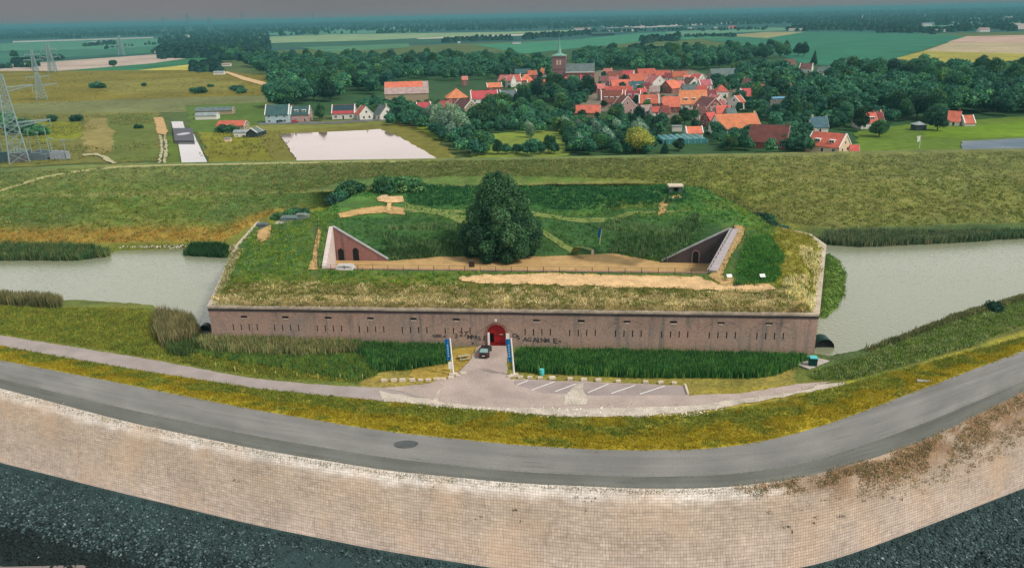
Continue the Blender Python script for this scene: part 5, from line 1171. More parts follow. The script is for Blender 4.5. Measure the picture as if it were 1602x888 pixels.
for i in range(34):
    a = rg.uniform(0, 6.28); L1 = rg.uniform(1.8, 4.2); q = np.array([math.cos(a), math.sin(a)]) * rg.uniform(.1, 1.4); top = (q[0] * 1.0, q[1], L1); mb.tube((q[0] * .2, q[1] * .2, 0), top, .05, .015, 4)
    for j in range(4): t = rg.uniform(.4, .95); b = (q[0] * t, q[1] * t, L1 * t); mb.tube(b, (b[0] + rg.normal(0, .4), b[1] + rg.normal(0, .4), b[2] + rg.uniform(.2, .7)), .022, .008, 3)
ds = mb.build('dead_shrub', mat('dry_twigs', C(140, 126, 100, .8))); ds.location = (p[0], p[1], ground_z(p[0], p[1])); tag(ds, 'leafless twiggy shrub above the dry reeds at the left end of the moat bank', 'shrub')
for i, (px, py) in enumerate(((640, 160), (655, 158), (670, 156), (612, 164), (598, 166), (626, 162), (584, 168), (570, 166), (556, 168), (686, 157), (700, 160))):
    p = g(px, py + 12, PZ); put('d4', p[0], p[1], PZ, .42, 'hedge tree in the green row in front of the big barn', 'tree', 'hedge trees in front of the big barn')

# far woods and hedgerows that read as one mass
def lowtrees(name, P, S, cols, seed):
    rg = np.random.default_rng(seed); n = len(P); nu, nv = 6, 3; base = []
    for v in range(nv):
        ph = [.42, .95, 1.5][v]
        for u_ in range(nu): th = 2 * math.pi * u_ / nu + v * .5; base.append((math.sin(ph) * math.cos(th), math.sin(ph) * math.sin(th), math.cos(ph)))
    base = np.array(base); fc = [];
    for v in range(nv - 1):
        for u_ in range(nu): fc.append((v * nu + u_, v * nu + (u_ + 1) % nu, (v + 1) * nu + (u_ + 1) % nu, (v + 1) * nu + u_))
    fc.append((0, 1, 2, 3)); fc.append((3, 4, 5, 0)); fc = np.array(fc); m = len(base)
    B_ = np.repeat(base[None], n, 0) * (1 + .22 * rg.uniform(-1, 1, (n, m, 1))); B_[:, 2 * nu:, 2] = 0
    B_ = B_ * np.stack([S, S, S * rg.uniform(1.1, 1.7, n)], 1)[:, None, :]; V = B_ + P[:, None, :]; F_ = (fc[None] + (np.arange(n) * m)[:, None, None]).reshape(-1, 4)
    c = np.repeat(cols * (1 + .25 * rg.uniform(-1, 1, (n, 1))), m, 0); o = mesh_np(name, V.reshape(-1, 3), F_, BLADE, cols=c); o['kind'] = 'stuff'; return o
rg = np.random.default_rng(51); Q = []; S_ = []
def hz(x): return 24.84 - (x - 792) * .0219
def farband(x0, x1, y0, y1, n, s0, s1):                      # pixel band below the horizon
    for _ in range(n):
        x = rg.uniform(x0, x1); y = hz(x) + rg.uniform(y0, y1) ; Q.append(g(x, y, PZ)); S_.append(rg.uniform(s0, s1))
farband(-150, 1750, 2.4, 5, 2500, 14, 24)
farband(-150, 1750, 4.0, 10, 7000, 10, 16)
farband(-150, 1750, 6, 19, 5200, 6, 10)
farband(700, 1750, 10, 22, 2600, 5, 9)
farband(250, 420, 20, 56, 700, 5, 9)
farband(1240, 1602, 22, 30, 500, 5, 8)
def hedge(pts, n, s0, s1, j=.8):
    for _ in range(n):
        k = rg.integers(0, len(pts) - 1); t = rg.uniform(); x = pts[k][0] * (1 - t) + pts[k + 1][0] * t; y = pts[k][1] * (1 - t) + pts[k + 1][1] * t + rg.normal(0, j); Q.append(g(x, y, PZ)); S_.append(rg.uniform(s0, s1))
for pts, n, s0, s1, j in (([(160, 76), (260, 68), (330, 62), (420, 56)], 60, 3, 5, .6), ([(130, 72), (180, 68)], 40, 4, 7, 1), ([(820, 60), (870, 56), (930, 52)], 130, 5, 8, 1.2), ([(860, 56), (1000, 48), (1200, 46)], 150, 4, 6, .8), ([(1040, 58), (1110, 57), (1150, 57)], 90, 3, 5, .4),
        ([(1230, 47), (1330, 45), (1400, 48)], 240, 5, 8, 1), ([(1370, 50), (1460, 50), (1545, 44), (1590, 46)], 220, 5, 8, 1.4), ([(1320, 46), (1440, 42)], 200, 4, 7, 1.2), ([(690, 66), (760, 62), (800, 62)], 120, 4, 7, 1), ([(440, 56), (520, 50)], 22, 5, 8, .4), ([(590, 52), (620, 51), (720, 47)], 60, 5, 8, .5), ([(20, 98), (100, 92)], 160, 3, 5, .7),
        ([(0, 107), (60, 104)], 20, 3, 5, .5), ([(300, 110), (345, 112)], 60, 4, 6, 1), ([(300, 106), (345, 104)], 70, 4, 6, 1.5), ([(240, 82), (330, 80)], 90, 4, 6, 1.2), ([(1000, 66), (1060, 62)], 60, 5, 8, 1.5), ([(980, 84), (1100, 82)], 60, 6, 8, 1.4), ([(0, 62), (90, 58)], 40, 6, 9, .4), ([(95, 60), (125, 59.5)], 8, 7, 9, .2),
        ([(330, 90), (420, 92)], 60, 6, 9, 2)): hedge(pts, n, s0, s1, j)
Q = np.array(Q); S_ = np.array(S_); lowtrees('distant_woods', Q, S_, pick(len(Q), [(28, 62, 56), (36, 72, 60), (24, 54, 52), (44, 80, 62)]), 52)
# rows of separate far trees
for gp, lb, pts in (('poplars in a row at the far left', 'slim dark poplar in the row on the far left field', [(97 + i * 4.2, 60.3 - i * .12) for i in range(8)]), ('small trees in a line beyond the wood', 'small dark tree in the line on the pale field beyond the wood', [(402, 58), (411, 58), (420, 57.5), (455, 56), (472, 55), (497, 54.5), (515, 53.5), (524, 53), (535, 54), (550, 53), (557, 52.5)]),
        ('dark trees in a group on the far pale field', 'dark tree of the small group on the far pale field', [(595, 54), (600, 53.5), (610, 53), (645, 51), (652, 51), (660, 50), (668, 50)])):
    for px, py in pts: p = g(px, py, PZ); put('p1' if 'poplar' in lb else 'd2', p[0], p[1], PZ, random.uniform(.6, .9) if 'poplar' not in lb else .9, lb, 'tree', gp)
for px, py, s, lb in ((440, 58, 1.5, 'larger dark tree at the left of the far tree line'), (494, 57, 1.6, 'rounded dark tree in the middle of the far tree line'), (992, 42, 1.6, 'dark clump tree on the far road behind the church'), (1060, 62, 1.0, 'lone round tree on the green field behind the church'), (18, 61, 1.1, 'dark tree at the far left end of the pale strip')):
    p = g(px, py, PZ); put('d1', p[0], p[1], PZ, s, lb, 'tree')

# ------------------------------------------------------------------ houses
def rmat(n, c, k=.72): return mat(n, C(*c, k), var=.2, scale=.4, fine=(2.5, .16), rnd=.16)
HOMES = []
ROOFS = dict(o=rmat('orange_tiles', (214, 122, 92)), r=rmat('red_tiles', (200, 98, 86)), p=rmat('pink_red_tiles', (198, 118, 112)), m=rmat('maroon_tiles', (132, 68, 64)), b=rmat('brown_tiles', (122, 84, 78)),
             g=rmat('grey_tiles', (104, 118, 116)), t=rmat('slate_green_tiles', (66, 98, 96)), s=rmat('blue_grey_slates', (78, 110, 118)), w=rmat('light_grey_sheet', (150, 160, 160)), k=rmat('pinkish_grey_sheet', (172, 150, 142)), d=rmat('dark_brown_tiles', (112, 64, 58)), n=rmat('solar_panels', (50, 74, 80)), u=rmat('blue_sheet', (110, 170, 196)))
WALLS = dict(w=mat('white_wall', C(224, 220, 210, .85), var=.05), r=mat('red_brick_wall', C(150, 90, 78, .85), var=.12), p=mat('pink_brick_wall', C(186, 150, 144, .85), var=.1), c=mat('cream_wall', C(220, 194, 160, .85), var=.06), g=mat('grey_wall', C(140, 140, 134, .85), var=.1), d=mat('dark_wall', C(50, 60, 62, .85), var=.1), t=mat('tan_wall', C(166, 148, 122, .85), var=.1), a=mat('glass_and_white_wall', C(170, 196, 200, .85), var=.1), y=mat('pale_ochre_wall', C(200, 176, 136, .85), var=.08))
TRIM = WHITE
def window(mbW, x, y, z, w_, h_, side, parent, nm='window', dx=0):
    """side 'f' front (-y), 'b' back, 'l' / 'r' gables; x along the wall"""
    m2 = MB()
    if side in 'fb':
        s = -1 if side == 'f' else 1
        m2.box(x - w_ / 2 - .12, x + w_ / 2 + .12, y + (s * .07 if s < 0 else 0), y + (0 if s < 0 else .07), z - h_ / 2 - .12, z + h_ / 2 + .12, 0)
        for a, b in ((x - w_ / 2, x - .05), (x + .05, x + w_ / 2)): m2.box(a, b, y + (s * .085 if s < 0 else .04), y + (-.04 if s < 0 else .085), z - h_ / 2, z + h_ / 2, 1)
    else:
        s = -1 if side == 'l' else 1
        m2.box(y + (s * .07 if s < 0 else 0), y + (0 if s < 0 else .07), x - w_ / 2 - .12, x + w_ / 2 + .12, z - h_ / 2 - .12, z + h_ / 2 + .12, 0)
        m2.box(y + (s * .085 if s < 0 else .04), y + (-.04 if s < 0 else .085), x - w_ / 2, x + w_ / 2, z - h_ / 2, z + h_ / 2, 1)
    return m2.build(nm, [TRIM, WINP], parent)
def house(px, py, Lp, label, roof='o', wall='r', D=8.0, he=3.2, rot=0, kind='gable', trim=False, dormers=0, chim=1, name='house', cat='house', win=True, hr=None, Lm=None, zc=None):
    """px,py: photo position of the middle of the roof, Lp: photo length of its ridge"""
    hr = hr or (D * .46 if kind in ('gable', 'hip', 'pyramid') else .3); zmid = (zc if zc is not None else he + hr * .5)
    p = g(px, py, PZ + zmid); L_ = Lm or Lp * mpp(px, py, PZ + zmid) / max(.45, abs(math.cos(math.radians(rot)))); L_ = max(3.0, L_)
    if 740 < px < 1200 and 105 < py < 215 and kind != 'flat': L_ *= 1.16; D = D * 1.18; hr = hr * 1.12
    h = tag(empty(name, (p[0], p[1], PZ), math.radians(rot)), label, cat); HOMES.append((p[0], p[1]))
    a, d = L_ / 2, D / 2; mb = MB()
    mb.face([(-a, -d, 0), (a, -d, 0), (a, -d, he), (-a, -d, he)]); mb.face([(a, d, 0), (-a, d, 0), (-a, d, he), (a, d, he)])
    if kind == 'gable':
        mb.face([(a, -d, 0), (a, d, 0), (a, d, he), (a, 0, he + hr), (a, -d, he)]); mb.face([(-a, d, 0), (-a, -d, 0), (-a, -d, he), (-a, 0, he + hr), (-a, d, he)])
    else:
        mb.face([(a, -d, 0), (a, d, 0), (a, d, he), (a, -d, he)]); mb.face([(-a, d, 0), (-a, -d, 0), (-a, -d, he), (-a, d, he)])
    mb.build('wall', WALLS[wall], h)
    mb = MB(); o = .35; th = .18; e = a + (.25 if not trim else .05); sl = hr / d
    if kind == 'gable':
        for s in (-1, 1):
            y0, z0 = s * (d + o), he - o * sl
            q = [(-e, y0, z0), (e, y0, z0), (e, 0, he + hr), (-e, 0, he + hr)]; q2 = [(x, y, z + th) for x, y, z in q]
            mb.face(q2); mb.face(q); mb.face([q[0], q[1], q2[1], q2[0]]); mb.face([q[1], q[2], q2[2], q2[1]]); mb.face([q[3], q[0], q2[0], q2[3]])
    elif kind in ('hip', 'pyramid'):
        r_ = 0.01 if kind == 'pyramid' else max(.01, a - d * .8); z0 = he - .05; b = [(-a - o, -d - o, z0), (a + o, -d - o, z0), (a + o, d + o, z0), (-a - o, d + o, z0)]; t = [(-r_, 0, he + hr), (r_, 0, he + hr)]
        mb.face([b[0], b[1], t[1], t[0]]); mb.face([b[2], b[3], t[0], t[1]]); mb.face([b[1], b[2], t[1]]); mb.face([b[3], b[0], t[0]]); mb.face(b[::-1])
    else: mb.box(-a - .15, a + .15, -d - .15, d + .15, he, he + .3)
    rf = mb.build('roof', ROOFS[roof], h)
    if kind == 'gable' and (trim or True):
        for s in ((-1, 1) if trim else (1,)):
            mb = MB(); wd = .42 if trim else .16; x0_ = s * (e + .01); x1_ = s * (e + (.16 if trim else .06))
            for sy in (-1, 1):
                A = (sy * (d + o), he - o * sl); B = (0, he + hr); P = [(A[0], A[1] - .1), (B[0], B[1] - .1), (B[0], B[1] + wd), (A[0], A[1] + wd)]
                for xx in (x0_, x1_): mb.face([(xx, y, z) for y, z in P])
                mb.face([(x0_ - s * (.3 if trim else 0), P[3][0], P[3][1]), (x1_, P[3][0], P[3][1]), (x1_, P[2][0], P[2][1]), (x0_ - s * (.3 if trim else 0), P[2][0], P[2][1])])
            mb.build('bargeboard', TRIM, h)
    rng = random.Random(int(px * 7 + py))
    if chim and kind != 'flat':
        mb = MB(); cx = rng.choice((-1, 1)) * (a - .7) if chim == 1 else -(a - .8); mb.box(cx - .35, cx + .35, -.3, .3, he + hr - .5, he + hr + .95); mb.box(cx - .42, cx + .42, -.37, .37, he + hr + .95, he + hr + 1.1)
        mb.build('chimney', WALLS['c'] if rng.random() < .4 else WALLS['r'], rf)
    for k in range(dormers):
        x = (-a + L_ * (k + .5) / dormers) * .85; y0 = -d * .72; z0 = he + (1 - .72) * hr - .1; mb = MB(); w_ = min(2.2, L_ / dormers * .6); hh = 1.35
        mb.box(x - w_ / 2, x + w_ / 2, y0 - .1, y0 + (hh + .2) / sl, z0, z0 + hh, 0); mb.box(x - w_ / 2 - .15, x + w_ / 2 + .15, y0 - .25, y0 + (hh + .3) / sl, z0 + hh, z0 + hh + .12, 0); mb.box(x - w_ / 2 + .18, x - .07, y0 - .13, y0 - .09, z0 + .28, z0 + hh - .2, 1); mb.box(x + .07, x + w_ / 2 - .18, y0 - .13, y0 - .09, z0 + .28, z0 + hh - .2, 1)
        mb.build('dormer', [TRIM, WINP], rf)
    if win:
        n_ = max(1, int(L_ / 4)); dn = n_ // 2
        for k in range(n_):
            x = -a + L_ * (k + .5) / n_
            if k == dn and he > 2: mb = MB(); mb.box(x - .6, x + .6, -d - .09, -d, 0, 2.3, 0); mb.box(x - .45, x + .45, -d - .12, -d - .08, 0, 2.15, 1); mb.build('door', [TRIM, WALLS['d']], h)
            else: window(None, x, -d, 1.55 if he < 4.5 else 1.5, 1.3, 1.3, 'f', h)
            if he > 4.6: window(None, x, -d, 4.1, 1.2, 1.2, 'f', h)
        if kind == 'gable':
            sides = 'r' if rot <= 15 else 'l'
            for sgn in (-1, 1): window(None, sgn * d * .42, a if sides == 'r' else -a, 1.6, 1.1, 1.3, sides, h)
            window(None, 0, a if sides == 'r' else -a, he + hr * .33, 1.1, 1.2, sides, h)
    return h
H_ = house
H_(773, 133, 20, 'small orange roofed house with white edges at the left end of the village', 'o', 'r', 6, 2.8, 8, trim=True)
H_(757, 148, 36, 'red roofed house with broad white gable edges behind the blue-grey sheet roofed shed', 'r', 'w', 9, 3.0, 9, trim=True)
H_(793, 122, 18, 'tall white house with pinkish red roof at the left edge of the village', 'p', 'w', 8, 5.2, -25, dormers=1)
H_(806, 122, 13, 'narrow red roofed house with white gable between two wider orange roofs', 'r', 'w', 9, 4.2, 12, trim=True)
H_(823, 121, 17, 'plain orange hipped roof in the group left of the church tower', 'o', 'r', 9, 4.2, 5, 'hip')
H_(817, 111.5, 20, 'grey-green roofed house at the back of the group left of the church', 't', 'g', 7, 5, 8)
H_(832, 114, 12, 'small red roof behind the group left of the church', 'r', 'r', 7, 5.2, 10)
H_(842, 131, 30, 'wide red-orange roof with one white dormer below the church tower', 'r', 'w', 10, 3.2, 12, trim=True, dormers=1)
H_(854, 111, 13, 'orange-red gabled roof just left of the church tower', 'o', 'w', 8, 3.6, -15)
H_(881, 124, 15, 'small red roof showing above the trees below the church tower', 'r', 'w', 6, 3.5, 18)
H_(951, 111, 11, 'pink-red roofed white house just right of the church', 'p', 'w', 7, 4, -10)
H_(962, 116, 20, 'brownish red roof with a pale patch right of the church', 'm', 'r', 8, 3.5, -3)
H_(982, 115, 16, 'red roof with a tall white gable facing right, beyond the long orange roof', 'r', 'w', 8, 3.6, -22, trim=True)
H_(997, 121, 24, 'broad red roof to the left of the bright white gabled house', 'r', 'r', 10, 3.6, 12, dormers=0)
H_(971, 129.5, 26, 'long plain orange roof below the church nave', 'o', 't', 8, 3.0, 3)
H_(922, 134, 8, 'small pale gable end standing on its own in front of the church', 'b', 't', 6, 4, 60, trim=True)
H_(938, 135, 13, 'small rosy roof between the pale gable end and the long orange roof', 'p', 'r', 6, 3, 10)
H_(968, 141, 36, 'large orange-red roof directly behind the maroon house with white dormers', 'r', 'r', 9, 3.6, -5)
H_(957, 151, 28, 'big maroon roofed house with three white dormers and long white gable edges', 'm', 'p', 11, 2.8, -6, trim=True, dormers=3, hr=6)
hh_ = H_(977, 158, 10, 'steep pinkish gable front with white edges, joined to the right of the maroon house', 'm', 'p', 9, 4.0, -80, trim=True, hr=5, Lm=10)
H_(990, 148, 20, 'dark red roof with two white roof windows right of the maroon house', 'm', 'r', 9, 3.4, -8, dormers=2, trim=True)
H_(996, 133, 20, 'blue-grey slate roof with a white dormer in the middle of the village', 's', 'w', 9, 3.4, 0, dormers=1)
H_(919, 170, 34, 'long low orange roof on its own at the near left of the village', 'o', 't', 12, 2.4, -8, hr=3.2, win=False)
H_(1010, 113, 24, 'large red roof at the very back of the village', 'r', 'r', 10, 4.4, 14)
H_(1025, 124, 10, 'bright white house with a steep white gable in the middle of the village', 'p', 'w', 10, 5, -70, trim=True, Lm=12, hr=4.5)
H_(1037, 115, 18, 'orange-pink roof immediately right of the white gabled house', 'o', 'r', 8, 4, -14)
H_(1062, 116, 20, 'red roof with a yellowish wall at the back right of the village', 'r', 'y', 8, 3.6, 3)
H_(1049, 132, 16, 'orange roof sloping behind the round green tree in the village', 'o', 'r', 10, 3.6, 40)
H_(1063, 131, 10, 'small pink roof beside the grey roofed house with a white gable', 'p', 'r', 7, 3.4, 20)
H_(1080, 127, 14, 'brown roofed house with a white A-shaped gable in the upper right of the village', 'b', 'w', 9, 3.8, -65, trim=True, Lm=10)
H_(1090, 121, 11, 'bright red slope right of the white A-shaped gable', 'r', 'w', 8, 4.4, -50, trim=True)
H_(1102, 129, 16, 'low rosy roof with white edges at the right edge of the village', 'p', 'w', 7, 3.4, 8, trim=True)
H_(1079, 138, 22, 'grey weathered roof with a pale skylight between orange roofs', 'g', 'g', 9, 3.0, 5)
H_(1128, 138, 16, 'isolated orange hipped roof right of the village centre', 'o', 'w', 8, 4, 0, 'hip')
H_(1015, 155, 26, 'orange roof with a white dormer right of the pinkish gable front', 'o', 'r', 9, 3.2, -7, dormers=1, trim=True)
H_(1050, 159, 22, 'plain salmon orange roof left of the biggest orange roof', 'o', 'r', 10, 3.6, -12)
H_(1083, 152, 36, 'biggest orange roof of the village with three small dormers', 'o', 'w', 14, 3.0, -4, dormers=3, hr=6.5, trim=False)
H_(1108, 160, 12, 'brick gabled house with a brown roof at the right end of the biggest orange roof', 'b', 'r', 10, 4, -68, Lm=11)
H_(1112, 147, 12, 'maroon roof right behind the biggest orange roof', 'm', 'r', 8, 3.8, 10)
H_(1120, 154, 7, 'narrow white gabled house among the red roofs on the right', 'p', 'w', 7, 4, -70, trim=True, Lm=8)
H_(1126, 161, 12, 'little crimson roof at the foot of the narrow white gable', 'p', 'w', 5, 2.8, 5)
H_(1025, 171, 12, 'little red lean roof below the two orange roofs', 'r', 'w', 5, 2.4, 10, chim=0)
H_(1010, 169, 14, 'grey-pink shed roof next to the little red lean roof', 'k', 'g', 6, 2.4, 12, chim=0)
H_(1131, 172, 18, 'orange roof behind the left end of the long orange barn', 'o', 'w', 8, 3, -8, trim=False)
H_(1110, 182, 12, 'red roof touching the grey gable of the long orange barn', 'r', 'r', 7, 3.2, 24)
H_(1085, 203, 22, 'small orange garage roof behind the tunnel greenhouse', 'o', 'w', 5, 2.4, 2, trim=True, chim=0)
H_(1059, 197, 15, 'small white flat roofed shed behind the yellow-green tree', 'w', 'w', 4, 2.4, -6, 'flat', chim=0, win=False, name='shed', cat='shed')
H_(1150, 189, 56, 'long bright orange barn with a white front and grey gable end', 'o', 'w', 13, 3.6, 7, hr=5.2)
H_(1168, 145, 18, 'red roof half hidden by a dark tree, right of the village', 'r', 'w', 9, 3.6, 8, trim=True)
H_(1186, 138, 14, 'thin orange ridge with a yellowish chimney above the dark tree', 'o', 'y', 8, 3.8, 2)
H_(1153, 155, 10, 'low red roof with a white gable right of the village', 'r', 'w', 7, 4.2, 40, trim=True)
H_(1138, 113, 48, 'long grey roofed house with pale skylights behind the village', 'g', 'g', 12, 3, 6, dormers=0, hr=5)
H_(1173, 128, 15, 'small dark brown roof among the trees behind the village', 'b', 'r', 8, 3, -30)
H_(1196, 99, 12, 'maroon roofed house with a white dormer in the far row by the green field', 'm', 'w', 9, 4.5, 20, dormers=1)
H_(1209, 101, 16, 'pinkish brown roof with white dormer in the middle of the far row', 'k', 'p', 9, 4.5, -20, dormers=1)
H_(1230, 97, 24, 'wide brown roof at the right end of the far row by the green field', 'b', 'p', 10, 4.5, -5)
H_(1262, 103, 16, 'dark brown roof with white edge behind the dark round trees', 'b', 'w', 9, 4, -30, trim=True)
H_(1289, 108, 18, 'pale low house with a row of white windows in front of the green field', 'g', 'w', 8, 3.5, -4)
H_(1281, 128, 16, 'rosy red roof between dark trees at the upper right of the village', 'p', 'r', 9, 3.6, 14)
H_(1233, 135, 11, 'pink roof with a white dormer among the trees above the blue flat roof', 'p', 'r', 8, 4, 55, dormers=1)
H_(1216, 153, 30, 'long building with a pale blue flat roof among the trees', 'u', 'g', 9, 5, 2, 'flat', chim=0)
H_(1204, 207, 52, 'dark reddish brown farmhouse with two white windows just behind the dike', 'd', 'r', 15, 2.8, -24, dormers=0, hr=6.2)
H_(1297, 217, 40, 'cream house with red roof and two wide white dormers, partly behind the dike', 'r', 'c', 11, 2.8, -46, Lm=14, trim=True, dormers=2, hr=4.8)
H_(1336, 231.5, 12, 'low orange-red roof beside the cream house on the right', 'r', 'c', 5, 2.0, -12, chim=0, win=False)
H_(1280, 190, 24, 'grey roofed house behind the trees, left of the white pointed roof lantern', 's', 'w', 9, 3, -4)
H_(636, 136, 66, 'very large barn with a roof of orange tiles above and grey sheet below', 'k', 't', 26, 6, 6, name='barn', cat='barn', win=False, chim=0, hr=7)
H_(663, 165, 22, 'low red roofed house with a white edge right of the pond', 'r', 'w', 8, 2.6, 4, trim=True)
H_(697, 163, 18, 'second low red roof further right beyond the dark tree', 'r', 't', 8, 2.6, 2)
H_(714, 145, 19, 'orange pyramid shaped roof standing alone left of the village', 'o', 'r', 14, 3, 10, 'pyramid', hr=6, chim=0, Lm=15)
H_(728, 161, 22, 'weathered grey roof with a white A-frame gable left of the red roof with white edges', 'b', 't', 9, 3, -60, trim=True, Lm=16)
H_(727, 122, 9, 'tiny pink roof peeping out of the wood', 'p', 'r', 6, 5, 5)
H_(762, 164, 22, 'blue-grey sheet roofed shed in front of the red roof with white edges', 'w', 'g', 8, 2.4, 4, 'flat', chim=0)
H_(795, 147, 22, 'grey roofed building with white fascia behind the dark cypress', 'g', 'w', 9, 3, 10, trim=True)
H_(800, 158, 20, 'white sided low building with a pale roof in front of the grey roofed one', 'w', 'w', 7, 2.6, -12)
H_(435, 171, 36, 'tall slate green roofed house with a glazed white front by the pond', 't', 'a', 10, 5.0, 2, trim=True, hr=5.0, dormers=0, chim=0)
H_(471, 172, 28, 'pink brick house with slate green roof and two white dormers, joined to the glazed one', 't', 'p', 9, 4.2, 2, trim=True, hr=4.3, dormers=2)
hs_ = H_(538, 170, 35, 'white walled house with red roof and dark solar panels beside the pond', 'r', 'w', 9, 3.4, 2, trim=True, hr=4.4, chim=0)
H_(569, 172, 12, 'small white gabled house with a red roof edge right of the solar panel house', 'r', 'w', 8, 3.2, -62, trim=True, Lm=9, hr=4.2)
H_(600, 171, 14, 'white gabled house with a steep dark grey roof near the pond corner', 'g', 'w', 9, 3.2, -58, Lm=10, hr=4.8)
H_(336, 170, 56, 'long low grey roofed shed with a pale gable on the left meadow', 'g', 't', 8, 2.6, 5, name='shed', cat='shed', chim=0, win=False, hr=1.8)
H_(324, 178, 33, 'white walled shed with a light grey roof in front of the long grey one', 'w', 'w', 6, 2.6, 1, name='shed', cat='shed', chim=0, win=False, hr=1.4)
H_(364, 192, 42, 'low building with a faded red roof on the left meadow', 'r', 't', 9, 2.8, -2, chim=0, hr=2.2)
H_(379, 204.5, 24, 'white roofed stable left of the black gabled one', 'w', 'w', 5, 2.4, 8, name='stable', cat='stable', chim=0, win=False, hr=.9)
H_(397, 203, 10, 'small black gabled stable with a white edge on the left meadow', 'g', 'd', 6, 2.6, 80, name='stable', cat='stable', chim=0, win=False, trim=True, Lm=6, hr=2)
H_(409, 204, 10, 'little shed with white roof right of the black gabled stable', 'w', 'd', 4, 2.3, -6, 'flat', name='shed', cat='shed', chim=0, win=False)
H_(356, 216, 6, 'tiny cream hut alone on the grass left of the stables', 'w', 'c', 2.5, 1.8, 3, 'flat', name='hut', cat='hut', chim=0, win=False, Lm=2.6)
H_(1354, 183, 28, 'white walled house with red roof and two dormers in front of the right wood', 'r', 'w', 9, 3.2, 3, dormers=2)
H_(1372, 181, 14, 'partly hidden dark red roof joined to the right of the house with two dormers', 'm', 'w', 8, 3.4, -6)
H_(1493, 181, 15, 'red roofed white cottage at the edge of the right meadow', 'r', 'w', 9, 2.4, -28, hr=4.4)
H_(1513, 186, 16, 'low red roof with a little white gable next to the cottage', 'r', 'w', 7, 1.8, -3, trim=True, chim=0, win=False)
H_(1438, 192, 10, 'dark gazebo with a pale roof in front of the right wood', 'w', 'd', 5, 3, 0, 'pyramid', name='gazebo', cat='gazebo', chim=0, win=False, hr=1.4, Lm=5)
for px, py, Lp, rf, wl, rot, lb in ((913, 120, 10, 'r', 'w', 10, 'tiny red roof tucked against the far end of the church nave'), (946, 123, 13, 'b', 'p', 8, 'small brown roof just below the pink-red roofed white house by the church'), (960, 124, 12, 'p', 'w', -8, 'small rosy roof left of the long plain orange roof'), (1011, 135, 11, 'm', 'w', 10, 'small maroon roof right below the blue-grey slate roof'),
        (1024, 139, 13, 'k', 'p', -10, 'small faded pink roof between the blue-grey slate roof and the round garden trees'), (1003, 143, 12, 'r', 'w', 15, 'small red roof with pale walls above the orange roof with a white dormer'), (1098, 139, 13, 'r', 'r', -12, 'small red roof right of the grey weathered roof'), (1096, 172, 11, 'b', 'w', 8, 'little brown roof below the biggest orange roof'),
        (1118, 172, 11, 'k', 'w', -8, 'little pale roof between the crimson roof and the long orange barn'), (1142, 175, 12, 'g', 'g', 6, 'little grey roof behind the right half of the long orange barn'), (944, 146, 11, 'b', 'p', 10, 'small brown roof left of the big maroon house'), (1046, 118, 10, 'm', 'w', -12, 'small maroon roof at the back between the orange-pink and the red roofs'), (1073, 121, 9, 'o', 'w', 20, 'tiny orange roof left of the white A-shaped gable'), (1040, 171, 10, 'm', 'p', 5, 'tiny maroon lean roof below the salmon orange roof')):
    H_(px, py, Lp, lb, rf, wl, 7, 3, rot)
# solar panels and the orange upper half of the big barn roof
def slope_panel(h, L_, D, he, hr, x0, x1, t0, t1, m, nm):
    d = D / 2; sl = hr / d; mb = MB(); P = []
    for x, t in ((x0, t0), (x1, t0), (x1, t1), (x0, t1)): y = -d * (1 - t); P.append((x, y, he + hr * t + .26))
    mb.face(P); mb.face([(x, y, z - .08) for x, y, z in P]); 
    for i in range(4): a, b = P[i], P[(i + 1) % 4]; mb.face([a, b, (b[0], b[1], b[2] - .08), (a[0], a[1], a[2] - .08)])
    return mb.build(nm, m, h)
Ls = 35 * mpp(538, 170, PZ + 5.6); slope_panel(hs_, Ls, 9, 3.4, 4.4, -Ls * .46, Ls * .46, .28, .96, ROOFS['n'], 'solar_panels')
bn = [o for o in COL.objects if o.name.startswith('barn') and o.parent is None][0]; Lb = 66 * mpp(636, 136, PZ + 9.5); slope_panel(bn, Lb, 26, 6, 7, -Lb * .5, Lb * .38, .52, 1.0, ROOFS['o'], 'tiled_roof_half')
# tunnel greenhouse
p = g(1066, 222, PZ); gh = tag(empty('greenhouse', p, math.radians(3)), 'teal tunnel greenhouse with several rounded bays just behind the dike', 'greenhouse'); tk = mpp(1066, 222, PZ)
TEAL = mat('teal_film', C(70, 140, 140, .8), rough=.4, var=.15, scale=1)
for i in range(7):
    x = (-30 + i * 10) * tk; r_ = 5.1 * tk; mb = MB(); n = 10
    for k in range(n):
        a0, a1 = math.pi * k / n, math.pi * (k + 1) / n; q = [(x + r_ * math.cos(a), 1.2 + r_ * .75 * math.sin(a)) for a in (a0, a1)]
        mb.face([(q[0][0], -6, q[0][1]), (q[1][0], -6, q[1][1]), (q[1][0], 9, q[1][1]), (q[0][0], 9, q[0][1])])
    mb.face([(x + r_ * math.cos(math.pi * k / n), -6, 1.2 + r_ * .75 * math.sin(math.pi * k / n)) for k in range(n + 1)] + [(x - r_, -6, 0), (x + r_, -6, 0)])
    mb.build('bay', TEAL, gh); 
    mb = MB(); mb.tube((x + r_, -6.1, 0), (x + r_, -6.1, 1.4), .12); mb.box(x + r_ - .3, x + r_ + .3, -6, 9, 1.15, 1.35); mb.build('gutter', WALLS['a'], gh)
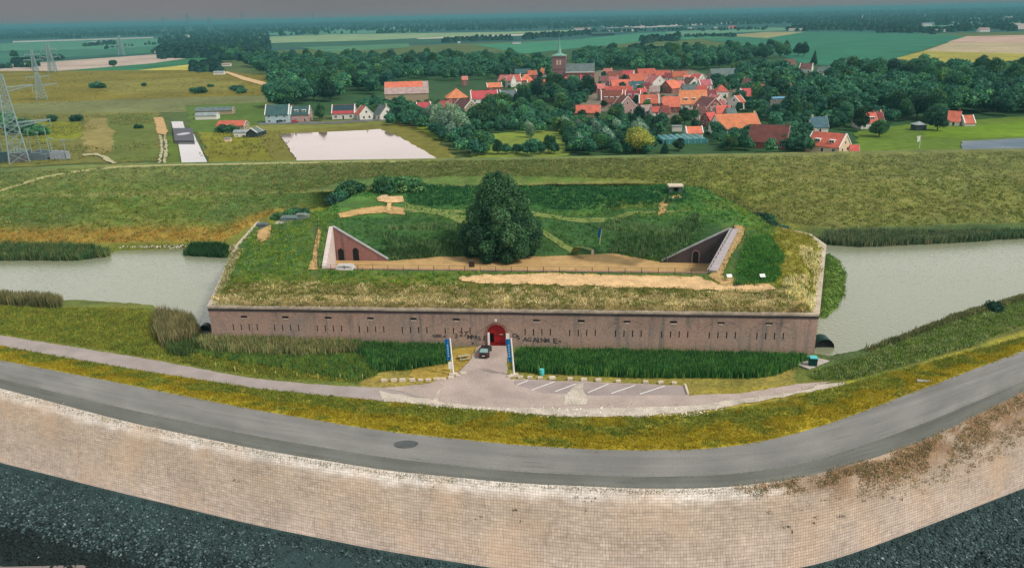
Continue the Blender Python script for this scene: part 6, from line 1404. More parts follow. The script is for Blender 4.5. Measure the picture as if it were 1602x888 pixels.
# church
p = g(875, 128, PZ); kx = mpp(875, 128, PZ); ch = tag(empty('church', (p[0], p[1], PZ), math.radians(-8)), 'brick church with a square tower, thin pale green spire and grey nave roof', 'church')
CB = WALLS['r']; TW = 10.5 * kx; hh = (128 - 90) * kx / .995; mb = MB(); mb.box(-TW, TW, -TW, TW, 0, hh); mb.box(-TW - .3, TW + .3, -TW - .3, TW + .3, hh * .52, hh * .52 + .5); mb.build('tower', mat('church_brick', C(138, 104, 106, .85), var=.15, scale=.3), ch)
mb = MB(); mb.box(-TW - .5, TW + .5, -TW - .5, TW + .5, hh + .002, hh + .8); mb.build('tower_cornice', WALLS['g'], ch)
mb = MB(); SP = mat('verdigris_copper', C(120, 168, 150, .8), var=.1)
for k in range(8):
    a0, a1 = math.pi * (k + .5) / 4, math.pi * (k + 1.5) / 4
    def ring(r_, z, a): return (r_ * math.cos(a), r_ * math.sin(a), z)
    for (r0, z0), (r1, z1) in (((TW * 1.2, hh + .8), (TW * .40, hh + 2.4)), ((TW * .40, hh + 2.4), (TW * .18, hh + 7)), ((TW * .18, hh + 7), (.05, hh + 15.5))):
        mb.face([ring(r0, z0, a0), ring(r0, z0, a1), ring(r1, z1, a1), ring(r1, z1, a0)])
sp_ = mb.build('spire', SP, ch); mb = MB(); mb.tube((0, 0, hh + 15), (0, 0, hh + 18), .08); mb.box(-.5, .5, -.06, .06, hh + 16.6, hh + 16.8); mb.build('cross', METAL, sp_)
for x in (-1.3, 1.3):
    m2 = MB(); m2.box(x - .7, x + .7, -TW - .08, -TW + .01, hh * .68, hh * .86); m2.build('belfry_opening', WALLS['c'], ch); m2 = MB(); m2.box(TW - .01, TW + .08, x - .7, x + .7, hh * .68, hh * .86); m2.build('belfry_opening', WALLS['d'], ch)
NL = 44 * kx; nd = 7.5; nh = 9.0; nr = 15.0; x0_, x1_ = TW + .01, TW + NL
mb = MB(); mb.box(x0_, x1_, -nd, nd, 0, nh); mb.face([(x1_, -nd, nh), (x1_, nd, nh), (x1_, 0, nr)]); mb.build('nave', CB, ch)
mb = MB()
for s in (-1, 1): mb.face([(x0_, s * (nd + .6), nh - .4), (x1_ + .2, s * (nd + .6), nh - .4), (x1_ + .2, 0, nr + .2), (x0_, 0, nr + .2)])
nrf = mb.build('nave_roof', ROOFS['g'], ch); mb = MB(); mb.box(x0_, x1_, -nd - .75, -nd - .55, nh - .9, nh - .2); mb.build('cornice', TRIM, ch)
mb = MB(); mb.tube((x1_ - .4, 0, nr), (x1_ - .4, 0, nr + 3.2), .3, .1); mb.build('finial', SP, nrf)
for k in range(5):
    x = x0_ + (x1_ - x0_) * (k + .5) / 5; m2 = MB(); m2.face([(x - 1, -nd - .06, 2)] + [(x + 1 * -math.cos(math.pi * j / 8), -nd - .06, 6.0 + 1.0 * math.sin(math.pi * j / 8)) for j in range(9)] + [(x + 1, -nd - .06, 2)]); m2.build('church_window', WALLS['g'], ch)
    m2 = MB(); m2.box(x0_ + (x1_ - x0_) * (k + .02) / 5, x0_ + (x1_ - x0_) * (k + .02) / 5 + .8, -nd - .8, -nd - .01, 0, nh - 1.5); m2.build('buttress', CB, ch)
# white lantern roof, garden shelters, far farm buildings
p = g(1290, 200, PZ); mb = MB(); mb.box(-1.6, 1.6, -1.6, 1.6, 0, 3.0); lt = mb.build('garden_pavilion', WALLS['w']); lt.location = p; tag(lt, 'small white pavilion with a pointed roof behind the cream house', 'pavilion')
mb = MB()
for s in range(4): a0, a1 = math.pi / 4 + s * math.pi / 2, math.pi / 4 + (s + 1) * math.pi / 2; mb.face([(2.6 * math.cos(a0), 2.6 * math.sin(a0), 3.0), (2.6 * math.cos(a1), 2.6 * math.sin(a1), 3), (0, 0, 6.5)])
mb.build('roof', ROOFS['w'], lt)
for px, py, Lp, hp, rf, wl, lb in ((943, 51.5, 45, 9, 't', 'd', 'long dark green-roofed barn on the far field behind the church'), (911, 44.3, 36, 5, 'k', 'w', 'long pale shed on the far field left of the dark barn'), (1246, 45.5, 22, 5, 'k', 'w', 'pale barn at the edge of the big green field'), (1464, 47, 26, 6, 'k', 'w', 'long pale barn at the top of the big green field'), (1539, 45, 14, 10, 'k', 'w', 'tall pale barn at the top right of the beige field'),
        (1387, 47, 8, 4, 'w', 'w', 'white shed in the far hedgerow'), (1450, 37, 12, 7, 'w', 'w', 'white farmhouse among trees beyond the green field'), (146, 66, 10, 6, 'w', 'g', 'white farmhouse among trees on the far left field'), (160, 65, 8, 5, 'g', 'g', 'grey barn right of the far left farmhouse'), (249, 80.5, 12, 4, 'k', 'w', 'pale pink shed at the corner of the bare field'), (352, 100, 16, 3, 'k', 'w', 'low pale shed by the sandy track'), (343, 112.3, 15, 2, 'w', 'w', 'white topped tank at the start of the sandy track'),
        (718, 65.5, 4, 3, 'w', 'w', 'small white hut in front of the far hedge'), (808, 66.5, 12, 3, 'w', 'w', 'low white tunnel at the left of the green field'), (620, 43, 9, 4, 'w', 'w', 'white farm beside the far road'), (293, 55.5, 5, 5, 'w', 'w', 'bright white house at the far left beyond the fields'), (262, 48, 26, 4, 'w', 'g', 'long pale glasshouse at the far left'), (1146, 42, 10, 6, 'r', 'w', 'white farmhouse with red roof beyond the fields on the right'), (1176, 21, 16, 5, 'w', 'w', 'white buildings near the horizon on the right'),
        (1347, 24, 6, 9, 'w', 'g', 'pale tall barn at the left of the far beige field'), (1080, 43.5, 8, 3, 'w', 'w', 'small pale shed on the far road'), (1525, 29, 13, 4, 'w', 'g', 'glasshouse near the horizon at the right'), (1578, 27, 12, 5, 'w', 'g', 'second glasshouse near the horizon at the far right'), (1229, 17.5, 10, 4, 'w', 'w', 'white farm near the horizon'), (1300, 40, 40, 2, 'w', 'g', 'very long low pale greenhouse in the far fields'), (1120, 12.0 + 30.6, 6, 3, 'w', 'w', 'tiny white shed among the far trees')):
    kk = mpp(px, py, PZ); house(px, py, Lp, lb, rf, wl, D=max(8, min(18, hp * kk * .7)), he=max(2.5, min(5, hp * kk * .35)), rot=3, kind='gable', chim=0, win=False, hr=max(1.2, min(4, hp * kk * .3)), Lm=min(60, Lp * kk), name='farm_building', cat='farm building')

# ------------------------------------------------------------------ car
def car(loc, rz, paint, label, cat='car', group=None):
    root = tag(empty('parked_car', loc, rz), label, cat, group)
    prof = [(-2.12, .35), (-2.16, .62), (-2.10, .95), (-1.95, 1.02), (-1.70, 1.05), (-.95, 1.40), (-.4, 1.46), (.15, 1.43), (.95, 1.02), (1.85, .82), (2.08, .68), (2.12, .4), (2.05, .26), (-2.05, .26)]
    # body: section across the width, tapered upwards
    mb = MB(); bot = [(p_[0], min(p_[1], .98 if -1.9 < p_[0] < 1.0 else p_[1])) for p_ in prof]
    def ringpts(x, z, w_): return [(x, -w_, z), (x, w_, z)]
    lower = [(-2.1, .28, .80), (-2.14, .6, .84), (-2.08, .92, .80), (-1.75, 1.0, .80), (-.9, .98, .84), (.9, .96, .84), (1.7, .84, .80), (2.08, .68, .72), (2.12, .42, .72), (2.05, .27, .70)]
    n = len(lower)
    for i in range(n - 1):
        (xa, za, wa), (xb, zb, wb) = lower[i], lower[i + 1]; mb.face([(xa, -wa, za), (xa, wa, za), (xb, wb, zb), (xb, -wb, zb)])
    for s in (-1, 1): mb.face([(x, s * w_, z) for x, z, w_ in lower])
    mb.face([(-2.1, -.8, .28), (-2.1, .8, .28), (2.05, .7, .27), (2.05, -.7, .27)])
    for s in (-1, 1): mb.box(-.35, .1, s * .9 - .06, s * .9 + .06, .98, 1.12)
    body = mb.build('body', paint, root)
    bv = body.modifiers.new('b', 'BEVEL'); bv.width = .05; bv.segments = 2
    mb = MB(); mb.face([(-1.0, -.62, 1.44), (.1, -.62, 1.46), (.1, .62, 1.46), (-1.0, .62, 1.44)]); mb.box(-1.0, .1, -.62, .62, 1.38, 1.44)
    for s in (-1, 1):
        for (xa, za, wa), (xb, zb, wb) in (((-1.75, .99, .78), (-1.0, 1.42, .62)), ((.95, .96, .8), (.1, 1.44, .62)), ((-.35, .98, .82), (-.35, 1.44, .63))): mb.tube((xa, s * wa, za), (xb, s * wb, zb), .045, n=6)
    mb.build('roof', paint, root)
    mb = MB(); mb.face([(-1.72, -.74, 1.0), (-1.72, .74, 1.0), (-1.02, .6, 1.41), (-1.02, -.6, 1.41)]); mb.build('rear_window', GLASS, root)
    mb = MB(); mb.face([(.92, -.76, .97), (.92, .76, .97), (.12, .6, 1.42), (.12, -.6, 1.42)]); mb.build('windscreen', GLASS, root)
    for s in (-1, 1):
        mb = MB(); mb.face([(-1.7, s * .79, .99), (.9, s * .81, .97), (.1, s * .625, 1.42), (-1.0, s * .625, 1.41)]); mb.build('side_window', WINP, root)
    for x in (-1.3, 1.32):
        for s in (-1, 1):
            mb = MB(); mb.tube((x, s * .66, .32), (x, s * .87, .32), .32, n=18); wh = mb.build('wheel', RUBBER, root); mb = MB(); mb.tube((x, s * .872, .32), (x, s * .885, .32), .2, n=14); mb.build('rim', METAL, wh)
    for s in (-1, 1):
        mb = MB(); mb.box(-2.17, -2.08, s * .68 - .13, s * .68 + .13, .68, .86); mb.build('tail_light', REDL, root)
        mb = MB(); mb.box(2.02, 2.12, s * .56 - .16, s * .56 + .16, .56, .68); mb.build('headlight', WHITE, root)
    mb = MB(); mb.box(-2.175, -2.15, -.26, .26, .52, .64); mb.build('number_plate', mat('plate_white', (.6, .6, .58), var=0), root)
    return root
p = g(756, 560, GZ); c_ = car((p[0] + .35, p[1] + 1.6, GZ + .11), math.radians(83), BLACKP, 'black hatchback parked on the drive in front of the red gate'); c_.scale = (1.05, 1.05, 1.05)
def simplecar(px, py, rz, m, lb):
    p = g(px, py, PZ); return car((p[0], p[1], PZ + .7), math.radians(rz), m, lb)
simplecar(462, 193.5, 4, mat('red_car_paint', C(200, 30, 30, .85), rough=.3, var=0), 'red car parked in front of the pink brick house by the pond')
simplecar(440, 193, 12, mat('dark_car_paint', C(40, 50, 54, .85), rough=.3, var=0), 'dark car parked in front of the glazed house by the pond')

# ------------------------------------------------------------------ flags, bins, blocks, posts, fences
def flagpole(px0, py0, px1, py1, z0, label, bw, bz0, bz1, group=None, fallz=None):
    a = g(px0, py0, z0); nrm = np.array([0, 1.0, 0]); b = rayplane(px1, py1, a, nrm); H_m = b[2] - a[2]
    root = tag(empty('flagpole', a), label, 'flagpole', group); v = b - a
    mb = MB(); mb.tube((0, 0, 0), tuple(v), .16 if H_m > 6 else .09, .11 if H_m > 6 else .06, 10); mb.build('pole', WHITE, root)
    mb = MB(); n = 14                                        # limp banner hanging beside the pole
    for k in range(n):
        t0, t1 = bz0 + (bz1 - bz0) * k / n, bz0 + (bz1 - bz0) * (k + 1) / n
        for j in range(4):
            def P(t, u): c = v * t; wv = bw * (1.0 - .25 * (1 - (t - bz0) / (bz1 - bz0))); return (c[0] - .18 - wv * u / 4, c[1] + .13 * math.sin(u * 1.7 + t * 9), c[2] - .1 * u * u / 16)
            mb.face([P(t0, j), P(t0, j + 1), P(t1, j + 1), P(t1, j)], 0)
    fl = mb.build('banner', BLUEF, root); fl.data.polygons.foreach_set('use_smooth', [True] * len(fl.data.polygons))
    return root, v
POL = mpp(709, 587, GZ)
r1, v1 = flagpole(709.5, 587, 704, 529, GZ, 'leaning white flagpole with a blue banner, left of the drive', 7.5 * POL, .42, .99)
r2, v2 = flagpole(804.5, 588, 799.5, 529, GZ, 'leaning white flagpole with a blue banner, right of the drive', 7 * POL, .40, .99)
for r_ in (r1, r2): mb = MB(); mb.box(-.8, .8, -.35, .35, 0, .45, top=(.8, .8)); mb.build('base_block', STONE, r_)
for r_, v in ((r1, v1), (r2, v2)):
    mb = MB()
    for k, t in enumerate((.55, .62, .69, .76, .83)): c = v * t; mb.box(c[0] - .62, c[0] - .34, c[1] - .2, c[1] - .17, c[2] - .18, c[2] + .12)
    mb.build('banner_marks', mat('pale_blue_print', C(120, 180, 215, .8), var=0), r_)
r3, v3 = flagpole(938, 382, 942.5, 351, 2.5, 'small leaning pole with a blue and white banner on the inner grass slope', .75, .35, .95)
mb = MB(); a = g(709.5, 587, GZ); mb.box(-.32, .32, -.1, .1, .55, 1.7); mb.tube((0, 0, 0), (0, 0, .6), .06); o = mb.build('info_board', WHITE); q = g(705, 581, GZ); o.location = q; tag(o, 'small white information board on a post at the foot of the left flagpole', 'sign')
# stone blocks along the kerb
blk = []
for zx, zy in ((80, 672), (147, 672), (222, 670), (285, 670), (345, 670), (410, 667), (460, 665), (520, 653), (575, 637), (617, 622), (5, 674)): blk.append((zx / 4.933 + 600, zy / 4.933 + 460, 'left'))
for zx, zy in ((975, 642), (1057, 648), (1130, 650), (1210, 653), (1302, 656), (1440, 661)): blk.append((zx / 4.933 + 600, zy / 4.933 + 460, 'right'))
for zx, zy in ((48, 482), (128, 484), (238, 490), (392, 495), (476, 497), (550, 499)): blk.append((zx / 3.56 + 900, zy / 3.56 + 460, 'right'))
mb = MB(); mb.box(-.48, .48, -.24, .24, -.05, .42, top=(.9, .85)); b0 = mb.build('kerb_block', STONE); bb = b0.modifiers.new('b', 'BEVEL'); bb.width = .05; bb.segments = 2
for i, (px, py, sd_) in enumerate(blk):
    o = b0 if i == 0 else b0.copy()
    if i: COL.objects.link(o)
    q = g(px, py, GZ); o.location = (q[0], q[1], GZ + .06); o.rotation_euler = (0, 0, random.uniform(-.15, .15) + (.5 if 515 < (py - 460) * 0 + px < 0 else 0)); o.scale = (random.uniform(.85, 1.15),) * 3
    tag(o, 'cream stone block in the row along the edge of the grass left of the drive' if sd_ == 'left' else 'cream stone block in the row behind the parking bays', 'stone block', 'stone blocks left of the drive' if sd_ == 'left' else 'stone blocks behind the parking bays')
q0, q1 = g(1071.5, 603, GZ), g(1076.5, 618, GZ); L_ = np.linalg.norm(q1 - q0); mb = MB(); mb.box(0, L_, -.15, .15, 0, .35); o = mb.build('end_kerb', STONE); o.location = (q0[0], q0[1], GZ + .06); o.rotation_euler = (0, 0, math.atan2(q1[1] - q0[1], q1[0] - q0[0])); tag(o, 'long cream kerb stone closing the right end of the parking bays', 'kerb stone')
mb = MB(); mb.box(-.07, .07, -.07, .07, -.1, .85, top=(.9, .9)); p0_ = mb.build('marker_post', mat('pale_timber', C(196, 190, 120, .8), var=.1))
for i, (zx, zy) in enumerate(((187, 560), (335, 590), (490, 610), (650, 626), (815, 640), (977, 650), (1147, 652), (1320, 652))):
    o = p0_ if i == 0 else p0_.copy()
    if i: COL.objects.link(o)
    q = g(zx / 4.933 + 300, zy / 4.933 + 460, GZ); o.location = (q[0], q[1], ground_z(q[0], q[1])); tag(o, 'short pale marker post in the grass along the narrow path', 'post', 'marker posts along the narrow path')
# blue-green drum, picnic bench, green bin on its slab
def barrel(px, py, z, r_, h_, m, name, lb, cat):
    q = g(px, py, z); mb = MB()
    for k, (ra, za, rb, zb) in enumerate(((r_ * .86, 0, r_, h_ * .5), (r_, h_ * .5, r_ * .9, h_), (r_ * .97, h_, r_ * .97, h_ + .08))): mb.tube((0, 0, za), (0, 0, zb), ra, rb, 16)
    o = mb.build(name, m); o.location = (q[0], q[1], z); return tag(o, lb, cat)
barrel(847.8, 586, GZ, .42, .95, TURQ, 'litter_drum', 'turquoise litter drum at the edge of the reeds behind the parking bays', 'litter bin')
sl_ = [(1232, 565), (1262, 557), (1298, 565), (1266, 578)]
mb = MB(); P = [g(a, b, GZ) for a, b in sl_]; mb.face([(q[0], q[1], GZ + .16) for q in P])
for i in range(4): a, b = P[i], P[(i + 1) % 4]; mb.face([(a[0], a[1], GZ), (b[0], b[1], GZ), (b[0], b[1], GZ + .16), (a[0], a[1], GZ + .16)])
mb.build('bin_slab', mat('slab_paving', C(184, 176, 166, .8), var=.2, scale=1.2))['kind'] = 'structure'
q = g(1271, 572, GZ); kb = mpp(1271, 572, GZ); bn_ = tag(empty('waste_bin', (q[0], q[1], GZ + .16), math.radians(-8)), 'dark green square waste bin with turquoise lid on the paved slab', 'waste bin')
bw_ = 5.6 * kb; mb = MB(); mb.box(-bw_, bw_, -bw_ * .8, bw_ * .8, 0, 13 * kb, top=(1.05, 1.05)); mb.build('body', GREENB, bn_); mb = MB(); mb.box(-bw_ * 1.1, bw_ * 1.1, -bw_ * .9, bw_ * .9, 13 * kb, 13 * kb + .18, top=(.9, .8)); mb.build('lid', TURQ, bn_)
q = g(726.5, 562, GZ); pb = tag(empty('picnic_table', q, math.radians(15)), 'pale wooden picnic table on the worn grass left of the drive', 'picnic table'); WOOD = mat('pale_wood', C(190, 178, 146, .7), var=.12, scale=3)
mb = MB(); [mb.box(-1, 1, -.38 + .26 * i, -.38 + .26 * i + .22, .72, .77) for i in range(3)]; mb.build('table_top', WOOD, pb)
for s in (-1, 1): mb = MB(); mb.box(-1, 1, s * .75 - .14, s * .75 + .14, .42, .47); mb.build('bench', WOOD, pb)
for x in (-.7, .7):
    mb = MB(); mb.tube((x, -.8, 0), (x, -.2, .72), .05, n=4); mb.tube((x, .8, 0), (x, .2, .72), .05, n=4); mb.tube((x, -.85, .4), (x, .85, .4), .05, n=4); mb.build('leg_frame', WOOD, pb)
for px, py, lb in ((1140.5, 439, 'white tilted information panel left of the low mound path'), (1192, 441, 'white tilted information panel at the right end of the sandy strip')):
    q = g(px, py, 8); mb = MB(); mb.tube((0, 0, 0), (0, 0, .8), .06); mb.box(-.4, .4, -.26, .26, .8, .86, T=lambda a: (a[0], a[1], a[2] + a[1] * .6)); o = mb.build('information_sign', WHITE); o.location = (q[0], q[1], ramp_z(q[0], q[1])); o.scale = (1.2, 1.2, 1.2); tag(o, lb, 'sign')
q = g(1155, 447, 8); mb = MB(); mb.tube((0, 0, 0), (0, 0, 1.2), .05); mb.box(-.9, .9, -.3, .3, 0, .08); mb.box(-.5, .5, -.04, .04, 1.15, 1.25); o = mb.build('barrier_post', FENCE); o.location = (q[0], q[1], ramp_z(q[0], q[1]) + .15); tag(o, 'small dark barrier post standing on the sandy patch at the right', 'post')
q = g(737, 415, 0); mb = MB(); mb.box(-.55, .55, -.4, .4, 0, 1.1); mb.box(-.62, .62, -.46, .46, 1.1, 1.2); o = mb.build('wooden_crate_bin', mat('dark_timber', C(70, 50, 40, .8), var=.1)); q = g(738, 417, 8); o.location = (q[0], q[1], ramp_z(q[0], q[1])); tag(o, 'small dark brown wooden box by the railing below the big tree', 'bin')
q = g(927, 390, 1.2); mb = MB(); mb.box(-.35, .35, -.3, .3, 0, 1.3, top=(.85, .85)); o = mb.build('stone_pillar', STONE); o.location = (q[0], q[1], ramp_z(q[0], q[1], 1) - .2); tag(o, 'short pale stone pillar where the slanting path meets the courtyard', 'pillar')
# concrete hatch at the left end of the railing
q = g(540, 418, 8.2); mb = MB(); mb.box(-1.9, 1.9, -1.2, 1.2, -.5, .7, top=(.8, .7)); mb.box(-1.2, 1.2, -1.0, .7, .7, .78); o = mb.build('concrete_hatch', mat('light_concrete', C(196, 192, 188, .85), var=.1)); o.location = (q[0], q[1], 8.0); o.rotation_euler = (0, 0, math.radians(-5)); tag(o, 'pale sloping concrete hatch beside the railing in front of the left arched doors', 'hatch')
# bunker at the rear right and concrete blocks at the rear left
q = g(1057, 306, 8); bk = tag(empty('bunker_entrance', (q[0], q[1], ramp_z(q[0], q[1], 8) - .3), math.radians(-4)), 'small concrete bunker entrance with pale roof slab at the rear right of the rampart', 'bunker'); kk = mpp(1057, 306, 8)
mb = MB(); w_ = 10 * kk; h_ = 12 * kk
for s in (-1, 1): mb.box(s * w_ * .68 - w_ * .3, s * w_ * .68 + w_ * .3, 0, 2.5, -.5, h_)
mb.box(-w_ * .4, w_ * .4, 1.8, 2.5, -.5, h_); mb.build('wall', mat('dark_concrete', C(90, 104, 100, .8), var=.2), bk); mb = MB(); mb.box(-w_ * 1.15, w_ * 1.15, -.3, 3, h_, h_ + .35); mb.build('roof_slab', STONE, bk); mb = MB(); mb.box(-w_ * .36, w_ * .36, 1.7, 1.79, -.2, h_ * .85); mb.build('doorway', DARK, bk)
for i, (px, py, L1, D1, h1, c1, lb) in enumerate(((410, 345, 3.0, 2, 1.6, (96, 106, 108), 'dark grey concrete block at the left corner of the rampart'), (424, 347, 3.2, 2, 1.5, (170, 170, 168), 'broken pale concrete block next to the dark corner block'), (442, 346.5, 3.8, 2.2, 1.2, (176, 172, 160), 'long pale concrete slab in the row of blocks at the left of the rampart'), (456, 344, 5.5, 2.4, 2.0, (104, 120, 118), 'large grey concrete emplacement at the rear left of the rampart'), (474, 342, 3.4, 2, 1.4, (120, 130, 122), 'last grey concrete block towards the bushes on the left rampart'))):
    q = g(px, py, 7.4); mb = MB(); mb.box(-L1 / 2, L1 / 2, -D1 / 2, D1 / 2, -1, h1 * .8, top=(.93, .85)); mb.box(-L1 * .46, L1 * .3, -D1 * .5, D1 * .35, h1 * .8, h1, top=(.9, .8)); mb.box(-L1 * .3, L1 * .1, -D1 / 2 - .08, -D1 / 2 + .2, .1, h1 * .5)
    o = mb.build('concrete_block', mat('block_concrete', C(*c1, .8), var=.25, scale=.8, fine=(3, .2))); o.location = (q[0], q[1], ramp_z(q[0], q[1], 7) + .1); o.rotation_euler = (0, 0, .12 * math.sin(i * 3)); tag(o, lb, 'concrete block')
q = g(595, 311, 8.3); mb = MB(); mb.box(-2, .2, -.4, .4, -.3, .5, top=(.9, .6)); mb.box(.6, 1.8, -.3, .5, -.3, .35, top=(.8, .6)); o = mb.build('rubble_stones', STONE); o.location = (q[0] + 1.5, q[1] + .6, ramp_z(q[0], q[1])); tag(o, 'pale broken stones lying in the sandy hollow at the rear left', 'stones')
# concrete edge slab behind right mound
def fence(name, pts, zf, sp_, h, label, rails=(.98, .55), pr=.035, rr_=.018, m=FENCE, cat='fence'):
    root = tag(empty(name, (*pts[0][:2], zf(*pts[0][:2]))), label, cat); o0 = np.array(root.location); mb = MB(); prev = None
    for k in range(len(pts) - 1):
        a, b = np.array(pts[k][:2]), np.array(pts[k + 1][:2]); n = max(1, int(round(np.linalg.norm(b - a) / sp_)))
        for j in range(n + (1 if k == len(pts) - 2 else 0)):
            q = a + (b - a) * j / n; z = zf(*q); P = np.array([q[0], q[1], z]) - o0; pm = MB(); pm.tube(tuple(P - [0, 0, .3]), tuple(P + [0, 0, h]), pr, n=6); pm.build('post', m, root)
            if prev is not None:
                for t in rails: mb.tube(tuple(prev + [0, 0, h * t]), tuple(P + [0, 0, h * t]), rr_, n=4)
            prev = P
    mb.build('rails', m, root); return root
dl = np.array([-1.3, -.8]); rz8 = lambda x, y: ramp_z(x, y, 8)
fp = [g(497, 346, 8.2)[:2], g(497, 420.5, 8)[:2], g(560, 422.5, 8)[:2], g(800, 425, 8)[:2], g(1108, 428.5, 8)[:2], g(1146, 362, 8)[:2], g(1148, 352, 8)[:2]]
fence('railing', fp, rz8, 3.0, 1.15, 'dark metal railing around the edge above the courtyard', pr=.055, rr_=.022, cat='railing')
fence('wire_fence', [g(*q, z)[:2] for q, z in (((1052, 293), 9), ((1098, 293), 9), ((1135, 310), 8.4), ((1185, 337), 7.4), ((1222, 356), 6))], lambda x, y: ramp_z(x, y, 8), 2.2, 2.0, 'tall dark wire fence along the rear right edge of the rampart', rails=(.97, .65, .33), pr=.05)
# stone edging of the upper wall corner: handled by the copings
# round culvert mouth at the right corner by the water
q = g(1291, 545, MW); mb = MB(); 
for k in range(12): a0, a1 = math.pi * k / 12, math.pi * (k + 1) / 12; mb.face([(1.7 * math.cos(a0), 0, 1.7 * math.sin(a0)), (1.7 * math.cos(a1), 0, 1.7 * math.sin(a1)), (1.7 * math.cos(a1), 2.5, 1.7 * math.sin(a1)), (1.7 * math.cos(a0), 2.5, 1.7 * math.sin(a0))])
mb.face([(1.65 * math.cos(math.pi * k / 12), .4, 1.65 * math.sin(math.pi * k / 12)) for k in range(13)], 1)
o = mb.build('culvert_mouth', [GREENB, DARK]); o.location = (q[0], q[1] + .2, MW); tag(o, 'dark round culvert mouth in the moat beside the right corner of the fort', 'culvert')
q = g(324, 518, MW); mb = MB()
for k in range(10): a0, a1 = math.pi * k / 10, math.pi * (k + 1) / 10; mb.face([(1.1 * math.cos(a0), 0, 1.3 * math.sin(a0)), (1.1 * math.cos(a1), 0, 1.3 * math.sin(a1)), (1.1 * math.cos(a1), 1.5, 1.3 * math.sin(a1)), (1.1 * math.cos(a0), 1.5, 1.3 * math.sin(a0))])
mb.face([(1.05 * math.cos(math.pi * k / 10), .3, 1.25 * math.sin(math.pi * k / 10)) for k in range(11)], 1)
o = mb.build('culvert_mouth', [FENCE, DARK]); o.location = (q[0] - .5, q[1], MW); tag(o, 'small dark culvert mouth in the water at the left corner of the fort', 'culvert')
# pale slab at the road edge on the right
q = g(1452, 594, .9); mb = MB(); mb.box(-1.5, 1.5, -.35, .35, -.1, .1); o = mb.build('drain_slab', CONC); o.location = (q[0], q[1], ground_z(q[0], q[1], .8) + .06); o.rotation_euler = (0, 0, -.25); tag(o, 'pale concrete drain slab at the grass edge of the road on the right', 'slab')
# canal bridge
q = [g(a, b, PZ) for a, b in ((271, 205), (302, 205), (305, 225), (274, 225))]; mb = MB(); zt = PZ + 1.6
P = [(a[0], a[1], zt) for a in q]; mb.face(P)
for i in range(4): a, b = P[i], P[(i + 1) % 4]; mb.face([(a[0], a[1], PZ - .2), (b[0], b[1], PZ - .2), b, a])
br = mb.build('canal_bridge', mat('dark_bridge_deck', C(92, 90, 96, .8), var=.1)); tag(br, 'dark slab bridge with a pale oval on it across the straight canal', 'bridge')
cb_ = np.mean(P, 0); mb = MB(); rx_ = 9 * mpp(287, 215, PZ); mb.face([(cb_[0] + rx_ * math.cos(t), cb_[1] + rx_ * 1.7 * math.sin(t), zt + .06) for t in np.linspace(0, 2 * math.pi, 25)[:-1]]); mb.build('oval_plate', mat('pale_plate', C(190, 186, 190, .8), var=.05), br)
# white flag / sail near the yacht yard
r4, v4 = flagpole(1438, 233, 1441, 212, PZ, 'pale flag on a white pole behind the dike on the right', 1.4, .55, .98); [c.data.materials.__setitem__(0, WHITE) for c in COL.objects if c.parent == r4]
# power pylons
def pylon(px, py, pytop, z, wbase, label, arms, rot=0, m=METAL, th=1.0, brace=9):
    a = g(px, py, z); b = rayplane(px, pytop, a, np.array([0, 1.0, 0])); H_m = b[2] - a[2]; root = tag(empty('electricity_pylon', a, rot), label, 'pylon')
    wb = wbase / 2; wt = wbase * .13; th_ = .13 * th
    def c(sx, sy, t): w_ = wb * (1 - t) ** 1.15 + wt * (1 - (1 - t) ** 1.15); return (sx * w_, sy * w_, H_m * t)
    ts = [0, .13, .24, .34, .43, .51, .58, .65, .71, .77, .83, .89, .95, 1]
    for sx in (-1, 1):
        for sy in (-1, 1):
            mb = MB()
            for i in range(len(ts) - 1): mb.tube(c(sx, sy, ts[i]), c(sx, sy, ts[i + 1]), th_ * 1.5, n=5)
            mb.build('leg', m, root)
    mb = MB()
    for i in range(len(ts) - 1):
        for s in (-1, 1):
            for (p_, q_) in (((-1, s), (1, s)), ((s, -1), (s, 1))):
                mb.tube(c(*p_, ts[i]), c(*q_, ts[i + 1]), th_ * .75, n=4); mb.tube(c(*q_, ts[i]), c(*p_, ts[i + 1]), th_ * .75, n=4); mb.tube(c(*p_, ts[i + 1]), c(*q_, ts[i + 1]), th_ * .75, n=4)
    mb.build('lattice', m, root)
    for t, L_ in arms:
        z0 = H_m * t; w_ = abs(c(1, 1, t)[0])
        for s in (-1, 1):
            mb = MB()
            for sy in (-1, 1): mb.tube((s * w_, sy * w_, z0), (s * L_, 0, z0 + .4), th_ * 1.1, n=4); mb.tube((s * w_, sy * w_, z0 - H_m * .05), (s * L_, 0, z0 + .2), th_ * .9, n=4)
            for k in (1, 2, 3): f = k / 4; x = s * (w_ + (L_ - w_) * f); mb.tube((x, w_ * (1 - f), z0), (x, -w_ * (1 - f), z0 - H_m * .05 * (1 - f)), th_ * .6, n=4); mb.tube((x, w_ * (1 - f), z0), (s * (w_ + (L_ - w_) * (f - .25)), w_ * (1 - f), z0 - H_m * .05 * (1.2 - f)), th_ * .6, n=4)
            mb.build('cross_arm', m, root)
        for s in (-1, 1):
            mb = MB(); mb.tube((s * L_ * .97, 0, z0 + .2), (s * L_ * .97, 0, z0 - 3), .16 * th, n=6); mb.build('insulator', m, root)
    return root
pylon(31, 254, 116, PZ, 7.6, 'tall pale lattice pylon at the left edge beside the substation', ((.86, 11), (.46, 15)), rot=math.radians(31), th=1.25)
pylon(66, 156, 113, PZ, 8, 'middle sized lattice pylon beyond the first, on the yellow field', ((.85, 8), (.55, 13)), rot=.52, th=1.2)
pylon(56, 112, 78, PZ, 6.5, 'thin far pylon beside the dark tree on the bare field', ((.8, 9), (.55, 11)), rot=.3, th=2.0)
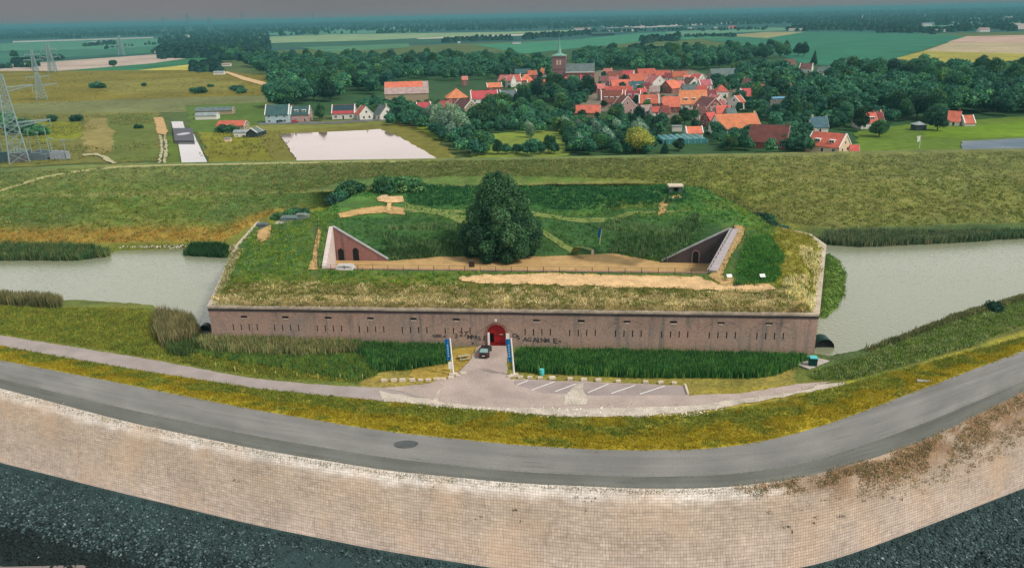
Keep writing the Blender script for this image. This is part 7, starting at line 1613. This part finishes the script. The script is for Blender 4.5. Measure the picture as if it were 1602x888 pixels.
pylon(83, 113, 68, PZ, 8.5, 'slightly taller thin far pylon right of the dark tree', ((.8, 9), (.55, 12)), rot=.2, th=2.2)
pylon(191, 87, 56, PZ, 10, 'very faint distant pylon on the teal field', ((.8, 12), (.5, 16)), rot=.2, th=2.2)
FAINT = mat('distant_steel', C(110, 150, 160, .8), var=0)
for px, py, pt, lb in ((297, 52, 22, 'tiny distant pylon near the horizon, first of the row from the left'), (258, 46, 26, 'tiny distant pylon near the horizon at the far left woods'), (330, 50, 24, 'tiny distant pylon near the horizon behind the white house'), (381, 44, 20, 'tiny distant pylon near the horizon above the far wood'), (491, 40, 19, 'tiny distant pylon near the horizon left of the centre')): pylon(px, py, pt, PZ, 26, lb, ((.8, 20), (.55, 26)), th=3.5, m=FAINT)
# substation gantries
sub = tag(empty('substation', g(60, 246, PZ)), 'low substation with steel gantries and grey equipment at the left edge behind the dike', 'substation'); so_ = np.array(sub.location)
for px, py, h_ in ((6, 247, 10), (18, 250, 12), (52, 249, 13), (66, 246, 11), (79, 246, 14), (84, 249, 9), (105, 250, 8.5)):
    q = g(px, py, PZ) - so_; mb = MB(); mb.tube(tuple(q), tuple(q + [0, 0, h_]), .22, .16, 6); mb.box(q[0] - .7, q[0] + .7, q[1] - .2, q[1] + .2, h_ - .2 + q[2], h_ + .3 + q[2]); mb.build('post', METAL, sub)
mb = MB(); q = g(84, 249, PZ) - so_; r_ = g(122, 250, PZ) - so_; mb.tube((q[0], q[1], 8.6), (r_[0], r_[1], 8.6), .16, n=4); mb.build('crossbeam', METAL, sub)
for px, py, w_, d_, h_, c1 in ((95, 249, 7, 4, 3.2, (150, 156, 162)), (60, 250, 9, 4, 2.6, (96, 110, 116)), (30, 252, 8, 4, 3, (120, 120, 122)), (8, 252, 8, 4, 3.4, (84, 108, 112)), (70, 243, 10, 3, 2, (110, 124, 128)), (44, 246, 7, 3, 2.4, (88, 104, 108))):
    q = g(px, py, PZ) - so_; mb = MB(); mb.box(q[0] - w_ / 2, q[0] + w_ / 2, q[1] - d_ / 2, q[1] + d_ / 2, 0, h_, top=(.96, .9)); mb.box(q[0] - w_ * .3, q[0] + w_ * .2, q[1] - d_ * .3, q[1] + d_ * .3, h_, h_ + .6); mb.build('equipment_cabinet', mat('cabinet_paint', C(*c1, .8), var=.15), sub)
for t in range(9):
    q = g(24 + (t % 3) * 5, 244 + (t // 3) * 3, PZ) - so_; mb = MB(); mb.tube(tuple(q + [0, 0, 2]), tuple(q + [0, 0, 4]), .35, .2, 8); mb.build('insulator_stack', METAL, sub)

place_woods(); woodland()
# drop unused prototypes
for k in PROTO:
    if k not in USED:
        for ch_ in KIDS.get(PROTO[k].name, []): bpy.data.objects.remove(ch_)
        bpy.data.objects.remove(PROTO[k])

# ------------------------------------------------------------------ haze
HZ = mat('haze_air', (1, 1, 1), var=0); n = HZ.node_tree; n.nodes.clear(); o_ = n.nodes.new('ShaderNodeOutputMaterial'); pv = n.nodes.new('ShaderNodeVolumePrincipled')
pv.inputs['Color'].default_value = (.13, .36, .40, 1); pv.inputs['Density'].default_value = 0.00016; pv.inputs['Anisotropy'].default_value = 0
n.links.new(pv.outputs[0], o_.inputs['Volume'])
mb = MB(); mb.box(-60000, 60000, -400, 46000, -12, 70); hz_ = mb.build('haze', HZ); hz_['kind'] = 'stuff'
